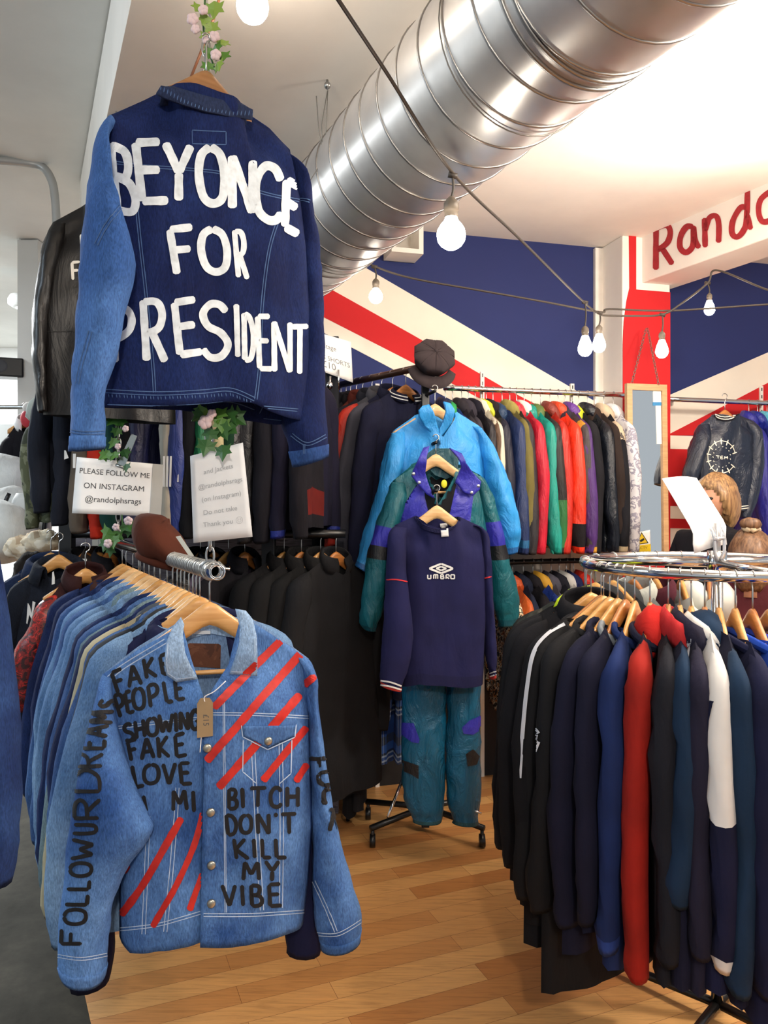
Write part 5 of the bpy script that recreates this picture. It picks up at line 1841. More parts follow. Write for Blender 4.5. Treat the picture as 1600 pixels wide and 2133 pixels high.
# ================================================================== NOTICES
def corners(TL, TR, BL, BR):
    return [P(*TL), P(*TR), P(*BL), P(*BR)]
nd1, at1 = sheet('notice', 'white paper notice with three printed lines clipped to the far chain', 'notice', corners((160, 952, 2.79), (341, 968, 2.85), (150, 1069, 2.79), (335, 1076, 2.85)),
      [('PLEASE FOLLOW ME', .445, .28, .138), ('ON INSTAGRAM', .45, .54, .145), ('@randolphsrags', .45, .78, .15)], PAPER, .0016, aspect=1.55, curl=.006)
V = [at1(s, t, .002) for s in (.875, 1.0) for t in (0, 1)]
mesh('plastic_sleeve_edge', V, [(0, 1, 3, 2)], plain('#b5b4ae', .25), nd1, smooth=False, solid=.0006)
cc = P(262, 940, 2.79)
r = empty('bulldog_clip', 'silver clip holding the paper notice to the chain', 'clip', cc)
m = MB()
a = P(251, 972, 2.785) - cc; b_ = P(280, 906, 2.80) - cc
d = (b_ - a).normalized(); sd_ = Vector((d.z, 0, -d.x)) * .014
m.add([a - sd_, a + sd_, b_ + sd_ * .8, b_ - sd_ * .8], [(0, 1, 2, 3)]); mesh('blade', m.V, m.F, plain('#aab4b4', .22, .9), r, smooth=False, solid=.004)
m = MB(); m.tube([a - sd_ * 1.3, a + sd_ * 1.3], .006, 8); m.build('jaw', STEEL, r)

GREYP = plain('#b9bec4', .5)
sheet('notice', 'grey-looking paper notice with faint printed lines on the near chain', 'notice', corners((396, 950, 1.66), (506, 922, 1.70), (403, 1131, 1.65), (526, 1118, 1.69)),
      [('and Jackets', .50, .245, .075), ('@randolphsrags', .52, .405, .075), ('(on Instagram)', .52, .55, .075), ('Do not take', .48, .70, .075), ('Thank you \u263a', .52, .835, .075)], GREYP, .0016, aspect=.62, ink=plain('#878d93', .8), curl=.004)

sheet('price_sign', 'white price sign for shorts sticking up behind the denim jacket', 'sign', corners((640, 686, 3.62), (731, 712, 3.72), (646, 764, 3.62), (735, 797, 3.72)),
      [('Vintage', .42, .36, .17), ("MEN'S SHORTS", .47, .66, .165), ('£10', .45, .86, .24)], PAPER, .002, aspect=1.15, ink=plain('#77777a', .8))
r = empty('sign_clip', 'chrome clip stem under the shorts price sign', 'clip', P(688, 800, 3.68))
m = MB(); m.tube([P(705, 770, 3.67) - P(688, 800, 3.68), P(706, 812, 3.67) - P(688, 800, 3.68)], .005, 8); m.tube([P(688, 784, 3.66) - P(688, 800, 3.68), P(686, 812, 3.66) - P(688, 800, 3.68)], .006, 8); m.build('stem', CHROME, r)
m = MB(); m.ball(P(686, 803, 3.66) - P(688, 800, 3.68), (.018, .012, .02)); m.build('grip', CHROME, r)

# CCTV notice (yellow triangle)
cv = corners((1330, 1112, 3.9), (1354, 1105, 3.92), (1321, 1150, 3.9), (1356, 1153, 3.92))
cv = corners((1321, 1110, 3.9), (1354, 1104, 3.92), (1321, 1154, 3.9), (1356, 1152, 3.92))
rc, atc = sheet('warning_sign', 'yellow and white camera warning sign leaning below the mirror', 'sign', cv, [('CCTV', .5, .80, .17)], PAPER, .002, aspect=.75, ink=plain('#6b5a10', .8))
YEL = plain('#e0bf12', .6)
mesh('yellow_field', [atc(s, t, .0012) for s, t in ((0, .62), (1, .6), (1, 1), (0, 1))], [(0, 1, 2, 3)], YEL, rc, smooth=False, solid=.0004)
mesh('triangle_rim', [atc(s, t, .0014) for s, t in ((.46, .02), (.88, .56), (.1, .58))], [(0, 1, 2)], plain('#17150f', .7), rc, smooth=False, solid=.0004)
mesh('triangle', [atc(s, t, .002) for s, t in ((.465, .09), (.79, .525), (.17, .54))], [(0, 1, 2)], YEL, rc, smooth=False, solid=.0004)
mesh('camera_mark', [atc(s, t, .0028) for s, t in ((.34, .38), (.58, .30), (.62, .40), (.38, .48))], [(0, 1, 2, 3)], plain('#17150f', .7), rc, smooth=False, solid=.0004)

# ================================================================== MIRROR
fm_ = Fr(P(1345, 960, 4.0), 12)
r = empty('mirror', 'tall mirror in a pale timber frame hung by chains on the red pillar', 'mirror', fm_.o, 12)
o1 = fm_.pl([(1304, 799), (1387, 802), (1391, 1153), (1306, 1153)])
i1 = fm_.pl([(1315, 812), (1377, 815), (1381, 1153), (1318, 1153)])
FRM = wood('#b38a5e', '#caa374')
m = MB()
for k in range(4):
    j = (k + 1) % 4
    m.prism([o1[k], o1[j], i1[j], i1[k]], -.012, .014)
m.build('frame', FRM, r, smooth=False)
def f_mir(nt, bs):
    bs.inputs['Base Color'].default_value = (.86, .88, .88, 1); bs.inputs['Metallic'].default_value = 1; bs.inputs['Roughness'].default_value = .02
m = MB(); m.prism(i1, .0, .004); m.build('glass', mat('mirror', f_mir), r, smooth=False)
s1 = fm_.pl([(1360, 814), (1376, 815), (1377, 838), (1361, 838)]); m = MB(); m.prism(s1, -.003, -.0005); m.build('sticker', plain('#dfe4e6', .6), r, smooth=False)
s1 = fm_.pl([(1360, 838), (1377, 838), (1377, 845), (1360, 845)]); m = MB(); m.prism(s1, -.0032, -.0005); m.build('sticker_stripe', plain('#2f7fb5', .6), r, smooth=False)
s1 = fm_.pl([(1366, 845), (1376, 845), (1378, 925), (1368, 925)]); m = MB(); m.prism(s1, -.003, -.0005); m.build('size_strip', plain('#dcdfdf', .6), r, smooth=False)
for a, b in (((1346, 684), (1316, 800)), ((1349, 684), (1372, 801))):
    A = P(a[0], a[1], 4.14); B = P(b[0], b[1], 4.0)
    m = MB()
    D = (B - A); n = 22
    for i in range(n):
        c = A + D * (i + .5) / n - fm_.o
        c = fm_.Mi.to_3x3() @ c
        t = fm_.Mi.to_3x3() @ D.normalized()
        s = (Vector((1, 0, 0)) if i % 2 else Vector((0, 1, 0)))
        s = (s - t * s.dot(t)).normalized()
        m.tube([c + s * .006 * math.cos(q) + t * (.011 * math.sin(q)) for q in [2 * math.pi * k / 10 for k in range(10)]], .0016, 5, closed=True)
    m.build('chain', plain('#8f837a', .4, .7), r)

# ================================================================== FLOWER GARLANDS ON THE CHAINS
LEAF = [plain('#2c5a22', .5), plain('#4d7a2a', .5), plain('#7d9a3a', .5)]
PETAL = plain('#d9c3c6', .6)
def leafmesh(m, c, R, s):
    pr = [(0, 0), (.34, .12), (.62, .02), (.46, .36), (.62, .62), (.28, .62), (0, 1.05), (-.28, .62), (-.62, .62), (-.46, .36), (-.62, .02), (-.34, .12)]
    V = [c + R @ (Vector((x, .16 * abs(x) - .22 * y * y, -y)) * s) for x, y in pr] + [c + R @ (Vector((0, -.05, -.45)) * s)]
    n = len(pr)
    m.add(V, [(k, (k + 1) % n, n) for k in range(n)])
def garland(label, pts, leaves, flowers, seed, dark=0):
    random.seed(seed)
    o = pts[0]
    r = empty('flower_garland', label, 'garland', o)
    m = MB(); m.tube([Vector(p) - o for p in crom([tuple(p) for p in pts], 20)], .0022, 6); m.build('stem', LEAF[0], r)
    for px, py, d, s, ang, ci in leaves:
        m = MB()
        R = Matrix.Rotation(math.radians(ang), 3, 'Y') @ Matrix.Rotation(random.uniform(-.6, .5), 3, 'Z') @ Matrix.Rotation(random.uniform(-.4, .4), 3, 'X')
        leafmesh(m, P(px, py, d) - o, R, s * .74)
        m.build('leaf', LEAF[ci], r, smooth=False, solid=.0008)
    for px, py, d, s in flowers:
        m = MB()
        c = P(px, py, d) - o
        for k in range(5):
            a = 2 * math.pi * k / 5 + px
            dd = Vector((math.cos(a) * .8, -.45, math.sin(a) * .8))
            m.ball(c + dd * s * .55, (s * .55, s * .4, s * .55), 10, 6)
        m.ball(c + Vector((0, -.02 * s, 0)), s * .5, 8, 6)
        m.build('flower', PETAL, r)
    return r
d = 1.70
garland('pale flowers and leaves on the chain above the jacket with capitals', [P(428, -10, d), P(424, 60, d), P(436, 110, d), P(450, 150, d)],
        [(430, 30, d - .02, .035, 20, 2), (438, 45, d - .03, .04, -20, 2), (432, 66, d - .03, .035, 10, 2), (448, 92, d - .02, .034, -25, 1), (440, 100, d - .03, .034, 15, 1), (462, 82, d - .01, .036, -12, 2), (462, 108, d - .02, .040, -14, 1), (434, 128, d - .03, .034, 10, 1), (452, 130, d - .03, .036, -30, 2), (446, 2, d - .02, .05, 5, 2), (418, 10, d - .02, .035, 30, 2)],
        [(402, 42, d - .03, .014), (408, 62, d - .03, .011), (447, 78, d - .03, .013), (450, 116, d - .03, .013), (430, 84, d - .03, .010), (424, 22, d - .03, .012)], 5)
garland('dark ivy and pink flowers on the near chain below the jacket with capitals', [P(428, 845, d), P(440, 890, d), P(435, 930, d), P(452, 950, d)],
        [(430, 850, d - .02, .045, 40, 1), (452, 850, d - .02, .05, -10, 1), (470, 856, d - .02, .05, -40, 0), (480, 862, d - .01, .055, -55, 0), (440, 892, d - .03, .045, 15, 0), (455, 885, d - .03, .05, -30, 0), (470, 885, d - .02, .045, -50, 0), (432, 915, d - .04, .05, 12, 0), (462, 926, d - .05, .048, -8, 0), (424, 862, d - .02, .04, 60, 0), (462, 870, d - .03, .045, 0, 1)],
        [(428, 880, d - .04, .016), (442, 862, d - .04, .011), (436, 872, d - .04, .010)], 6)
d2 = 2.80
garland('ivy with small pink flowers above the paper notice', [P(246, 868, d2), P(246, 900, d2), P(243, 935, d2), P(246, 968, d2)],
        [(240, 868, d2, .06, 25, 0), (250, 872, d2, .055, -20, 0), (245, 890, d2, .05, 10, 0), (240, 912, d2 - .02, .06, 20, 1), (228, 938, d2 - .02, .06, 30, 1), (240, 940, d2 - .03, .055, 0, 1), (256, 936, d2 - .02, .05, -25, 0), (262, 966, d2 - .05, .045, -20, 0), (222, 945, d2 - .02, .05, 55, 1)],
        [(262, 893, d2 - .03, .013), (246, 930, d2 - .03, .012)], 7)
garland('bright ivy with pink flowers at the far end of the rail', [P(254, 1072, 2.6), P(254, 1100, 2.6), P(243, 1130, 2.6), P(225, 1150, 2.6)],
        [(228, 1100, 2.55, .07, 35, 1), (240, 1104, 2.55, .07, 0, 1), (236, 1116, 2.54, .06, -20, 1), (258, 1088, 2.55, .06, -30, 0), (264, 1096, 2.55, .06, -50, 0), (222, 1124, 2.55, .055, 10, 0), (228, 1138, 2.56, .05, 0, 0)],
        [(268, 1085, 2.54, .016), (226, 1132, 2.54, .016), (242, 1098, 2.54, .013)], 8)
# ================================================================== RACKS OF CLOTHES
def straight_rail(name, label, A, B, r=.0135, m=None, supports=(), group=None, sup_m=None):
    root = empty(name, label, 'clothes rail', A)
    q = MB(); q.tube([Vector((0, 0, 0)) + (B - A) * i / 10 for i in range(11)], r, 14); q.build('tube', m or CHROME, root)
    for S in supports:
        q = MB(); q.tube([Vector(s) - A for s in S], .009, 8); q.build('bracket', sup_m or STEEL, root)
    return root

# ---- denim jackets on the chained rail, from the front back
IND = denim('#131d3f', '#22325e', .4); MID = denim('#2b4675', '#4a6a9c', .45); PAL = denim('#4c6d98', '#7d9dc0', .45); GRN = denim('#4a5f6c', '#71868c', .4)
CREAM = cloth('#a39a7e', .9); CORD = cloth('#3a201a', .95, .3); BLKC = cloth('#0f1016', .9)
J = [  # t, material, collar material, L, SH, text
 (.095, cloth('#12173a', .9), None, .58, .19, 'navy jacket directly behind the pale painted denim jacket'),
 (.12, PAL, None, .70, .225, 'pale denim jacket with thick shoulder seams, second behind the painted one'),
 (.145, cloth('#23262c', .9), cloth('#2b2c2f', .9), .70, .22, 'charcoal jacket with a round white badge on the denim rail'),
 (.175, MID, None, .70, .22, 'mid blue denim jacket just behind the badge jacket'),
 (.21, CREAM, cloth('#3d4550', .9), .70, .22, 'faded jacket with cream shoulders on the denim rail'),
 (.24, IND, None, .70, .22, 'dark indigo denim jacket between two paler ones on the rail'),
 (.27, GRN, None, .68, .22, 'grey-green washed denim jacket on the rail'),
 (.31, MID, MID, .68, .22, 'blue denim jacket with frayed shoulder in the middle of the rail'),
 (.36, IND, None, .68, .22, 'dark denim jacket just past the middle cluster of the rail'),
 (.43, PAL, None, .68, .22, 'light blue denim jacket with a flat collar, far half of the rail'),
 (.49, PAL, GRN, .66, .22, 'palest denim jacket in the far half of the rail'),
 (.55, MID, None, .66, .22, 'worn denim jacket beside the palest one'),
 (.61, PAL, PAL, .66, .22, 'washed denim jacket with pale collar behind the worn one'),
 (.68, MID, None, .66, .22, 'blue denim jacket fourth from the far end of the rail'),
 (.76, IND, None, .66, .22, 'dark indigo jacket third from the far end of the rail'),
 (.86, IND, CORD, .66, .23, 'indigo denim jacket with brown corduroy collar at the far end'),
]
for k, (t, mm, cm, L, SH, txt) in enumerate(J):
    c = RN + RV * (RL * t + .0)
    rj = rail_garment('denim_jacket' if k not in (0, 2) else 'jacket', txt, 'jacket', c, 14 if k == 0 else RDEG - 3 + 2.5 * math.sin(k * 2.3), mm, 'jackets on the chained rail', L=L, W=.20 if k == 0 else .235, SH=SH, SL=.74 if k == 0 else .62, dep=.02 if k == 0 else .03, hk=.055, nwid=.095, collar='denim', cm=cm,
                 seed=20 + k * 1.7, splay=.06, sd=.05, sw=.075, nu=16, nv=20, hanger_label='wooden hanger in the ' + txt.split(' on the ')[0].split(',')[0], hw=HWOODP if k % 3 else HWOOD, hgroup='hangers on the chained rail')
    if k == 2:
        mq = MB(); mq.lathe([(0, .003), (.018, .002), (.021, 0), (0, -.001)], n=20)
        o = mq.build('badge', plain('#a7acaa', .5), rj); o.location = (-.155, -.038, -.235); o.rotation_euler = (math.radians(75), 0, 0)
for k, t in enumerate((.66, .92)):
    hanger(['bare pale hanger beyond the palest jacket on the rail', 'yellow bare hanger leaning at the ivy end of the rail'][k] if True else ['bare pale hanger between jackets, near third of the rail', 'bare pale hanger in the middle cluster of the rail', 'thin bare hanger after the middle of the rail', 'bare hanger beside the light blue denim jacket',
            'bare hanger between the two palest jackets', 'bare hanger beyond the palest jacket', 'bare hanger beside the worn jacket', 'bare hanger near the ivy end of the rail', 'yellow bare hanger leaning at the ivy end of the rail'][k],
           RN + RV * (RL * t), RDEG - 2 - 8 * k, .055, .2, HWOODP if k < 1 else HWOOD, 'hangers on the chained rail', .013)

# ---- near jacket at the left edge
rail_garment('denim_jacket', 'dark blue denim jacket cut off by the left edge of the picture', 'jacket', Vector((-.918, 1.40, 1.665)), 8, denim('#1b2b57', '#2f4a7c', .4), None, L=.70, W=.2, SH=.17, SL=.66, dep=.05, sd=.05, sw=.052, collar='denim', seed=77, splay=.035,
             nu=16, nv=20, hanger_label='wooden hanger at the left edge in the cut-off jacket')

# ---- black two-tier rack at the back left
A2 = P(150, 1112, 3.22); B2 = P(720, 1112, 3.22)
r = straight_rail('garment_rack', 'black two-tier clothes rack at the back left', A2, B2, .018, BLACKM)
q = MB(); q.tube([Vector((0, 0, .80)), B2 - A2 + Vector((-.22, 0, .80))], .016, 12); q.build('upper_tube', BLACKM, r)
for px, dy_ in ((140, 0), (560, .0)):
    b = P(px, 1112, 3.22) - A2
    q = MB(); q.box((b.x, 0, 2.2 / 2 - A2.z), (.055, .05, 2.2)); q.build('post', BLACKM, r, smooth=False, bevel=.004)
UP = [  # px, body, sleeve, L, SL, deg, dict, text
 (170, cloth('#171b26', .9), None, .52, .5, 64, {}, 'dark navy shorts-length top with a white logo beside the camouflage jacket'),
 (215, cloth('#151823', .9), None, .60, .55, 62, {}, 'dark jacket at the left of the upper rack tier'),
 (247, cloth('#5a5046', .9), None, .60, .58, 68, {}, 'taupe jacket hanging above the paper notice'),
 (272, cloth('#b3260f', .8), None, .58, .60, 72, {}, 'bright red jacket in the upper rack tier'),
 (294, cloth('#0f3b33', .8), None, .58, .58, 74, {}, 'dark green jacket next to the red one'),
 (322, BLKC, None, .62, .6, 70, {}, 'black jacket right of the dark green one'),
 (352, nylon('#15173c', .5), None, .62, .56, 66, {'three': 1}, 'navy track top with three white stripes on its cuff'),
 (378, nylon('#171a48', .5), None, .66, .6, 55, {}, 'navy track top with a small white mark, behind the striped cuff'),
 (402, cloth('#b5ac9c', .85), None, .58, .6, 76, {}, 'cream jacket left of the grey notice'),
 (420, nylon('#1c3076', .5), None, .6, .58, 76, {}, 'royal blue jacket beside the cream one'),
 (446, BLKC, None, .6, .6, 74, {}, 'black jacket behind the grey notice'),
 (474, nylon('#0d6a40', .45), None, .62, .58, 74, {}, 'green jacket behind the ivy and grey notice'),
 (500, cloth('#c2b48c', .85), None, .62, .60, 76, {'cuff': nylon('#0f6e48', .45)}, 'cream jacket with a bright green cuff'),
 (520, cloth('#0e3320', .85), None, .62, .58, 74, {}, 'bottle green jacket right of the green cuff'),
 (548, nylon('#17161a', .4), None, .66, .6, 64, {}, 'black glossy jacket in the upper rack tier'),
 (580, nylon('#121116', .45), None, .68, .62, 58, {}, 'black coat below the cuff of the jacket with capitals'),
 (612, cloth('#15141c', .9), None, .66, .62, 60, {}, 'black coat third from the right of the upper tier'),
 (640, cloth('#141226', .9), None, .66, .6, 64, {'cuff': nylon('#1c2a7a', .5)}, 'black coat with a blue cuff in the upper tier'),
 (652, cloth('#141118', .9), None, .66, .6, 80, {'lower': (.72, cloth('#5e1410', .85))}, 'black jacket with dark red lower part in the upper tier'),
]
for k, (px, mm, smm, L, SL, dg, ex, txt) in enumerate(UP):
    c = P(px, 1112, 3.22); c.z = A2.z + .80
    ex = dict(ex); three = ex.pop('three', 0)
    rj = rail_garment('jacket', txt, 'jacket', c, dg, mm, 'clothes in the upper tier of the black rack', L=L, W=.23, SH=.20, SL=SL, dep=.03, collar='stand', seed=40 + k * 1.3, splay=.02, sd=.04, sw=.055,
                 hanger_label='hanger in the ' + txt.split(',')[0].replace('dark navy shorts-length top with a white logo beside the camouflage jacket', 'white-logo top beside the camouflage jacket'), hw=HWOODO, hgroup='hangers in the upper tier of the black rack', sm=smm, nu=10, nv=12, **ex)
# marks on that tier
def quadmark(name, pts, d, m, parent):
    c = parent.matrix_basis.inverted()
    V = [c @ P(a, b, d) for a, b in pts]
    return mesh(name, V, [(0, 1, 2, 3)], m, parent, smooth=False, solid=.002)
ups = {o['label']: o for o in COL.objects if o.parent is None and o.get('category') == 'jacket'}
o = ups['navy track top with three white stripes on its cuff']
for k in range(3):
    quadmark('stripe', [(340 + k * 7.0, 950), (344 + k * 7.0, 950), (343 + k * 6.6, 1014), (339 + k * 6.6, 1014)], 2.96, WP, o)
o = ups['navy track top with a small white mark, behind the striped cuff']
for k in range(3):
    quadmark('stripe', [(361 + k * 4, 1000 - k * 5), (364 + k * 4, 998 - k * 5), (366 + k * 3, 1004), (363 + k * 3, 1004)], 2.97, WP, o)
o = ups['dark navy shorts-length top with a white logo beside the camouflage jacket']
quadmark('logo', [(134, 938), (137, 938), (143, 954), (134, 957)], 2.93, WP, o)
quadmark('stripe', [(152, 945), (158, 945), (157, 975), (152, 975)], 2.93, WP, o)

LOW = [ # px, material, L, deg, text
 (178, cloth('#16161a', .9), .8, 52, {}, 'black jacket with a white swing label left on the lower tier'),
 (205, cloth('#2b211c', .9), .8, 58, {}, 'dark brown jacket on the lower tier left of the beret'),
 (226, cloth('#15151c', .9), .8, 60, {}, 'black jacket on the lower tier behind the ivy'),
 (418, nylon('#121116', .35), .95, 58, {}, 'black leather coat directly right of the near chain'),
 (446, nylon('#141317', .35), .95, 60, {}, 'glossy black leather coat second right of the chain'),
 (476, splotch([(0, '#1a1822'), (.45, '#3d3446'), (.6, '#241f2c')], 30), .5, 48, {}, 'dark purple mottled top under the grey notice'),
 (510, cloth('#131218', .9), .95, 46, {}, 'long black coat left of the three visible hangers'),
 (592, cloth('#0f0f12', .9), 1.0, 36, {}, 'long black coat on the first of three visible hangers'),
 (628, cloth('#121214', .9), 1.0, 38, {}, 'long black coat on the second of three visible hangers'),
 (668, cloth('#101012', .9), 1.0, 34, {}, 'long black coat on the third visible hanger, nearest the tracksuits'),
 (700, cloth('#17171a', .9), .98, 40, {}, 'charcoal coat at the right end of the lower tier'),
]
for k, (px, mm, L, dg, ex, txt) in enumerate(LOW):
    c = P(px, 1112, 3.22 - (.0 if px < 560 else .0))
    rj = rail_garment('coat' if L > .9 else 'jacket', txt, 'coat' if L > .9 else 'jacket', c, dg, mm, 'clothes on the lower tier of the black rack', L=L, W=.25, SH=.215, SL=.66, dep=.045, collar='stand' if k != 5 else 'crew', seed=60 + k * 1.9, splay=.03, sd=.05, hk=.06,
                 hanger_label='wooden hanger in the ' + txt.split(',')[0], hw=HWOOD if k % 2 else HWOODO, hgroup='hangers on the lower tier of the black rack', nu=14, nv=16)
    if k == 0:
        quadmark('swing_label', [(169, 1164), (181, 1164), (180, 1186), (168, 1186)], 3.02, plain('#c8cac8', .7), rj)

# ---- dark coats on the back arm of the stand
S3 = Vector((PX_, PY_, 0))
C3 = [(.12, cloth('#0e1028', .9), .74, 'navy coat nearest the flat cap on the stand arm'), (.27, cloth('#0f1128', .9), .76, 'navy coat second on the stand arm, grey edged'), (.40, cloth('#3b3b42', .9), .74, 'grey coat third on the stand arm'),
      (.52, cloth('#15161f', .9), .76, 'black coat fourth on the stand arm'), (.64, cloth('#4a1a12', .9), .72, 'rust red coat fifth on the stand arm'), (.72, cloth('#15151a', .9), .74, 'black coat sixth on the stand arm'), (.80, cloth('#1b1d24', .9), .74, 'charcoal coat sixth behind the navy one on the stand arm'),
      (.86, cloth('#14131a', .9), .62, 'black track jacket with white trim at the far end of the stand arm'), (.93, nylon('#1b2078', .45), .56, 'blue and white track jacket at the far end of the stand arm')]
for k, (t, mm, L, txt) in enumerate(C3):
    c = S3 + AN + (AF - AN) * t
    rail_garment('coat', txt, 'coat', c, 30 if k < 7 else 78, mm, 'coats on the stand arm', L=L, W=.235 if k < 4 else .19, SH=.21 if k < 4 else .17, SL=.68, dep=.028, collar='stand' if k else 'rib', c2=WP if k == 0 else None, seed=80 + k * 2.3, splay=.05, sd=.035, hk=.05,
                 sm=cloth('#3d3d47', .9) if k == 1 else (nylon('#b5240e', .5) if k == 2 else None), sleeve_lo=(.30, plain('#c4c2be', .8)) if k == 8 else None, hanger_label='orange wooden hanger in the ' + txt, hw=HWOODO, hgroup='hangers on the stand arm', nu=14, nv=16)

# ---- lower wall rail: plaid shirts left, mixed jackets right
WR = Fr((0, 3.765, 0), math.degrees(math.atan(.267)))
def on_rail(px, z, dy=0.0, fr=None):
    fr = fr or WR
    d = DIR(px, 1045); d.z = 0
    t = (fr.o + fr.Y * dy - Vector((0, 0, 0))).dot(fr.Y) / d.dot(fr.Y)
    p = d * t
    return Vector((p.x, p.y, z))
ZT, ZL = 2.07, 1.19
WD = WR.deg
PD = WD + 90
straight_rail('wall_rail', 'long chrome rail in front of the flag wall above the coloured jackets', on_rail(925, ZT), on_rail(1314, ZT), .0135, CHROME,
              [[on_rail(1003, ZT), on_rail(1003, ZT, .25)], [on_rail(1190, ZT), on_rail(1190, ZT, .25)], [on_rail(1300, ZT), on_rail(1300, ZT, .04)]])
straight_rail('wall_rail', 'lower black rail under the coloured jackets', on_rail(1000, ZL), on_rail(1300, ZL), .0135, BLACKM,
              [[on_rail(1060, ZL), on_rail(1060, ZL, .25)], [on_rail(1262, ZL), on_rail(1262, ZL, .25)]], sup_m=BLACKM)
WALL = [ # px, body, sleeve, collar, collar mat, extra, L, text
 (928, nylon('#171b3a', .55), None, 'stand', None, {}, .66, 'navy jacket at the left end of the wall rail behind the light blue one'),
 (943, nylon('#17307c', .45), None, 'hood', nylon('#1d8a44', .5), {}, .64, 'blue jacket with a green hood behind the light blue one'),
 (962, cloth('#2a262c', .9), None, 'stand', None, {}, .66, 'dark grey jacket left of the plum grey one'),
 (976, cloth('#35313a', .9), None, 'stand', None, {}, .66, 'plum grey jacket on the wall rail'),
 (990, cloth('#171520', .9), nylon('#15121a', .5), 'stand', None, {}, .66, 'black jacket left of the cream one'),
 (1003, nylon('#cfc6b2', .6), None, 'stand', None, {'cuff': cloth('#7d1f1f', .8)}, .62, 'cream white jacket on the wall rail'),
 (1013, nylon('#b9bd2a', .5), nylon('#5b4330', .6), 'stand', nylon('#c4c832', .5), {}, .62, 'lime jacket with brown sleeve beside the cream one'),
 (1027, cloth('#1d1c26', .9), nylon('#1b1b2c', .5), 'stand', cloth('#221d20', .9), {}, .70, 'black jacket right of the lime one'),
 (1046, nylon('#182850', .5), nylon('#1a2c58', .5), 'hood', nylon('#16304f', .5), {'sleeve_lo': (.80, nylon('#1c5a86', .5))}, .68, 'navy hooded jacket with blue lower sleeve and yellow stripe'),
 (1062, cloth('#6d6438', .9), None, 'stand', cloth('#8a7f45', .9), {}, .62, 'olive jacket behind the navy hooded one'),
 (1076, nylon('#2a272b', .6), None, 'stand', nylon('#b01c30', .5), {'hem': nylon('#8c1a1c', .5)}, .66, 'charcoal jacket with crimson collar and hem'),
 (1092, nylon('#b8152f', .5), nylon('#b8152f', .5), 'stand', plain('#d8d2cc', .7), {}, .56, 'crimson jacket with a white collar'),
 (1108, nylon('#0c8a7c', .45), None, 'hood', nylon('#0c7f72', .45), {}, .66, 'turquoise green jacket with high hood'),
 (1126, nylon('#1e1d1c', .55), nylon('#1e1d1c', .55), 'hood', nylon('#4d6230', .5), {'sleeve_lo': (.62, nylon('#2a6a38', .45))}, .64, 'black jacket with green cuffs and olive hood'),
 (1146, nylon('#b5281c', .45), None, 'stand', nylon('#7a2f24', .5), {}, .66, 'dark orange-red jacket left of the brighter one'),
 (1163, nylon('#d8351a', .42), None, 'stand', nylon('#c8401e', .5), {'sleeve_lo': (.70, cloth('#1a171b', .9))}, .66, 'bright orange-red padded jacket'),
 (1178, nylon('#3b3436', .6), nylon('#c08a2c', .5), 'hood', cloth('#2b2430', .9), {'sleeve_lo': (.20, nylon('#3b3436', .6))}, .70, 'grey jacket with mustard shoulders beside the padded one'),
 (1190, nylon('#4a2a6a', .5), None, 'stand', nylon('#5a3080', .5), {}, .56, 'purple jacket on the wall rail'),
 (1206, cloth('#1b1a1f', .9), None, 'hood', nylon('#b4bd24', .5), {}, .70, 'black jacket with a lime hood'),
 (1224, nylon('#14171f', .22), None, 'stand', None, {}, .72, 'shiny black padded jacket on the wall rail'),
 (1240, cloth('#2a201d', .9), None, 'hood', cloth('#2d211c', .95), {}, .66, 'dark brown hooded jacket near the right end of the wall rail'),
 (1258, cloth('#17171d', .9), splotch([(0, '#b9a58c'), (.52, '#b9a58c'), (.56, '#4a4440'), (.66, '#b9a58c')], 16), 'stand', cloth('#b9a58c', .9), {'sleeve_lo': (.36, cloth('#17171d', .9)), 'cuff': cloth('#c4b291', .9)}, .68, 'black jacket with beige patterned sleeve top and beige cuff'),
 (1278, splotch([(0, '#c9c7cc'), (.45, '#c9c7cc'), (.5, '#8d8a9a'), (.6, '#d6d4d6')], 26), None, 'stand', plain('#cfcdcf', .8), {}, .68, 'white and grey patterned jacket at the right end of the wall rail'),
]
for k, (px, mm, smm, col, cm, ex, L, txt) in enumerate(WALL):
    c = on_rail(px, ZT)
    rj = rail_garment('jacket', txt, 'jacket', c, PD - 2 + 6 * math.sin(k * 1.7), mm, 'coloured jackets on the wall rail', L=L, W=.205, SH=.185, SL=.62, dep=.028, collar=col, cm=cm, sm=smm, seed=100 + k * 1.37, splay=.035, sd=.036, sw=.062, hk=.055,
                 hanger_label='wooden hanger in the ' + txt.split(' on the wall')[0], hw=HWOODO, hgroup='hangers on the wall rail', nu=14, nv=16, **ex)
LOWR = [
 (1050, splotch([(0, '#1a1712'), (.45, '#d8d2b8'), (.52, '#a8641c'), (.58, '#20201c')], 38), None, {}, 'floral shirt with pale flowers on the lower black rail'),
 (1068, nylon('#b5481a', .5), nylon('#c05820', .5), {}, 'orange jacket on the lower black rail'),
 (1090, cloth('#1a2033', .9), None, {'sleeve_lo': (.45, cloth('#8d8f94', .9))}, 'navy top with grey sleeve on the lower black rail'),
 (1110, cloth('#17151b', .9), None, {}, 'black top between the navy and the blue one, lower rail'),
 (1128, nylon('#18307a', .5), None, {'cm': plain('#c9962a', .7)}, 'royal blue jacket with a yellow collar, lower rail'),
 (1148, cloth('#4b4a55', .9), None, {}, 'grey top on the lower black rail'),
 (1165, cloth('#1b1b24', .9), None, {}, 'black top left of the thin white one, lower rail'),
 (1180, plain('#c8c6c2', .8), None, {}, 'white top on the lower black rail'),
 (1195, cloth('#17204a', .9), None, {}, 'navy top right of the white one, lower rail'),
 (1216, nylon('#c02818', .5), None, {}, 'bright red top at the right end of the lower rail'),
]
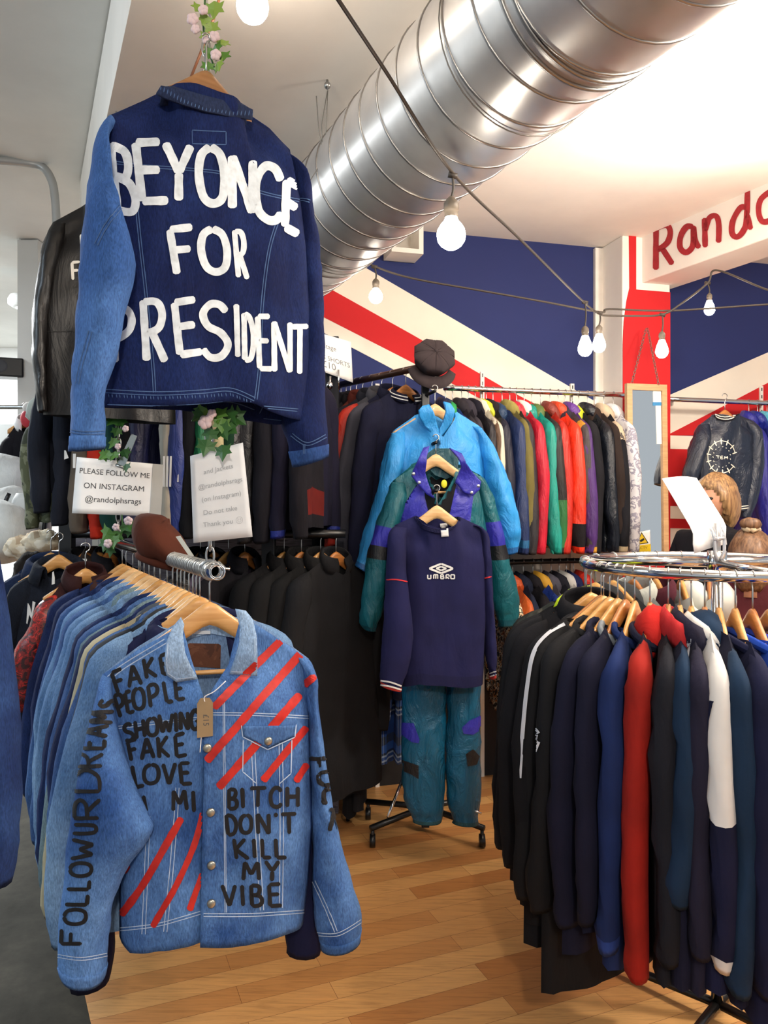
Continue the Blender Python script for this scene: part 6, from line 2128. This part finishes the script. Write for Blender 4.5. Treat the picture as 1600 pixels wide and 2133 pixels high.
for k, (px, mm, smm, ex, txt) in enumerate(LOWR):
    rail_garment('top', txt, 'top', on_rail(px, ZL), PD - 4 + 6 * math.sin(k * 2.1), mm, 'tops on the lower black rail', L=.66, W=.205, SH=.185, SL=.5, dep=.028, collar='stand', sm=smm, seed=140 + k * 1.7, splay=.02, sd=.035, hk=.055,
                 hanger_label='orange-brown hanger in the ' + txt, hw=HWOODO, hgroup='hangers on the lower black rail', **ex)
# plaid shirts beside the tracksuits
straight_rail('low_rail', 'low black rail behind the tracksuits', Vector((-.18, 3.61, 1.11)), Vector((.36, 3.72, 1.11)), .0135, BLACKM, [[Vector((-.17, 3.61, 1.11)), Vector((-.17, 3.61, 0))], [Vector((.35, 3.72, 1.11)), Vector((.35, 3.72, 0))]], sup_m=BLACKM)
for k, (x, L, txt) in enumerate(((-.150, .98, 'long black coat at the left end of the low rail'), (-.115, .95, 'charcoal long coat on the low rail left of the checked shirt'))):
    rail_garment('coat', txt, 'coat', Vector((x, 3.62 + .2 * (x + .14), 1.11)), 88, cloth('#101013' if k == 0 else '#1d1d21', .9), 'coats on the low rail', L=L - .06, W=.22, SH=.19, SL=.62, dep=.03, collar='stand', seed=170 + k, splay=.02, hk=.05, sd=.04,
                 hanger_label='hanger in the ' + txt, hw=HWOODO, hgroup='hangers on the low rail')
PLB = plaidm([(0, '#1d4a94'), (.18, '#123064'), (.26, '#aebfd4'), (.30, '#1d4a94'), (.36, '#aebfd4'), (.40, '#11161f'), (.45, '#2a5cae'), (.62, '#30343f'), (.80, '#1a3f86')], .21)
PLG = plaidm([(0, '#a59c98'), (.12, '#5a5254'), (.16, '#b5aca8'), (.5, '#6b5f60'), (.54, '#a89f9b')], .05)
for k, (x, y, mm, dg, txt) in enumerate(((-.035, 3.60, PLG, 76, 'grey checked shirt peeping out left of the navy sweatshirt'), (.045, 3.61, PLB, 74, 'blue plaid shirt with white bands left of the tracksuits'), (.10, 3.63, PLB, 80, 'second blue plaid shirt, nearer the track trousers'))):
    rail_garment('shirt', txt, 'shirt', Vector((x, 3.62 + .2 * (x + .14), 1.11)), dg, mm, 'plaid shirts on the low rail', L=.70 - .12 * (k == 0), W=.22, SH=.19, SL=.40 if k < 2 else .3, dep=.03, collar='stand', seed=160 + k, splay=.02, hk=.045, sd=.04,
                 hanger_label='hanger in the ' + txt, hw=HWOODO, hgroup='hangers on the low rail')

# ---- right wall rail
rr0 = on_rail(1391, 2.07, .08); rr1 = on_rail(1680, 2.07, .08)
straight_rail('wall_rail', 'chrome rail right of the mirror carrying the satin bomber', rr0, rr1, .0135, CHROME, [[on_rail(1400, 2.07, .08), on_rail(1400, 2.07, .27)], [on_rail(1583, 2.07, .08), on_rail(1583, 2.07, .26)]])
FUR = cloth('#cfc6ba', 1.0, .6)
for k, (px, mm, ex, txt) in enumerate(((1560, nylon('#26278a', .4), {}, 'blue violet satin jacket just right of the bomber'), (1578, nylon('#1e2a86', .4), {'cuff': FUR}, 'deep blue jacket with pale fleece cuff behind the bomber'), (1598, nylon('#5fb4cc', .4), {'sm': nylon('#2530a0', .4), 'cuff': FUR}, 'pale cyan and blue jacket at the right edge'),
                                      (1616, nylon('#1b2a70', .5), {}, 'navy jacket past the cyan one at the right edge'), (1640, nylon('#30308c', .5), {}, 'violet jacket at the very right edge'))):
    rail_garment('jacket', txt, 'jacket', on_rail(px, 2.07, .08), PD - 20 + 4 * k, mm, 'jackets on the right wall rail', L=.68, W=.205, SH=.185, SL=.62, dep=.032, collar='stand', seed=180 + k * 1.3, splay=.04, sd=.04, hk=.055,
                 hanger_label='orange wooden hanger in the ' + txt, hw=HWOODO, hgroup='hangers on the right wall rail', **ex)

# ================================================================== ROUND RACK
RC = Vector((.9625, 2.22, 1.318)); RR = .372
r = empty('round_rack', 'round chrome clothes rack in the right foreground', 'clothes rack', (RC.x, RC.y, 0))
def rp(a, rr=RR, z=RC.z):
    return Vector((rr * math.cos(a), rr * math.sin(a), z))
m = MB(); m.tube([rp(2 * math.pi * k / 72) for k in range(72)], .0145, 14, closed=True); m.build('ring', CHROME, r)
m = MB(); m.tube([Vector((0, 0, .04)), Vector((0, 0, RC.z + .03))], .0165, 14); m.build('post', CHROME, r)
for a in (150, 30, 270):
    m = MB(); m.tube([rp(math.radians(a), .0, RC.z + .006), rp(math.radians(a), RR, RC.z)], .0135, 12); m.build('spoke', CHROME, r)
m = MB(); m.tube([Vector((0, 0, RC.z - .03)), Vector((0, 0, RC.z + .04))], .027, 16); m.build('hub', CHROME, r)
m = MB(); m.tube([Vector((0, 0, RC.z + .03)), Vector((0, 0, RC.z + .12))], .010, 12); m.build('sign_socket', plain('#b9babd', .3, .6), r)
for a in (45, 135, 225, 315):
    m = MB(); m.tube([Vector((0, 0, .05)), rp(math.radians(a), .30, .035)], .013, 8); m.build('foot', BLACKM, r)
BK1 = cloth('#0b0b11', .9, .25); BK2 = cloth('#0b0c11', .8, .3); NV1 = cloth('#0d0f26', .9, .25); NV2 = cloth('#0e1230', .9, .25); BL1 = cloth('#122452', .9, .2); TB = cloth('#0f263f', .9, .2)
BBL = cloth('#133a96', .85, .2); RD = cloth('#86160e', .85, .2); WHT = plain('#c6c6c6', .85)
RK = [ # angle, body, sleeve, collar, collar mat, L, SL, extra, text
 (188, cloth('#101116', .9), None, 'hood', nylon('#b9d21c', .5), .70, .62, {}, 'black top with a lime hood lining at the left of the round rack'),
 (197, BK1, None, 'stand', None, .70, .64, {}, 'black top behind the white-piped one on the round rack'),
 (206, BK2, None, 'stand', None, .74, .66, {'pipe': 1}, 'black track top with white shoulder piping, near the left of the round rack'),
 (216, BK1, None, 'stand', None, .80, .68, {}, 'black top right of the white-piped one'),
 (226, BK2, None, 'stand', None, .88, .66, {'logo': 1}, 'long black quilted top with a white mark on its side'),
 (235, NV1, None, 'stand', None, .74, .66, {}, 'very dark navy sweatshirt left of the blue one'),
 (240, NV1, None, 'crew', cloth('#6b7178', .9), .66, .62, {}, 'grey top showing only its collar beside the blue sweatshirt'),
 (245, BL1, BL1, 'crew', None, .72, .67, {'cuff': cloth('#22397a', .9)}, 'mid blue sweatshirt on the round rack'),
 (252, NV1, RD, 'crew', NV1, .70, .70, {}, 'dark navy sweatshirt with a long red sleeve'),
 (261, cloth('#12141d', .9), None, 'hood', cloth('#a81c18', .85), .72, .64, {}, 'dark hooded top with a red hood lining'),
 (267, NV1, TB, 'stand', cloth('#9c1e22', .85), .70, .5, {}, 'navy top with a red collar right of the red hood'),
 (272, cloth('#17162a', .9), None, 'stand', None, .70, .6, {}, 'dark plum track top with a white stripe'),
 (277, NV2, NV2, 'rib', WHT, .70, .62, {'yoke': (.16, WHT), 'sleeve_lo': (.56, NV2), 'sm': WHT}, 'navy top with a white shoulder and white sleeve'),
 (284, NV1, TB, 'hood', TB, .72, .66, {}, 'teal blue hooded sweatshirt on the round rack'),
 (291, NV2, None, 'crew', NV2, .74, .66, {}, 'navy sweatshirt right of the teal hooded one'),
 (298, BBL, BBL, 'crew', None, .70, .64, {}, 'bright royal blue sweatshirt near the right edge'),
 (306, NV2, cloth('#1a2f88', .9), 'crew', cloth('#1d3aa0', .9), .74, .64, {}, 'cobalt-collared navy sweatshirt at the right edge'),
 (172, BK1, None, 'crew', None, .66, .6, {}, 'black top at the back left of the round rack'),
 (158, nylon('#1a1d14', .5), None, 'hood', nylon('#88a028', .5), .66, .6, {}, 'black jacket with lime trim at the back of the round rack'),
 (140, cloth('#202226', .9), None, 'hood', cloth('#1c1e22', .9), .66, .6, {}, 'charcoal hooded top at the back of the round rack'),
 (124, cloth('#35383a', .9), None, 'hood', cloth('#303336', .9), .66, .6, {}, 'dark grey hooded top at the back of the round rack'),
 (110, cloth('#9a9d98', .9), None, 'stand', cloth('#b4b7b0', .9), .66, .6, {}, 'light grey top at the back of the round rack'),
 (97, cloth('#2a2430', .9), None, 'stand', cloth('#4a1d2a', .9), .66, .6, {}, 'dark striped-collar top at the back of the round rack'),
 (84, plain('#bfc1ba', .85), None, 'hood', plain('#c4c6bf', .85), .66, .6, {}, 'off-white hooded top at the back right of the round rack'),
 (70, plain('#b5b6b2', .85), None, 'hood', plain('#bdbeb8', .85), .66, .6, {}, 'second off-white hooded top at the back right of the round rack'),
]
def rack_angle(px):
    best, ba = 9, 180
    for i in range(0, 1400):
        a = 170 + i * .1
        x = RC.x + RR * math.cos(math.radians(a)); y = RC.y + RR * math.sin(math.radians(a))
        e = abs(800 + FPX * x / y - px)
        if e < best: best, ba = e, a
    return ba
RPX = [1226, 1232, 1240, 1252, 1270, 1287, 1302, 1322, 1354, 1392, 1416, 1440, 1468, 1498, 1532, 1568, 1604]
for k, (a, mm, smm, col, cm, L, SL, ex, txt) in enumerate(RK):
    if k < len(RPX):
        a = rack_angle(RPX[k])
        if k < 3: a = (176, 184, 196)[k]
    if k in (2, 3, 4, 5): col = 'crew'
    ex = dict(ex); pipe = ex.pop('pipe', 0); logo = ex.pop('logo', 0)
    if 'sm' in ex: smm = ex.pop('sm')
    ar = math.radians(a)
    c = Vector((RC.x, RC.y, 0)) + rp(ar)
    fd_ = sstep(1240, 1340, RPX[k]) * .45 if k < len(RPX) else 0
    a = a + (270 - a) * fd_
    near = 180 < a < 320
    L += .07 if near and L > .62 else 0
    rj = rail_garment('sweatshirt' if 'sweatshirt' in txt else 'top', txt, 'sweatshirt' if 'sweatshirt' in txt else 'top', c, a + 180, mm, 'tops on the round rack', L=L, W=.235, SH=.205, SL=SL, dep=.030, collar=col, cm=cm, sm=smm, seed=200 + k * 1.61,
                 splay=.02, sd=.032, sw=.066, hk=.062, nwid=.115 if k in (2, 3, 4, 5, 6, 7, 8, 10, 11, 14, 15, 16) else .088, hanger_label='wooden hanger in the ' + txt.replace(' of the round rack', '').replace(' on the round rack', ''), hw=HWOOD if k % 3 else HWOODO, hgroup='hangers on the round rack', nu=18 if near else 12, nv=20 if near else 12, **ex)

# marks on the round-rack tops, laid on each garment's own cloth
def skin_of(root):
    fr = Fr(root.location, math.degrees(root.rotation_euler.z))
    return Skin(fr, [([v.co.copy() for v in c.data.vertices], [tuple(p.vertices) for p in c.data.polygons]) for c in COL.objects if c.parent == root and c.type == 'MESH'])
tops = {o['label']: o for o in COL.objects if o.parent is None and o.get('group') == 'tops on the round rack'}
def marks(nm, lab, strokes, m):
    sk_ = skin_of(tops[lab]); acc = MB()
    for pts, w in strokes:
        sk_.stroke(acc, pts, w, .003, len(pts) > 2, 0, 2.5, taper=False)
    if acc.F:
        acc.build(nm, m, tops[lab], weld=0)
PIPEW = plain('#b9bcc4', .8)
marks('white_piping', RK[2][8], [([(1176, 1300), (1140, 1322), (1112, 1360), (1099, 1430), (1090, 1520), (1083, 1620)], 7)], PIPEW)
marks('white_mark', RK[4][8], [([(1106, 1506), (1122, 1528)], 9), ([(1104, 1528), (1120, 1548)], 8), ([(1118, 1530), (1108, 1572)], 8), ([(1124, 1545), (1114, 1570)], 5)], PIPEW)
marks('diagonal_stripe', RK[12][8], [([(1442, 1440), (1470, 1520)], 9), ([(1484, 1460), (1462, 1560)], 8)], NV2)
marks('white_stripe', RK[11][8], [([(1438, 1330), (1432, 1380), (1424, 1440)], 8)], PIPEW)
# price sheet on the round rack
rs, ats = sheet('price_sheet', 'curled white price sheet standing on top of the round rack', 'sign', corners((1379, 997, 2.30), (1451, 996, 2.36), (1463, 1140, 2.18), (1531, 1121, 2.24)),
                [('Ring Neck', .52, .23, .085), ('Jackets', .52, .44, .085), ('£15', .54, .64, .11)], plain('#f1f0f0', .6), .0015, aspect=.62, ink=plain('#b4b4b4', .8), sag=lambda s, t: .035 * sstep(.75, 1.0, t) * (-1) + .01 * math.sin(math.pi * s))
m = MB(); cO = ats(.5, .9) ; 
def rl(px, py, d=2.19):
    return P(px, py, d) - rs.location
m.tube([rl(1481, 1100), rl(1488, 1122), rl(1490, 1152), rl(1494, 1170)], .005, 8); m.tube([rl(1505, 1098), rl(1509, 1120), rl(1509, 1150), rl(1500, 1170)], .005, 8); m.tube([rl(1486, 1124), rl(1510, 1120)], .006, 8)
m.build('holder', plain('#c9cbcf', .15, .5), rs)

# ================================================================== WHITE SHOP AT THE LEFT
r = rail_garment('jacket', 'camouflage jacket hanging left of the leather jacket', 'jacket', P(104, 800, 3.35), 40, splotch([(0, '#2d3222'), (.42, '#4d5138'), (.52, '#6d7058'), (.6, '#23261c')], 9), None, L=.50, W=.08, SH=.085, SL=.42, dep=.05, collar='hood', cm=cloth('#9aa09a', .9), sw=.045, nwid=.04, seed=301, splay=0, hanger_label='hanger in the camouflage jacket')
r = rail_garment('jacket', 'plain black jacket hanging at the far left of the white shop', 'jacket', P(52, 845, 4.3), 20, cloth('#141319', .9), None, L=.52, W=.10, SH=.10, SL=.62, dep=.05, collar='stand', cm=plain('#d8d8d8', .7), sw=.05, nwid=.045, seed=305, splay=.0, hanger_label='hanger in the plain black jacket')
r = rail_garment('top', 'white top beside the plain black jacket', 'top', P(74, 850, 4.5), 30, plain('#c9cbcc', .8), None, L=.42, W=.10, SH=.10, SL=.36, dep=.04, collar='stand', sw=.045, nwid=.045, seed=306, splay=.0, hanger_label='hanger in the white top')
straight_rail('far_rail', 'grey rail of the white shop above the black jacket', P(-40, 848, 4.4), P(130, 848, 4.4), .012, STEEL, [[P(-40, 848, 4.4), Vector((P(-40, 848, 4.4).x, 4.4, 0))], [P(128, 848, 4.4), Vector((P(128, 848, 4.4).x, 4.4, 0))]])
c = P(58, 872, 4.2)
r = empty('red_toy', 'small red and white soft toy above the plain black jacket', 'toy', c)
m = MB(); m.ball((0, 0, 0), (.04, .03, .05), 14, 9); m.build('body', plain('#b8303c', .7), r)
m = MB(); m.ball((.01, -.005, .06), (.035, .03, .03), 14, 9); m.build('head', plain('#d8d4cf', .8), r)
# white bag, white clothes and fluffy collars
c = P(62, 1085, 3.9)
r = empty('white_bag', 'white bag with black strap below the plain black jacket', 'bag', c)
V, Fc = [], []
m = MB()
for j in range(9):
    t = j / 8
    for k in range(20):
        a = 2 * math.pi * k / 20
        w = (.055 + .06 * math.sin(math.pi * min(1, t * .9 + .05)))
        m.V.append(Vector((w * math.cos(a) * abs(math.cos(a)) ** -.3 if abs(math.cos(a)) > .05 else 0, .05 * math.sin(a), .14 - .28 * t)))
m.F = [(j * 20 + k, j * 20 + (k + 1) % 20, (j + 1) * 20 + (k + 1) % 20, (j + 1) * 20 + k) for j in range(8) for k in range(20)] + [tuple(range(20)), tuple(160 + k for k in range(20))]
m.fm = [0] * len(m.F)
m.build('pouch', plain('#d2d2d0', .6), r)
m = MB(); m.tube(crom([(-.09, -.03, .14), (-.12, -.05, .02), (-.07, -.06, -.13), (0, -.06, -.17), (.08, -.05, -.12), (.10, -.03, .10)], 20), .012, 6); m.build('strap', BLACKM, r)
for k, (px, py, d, w, h, txt) in enumerate(((12, 1000, 4.2, .16, .14, 'white folded clothes heaped at the left edge, upper'), (18, 1060, 4.0, .15, .12, 'white folded clothes heaped at the left edge, lower'), (8, 1110, 3.8, .15, .16, 'white jacket on the heap beside the bag'))):
    c = P(px, py, d)
    r = empty('white_clothes', txt, 'clothes', c)
    m = MB(); m.ball((0, 0, 0), (w, .12, h), 24, 16)
    for v in m.V:
        n = noise.noise(v * 9 + Vector((k * 3, 0, 0)))
        v *= 1 + .22 * n
    m.build('cloth', cloth('#d4d6d4', .8, .5), r)
for k, (px, py, d, txt) in enumerate(((50, 1140, 3.6, 'cream fluffy fur collar left of the black post'), (88, 1128, 3.55, 'pale brown fluffy fur collar beside the black post'))):
    c = P(px, py, d)
    r = empty('fur_collar', txt, 'collar', c)
    m = MB(); m.ball((0, 0, 0), (.085, .07, .055), 36, 22)
    random.seed(k)
    for v in m.V:
        v *= 1 + .25 * noise.noise(v * 26 + Vector((k * 5, 0, 0))) + .15 * noise.noise(v * 70)
    m.build('fur', splotch([(0, '#b59c80'), (.42, '#d4c4aa'), (.55, '#e2d8c6')], 10, 1.0), r)
c = P(72, 1195, 3.2)
r = empty('dark_fur_hat', 'round dark fur hat behind the black jacket with white letters', 'hat', c)
m = MB(); m.ball((0, 0, 0), (.085, .08, .09), 30, 20)
for v in m.V:
    v *= 1 + .12 * noise.noise(v * 30) + .08 * noise.noise(v * 90)
m.build('fur', cloth('#17110e', 1.0, .6), r)
# black jacket with white letters on the post hook, and denim one behind
c = P(123, 1118, 2.98)
rj = rail_garment('jacket', 'black denim jacket with white letters hanging on the black post', 'jacket', c, 10, denim('#10131c', '#1c212c', .4), None, L=.66, W=.2, SH=.16, SL=.6, dep=.05, collar='denim', seed=330, splay=.03, hk=.055, sw=.055, hanger_label='hanger in the black jacket with white letters', hw=HWOOD)
c = P(106, 1112, 3.08)
rail_garment('jacket', 'dark blue denim jacket behind the black one on the post', 'jacket', c, 14, denim('#131c33', '#202d4a', .4), None, L=.68, W=.21, SH=.17, SL=.6, dep=.04, collar='denim', seed=333, splay=.03, hk=.06, sw=.055, hanger_label='hanger in the dark blue jacket on the post', hw=HWOOD)
ci = rj.matrix_basis.inverted()
def inlay(nm, pts, d, m, parent):
    cc_ = parent.matrix_basis.inverted()
    return mesh(nm, [cc_ @ P(a, b, d) for a, b in pts], [tuple(range(len(pts)))], m, parent, smooth=False, solid=.002)
inlay('painted_letter', [(109, 1192), (112, 1190), (114, 1205), (114, 1216), (108, 1218)], 2.88, plain('#d6d8d6', .6), rj)
inlay('painted_letter', [(55, 1298), (58, 1256), (62, 1262), (66, 1278), (68, 1252), (74, 1255), (66, 1290), (61, 1280), (57, 1300)], 2.88, plain('#d6d8d6', .6), rj)
# red sequinned patch of a jacket sleeve at the left of the rail
c = P(84, 1362, 2.55)
r = rail_garment('jacket', 'jacket with a sparkling red sleeve at the left of the denim rail', 'jacket', P(178, 1140, 2.72), RDEG, cloth('#2a0c0c', .8), None, L=.62, W=.15, SH=.15, SL=.34, dep=.03, collar='stand', sm=splotch([(0, '#3a0a08'), (.45, '#7a120c'), (.56, '#c22418'), (.62, '#5a0f0a')], 40, .4), seed=340, splay=.05, hanger_label='hanger in the jacket with the sparkling red sleeve')

# ================================================================== PEOPLE
def skin_body(name, joints, edges, radii, m, parent, sub=2, root_i=0):
    me = bpy.data.meshes.new(name)
    me.from_pydata([tuple(j) for j in joints], edges, [])
    o = bpy.data.objects.new(name, me)
    COL.objects.link(o)
    o.parent = parent
    md = o.modifiers.new('skin', 'SKIN')
    md.use_smooth_shade = True
    for i, sv in enumerate(me.skin_vertices[0].data):
        q = radii[i]
        sv.radius = q if isinstance(q, tuple) else (q, q)
        sv.use_root = (i == root_i)
    s = o.modifiers.new('sub', 'SUBSURF'); s.levels = sub; s.render_levels = sub
    me.materials.append(m)
    return o
SKINM = plain('#b98468', .55)
def person(label, px, py, d, head_top_z, yaw, hairm, coatm, lean=0.0, hairlen=.10, trouser='#15161c', clip=None):
    """px,py = head centre"""
    h = P(px, py, d)
    root = empty('person', label, 'person', (h.x, h.y, 0), yaw)
    H = h.z + .11
    S = H / 1.66
    lx = lean
    def q(x, y, z):
        return Vector((x * S, y * S, z * S))
    hz = 1.55
    J = [q(lx * .2 * 0, .0, .92), q(0, .0, 1.10), q(0, 0, 1.30), q(0, .0, 1.40), q(0, -.01, 1.46),
         q(-.17, 0, 1.36), q(-.23, -.03, 1.12), q(-.16, -.22, 1.02), q(.17, 0, 1.36), q(.23, -.03, 1.12), q(.16, -.22, 1.02),
         q(-.09, 0, .88), q(-.10, -.01, .48), q(-.10, .02, .09), q(.09, 0, .88), q(.10, -.01, .48), q(.10, .02, .09), q(-.10, -.13, .035), q(.10, -.13, .035)]
    E = [(0, 1), (1, 2), (2, 3), (3, 4), (2, 5), (5, 6), (6, 7), (2, 8), (8, 9), (9, 10), (0, 11), (11, 12), (12, 13), (0, 14), (14, 15), (15, 16), (13, 17), (16, 18)]
    Rr = [(.15 * S, .11 * S), (.14 * S, .10 * S), (.16 * S, .105 * S), (.075 * S, .07 * S), (.055 * S, .055 * S), .062 * S, .05 * S, .036 * S, .062 * S, .05 * S, .036 * S, .095 * S, .065 * S, .045 * S, .095 * S, .065 * S, .045 * S, .03 * S, .03 * S]
    skin_body('body', J, E, Rr, coatm, root)
    # head, face, hair
    hc = Vector((0, 0, h.z))
    m = MB(); m.ball(hc, (.073, .092, .108), 28, 20)
    for v in m.V:
        p = v - hc
        if p.z < -.02:
            k = 1 - .35 * min(1, (-.02 - p.z) / .09); p.x *= k; p.y = p.y * (1 - .12 * (1 - k)) - .012 * (1 - k)
        v.xyz = hc + p
    m.tube([hc + Vector((0, .012, -.07)), hc + Vector((0, .02, -.16))], [.045, .05], 14)
    m.ball(hc + Vector((0, -.096, -.018)), (.013, .016, .020), 10, 8)
    m.tube([hc + Vector((0, -.088, .022)), hc + Vector((0, -.1, -.012))], [.006, .011], 8)
    for s in (-1, 1):
        m.ball(hc + Vector((s * .074, .008, -.01)), (.009, .02, .030), 10, 8)
    m.build('head', SKINM, root, weld=0)
    m = MB(); m.tube([hc + Vector((-.022, -.084, -.055)), hc + Vector((0, -.09, -.057)), hc + Vector((.022, -.084, -.055))], .005, 8); m.build('mouth', plain('#9a5048', .5), root)
    for s in (-1, 1):
        m = MB(); m.ball(hc + Vector((s * .029, -.081, .008)), (.012, .008, .007), 10, 8); m.build('eye', plain('#1c1714', .3), root)
    V, Fc = [], []
    nu, nv = 40, 22
    for j in range(nv + 1):
        t = math.radians(152) * j / nv
        for k in range(nu):
            a = 2 * math.pi * k / nu
            dd = Vector((math.sin(t) * math.sin(a), math.sin(t) * math.cos(a), math.cos(t)))     # a = 0 at the back
            front = max(0, -math.cos(a))
            cut = 1 if math.degrees(t) < 62 + 90 * (1 - front) ** 1.2 else 0
            st_ = .008 * noise.noise(Vector((a * 9, t * 2.2, 1.5)))
            low = max(0, t - 1.5)
            rr = Vector((.090 + st_ + .01 * low, .108 + st_ + .012 * low, .124 + st_ + hairlen * .35 * low))
            V.append(hc + Vector((dd.x * rr.x, dd.y * rr.y + .004, dd.z * rr.z)))
            if not cut:
                V[-1] = hc + Vector((dd.x * .066, dd.y * .08, dd.z * .1))
    for j in range(nv):
        for k in range(nu):
            qn = (k + 1) % nu
            Fc.append((j * nu + k, j * nu + qn, (j + 1) * nu + qn, (j + 1) * nu + k))
    mesh('hair', V, Fc, hairm, root)
    # hands
    for s in (-1, 1):
        w = q(s * .16, -.22, 1.02)
        fv = [w, w + Vector((0, -.05, -.01)), w + Vector((0, -.085, -.015))]
        fe_ = [(0, 1), (1, 2)]; fr_ = [(.022, .014), (.034, .014), (.034, .012)]
        for k, (ox, ln) in enumerate(((-.028, .065), (-.010, .075), (.010, .072), (.028, .055))):
            b = len(fv)
            fv += [w + Vector((ox, -.10, -.02)), w + Vector((ox * 1.1, -.10 - ln * .5, -.035)), w + Vector((ox * 1.1, -.10 - ln * .8, -.06))]
            fe_ += [(2, b), (b, b + 1), (b + 1, b + 2)]; fr_ += [.0095, .0085, .0075]
        b = len(fv)
        fv += [w + Vector((-s * .035, -.06, -.02)), w + Vector((-s * .055, -.09, -.03))]
        fe_ += [(1, b), (b, b + 1)]; fr_ += [.011, .009]
        skin_body('hand', fv, fe_, fr_, SKINM, root, 1)
    if clip:
        m = MB(); m.tube([hc + Vector((.024 * math.cos(t), .035 + .024 * math.sin(t), .122 + .006 * math.sin(5 * t))) for t in [2 * math.pi * k / 24 for k in range(24)]], [.013 + .003 * math.sin(4 * k) for k in range(24)], 8, closed=True); m.build('scrunchie', clip, root)
        m = MB(); m.ball(hc + Vector((0, .045, .140)), (.042, .034, .026), 16, 10)
        for v in m.V: v.xyz = hc + (v - hc) * (1 + .05 * noise.noise((v - hc) * 40))
        m.build('bun', hairm, root)
    return root
def hairmat(a, b):
    def fn(nt, bs):
        n = ntex(nt, coords(nt, (40, 40, 3)), 3, 4)
        nt.links.new(ramp(nt, n, [(.3, hexc(a)), (.7, hexc(b))]), bs.inputs['Base Color']); bs.inputs['Roughness'].default_value = .45
    return mat(('hair', a, b), fn)
person('person with blond-brown hair in black, head turned away behind the price sheet', 1492, 1042, 3.45, 1.6, -58, hairmat('#5a3a26', '#b08a5c'), cloth('#141319', .9))
person('shorter person with brown hair tied in a cream scrunchie behind the round rack', 1566, 1162, 3.15, 1.4, 150, hairmat('#4a3022', '#8a6648'), cloth('#4a1a20', .9), clip=cloth('#d0bc9c', .9))
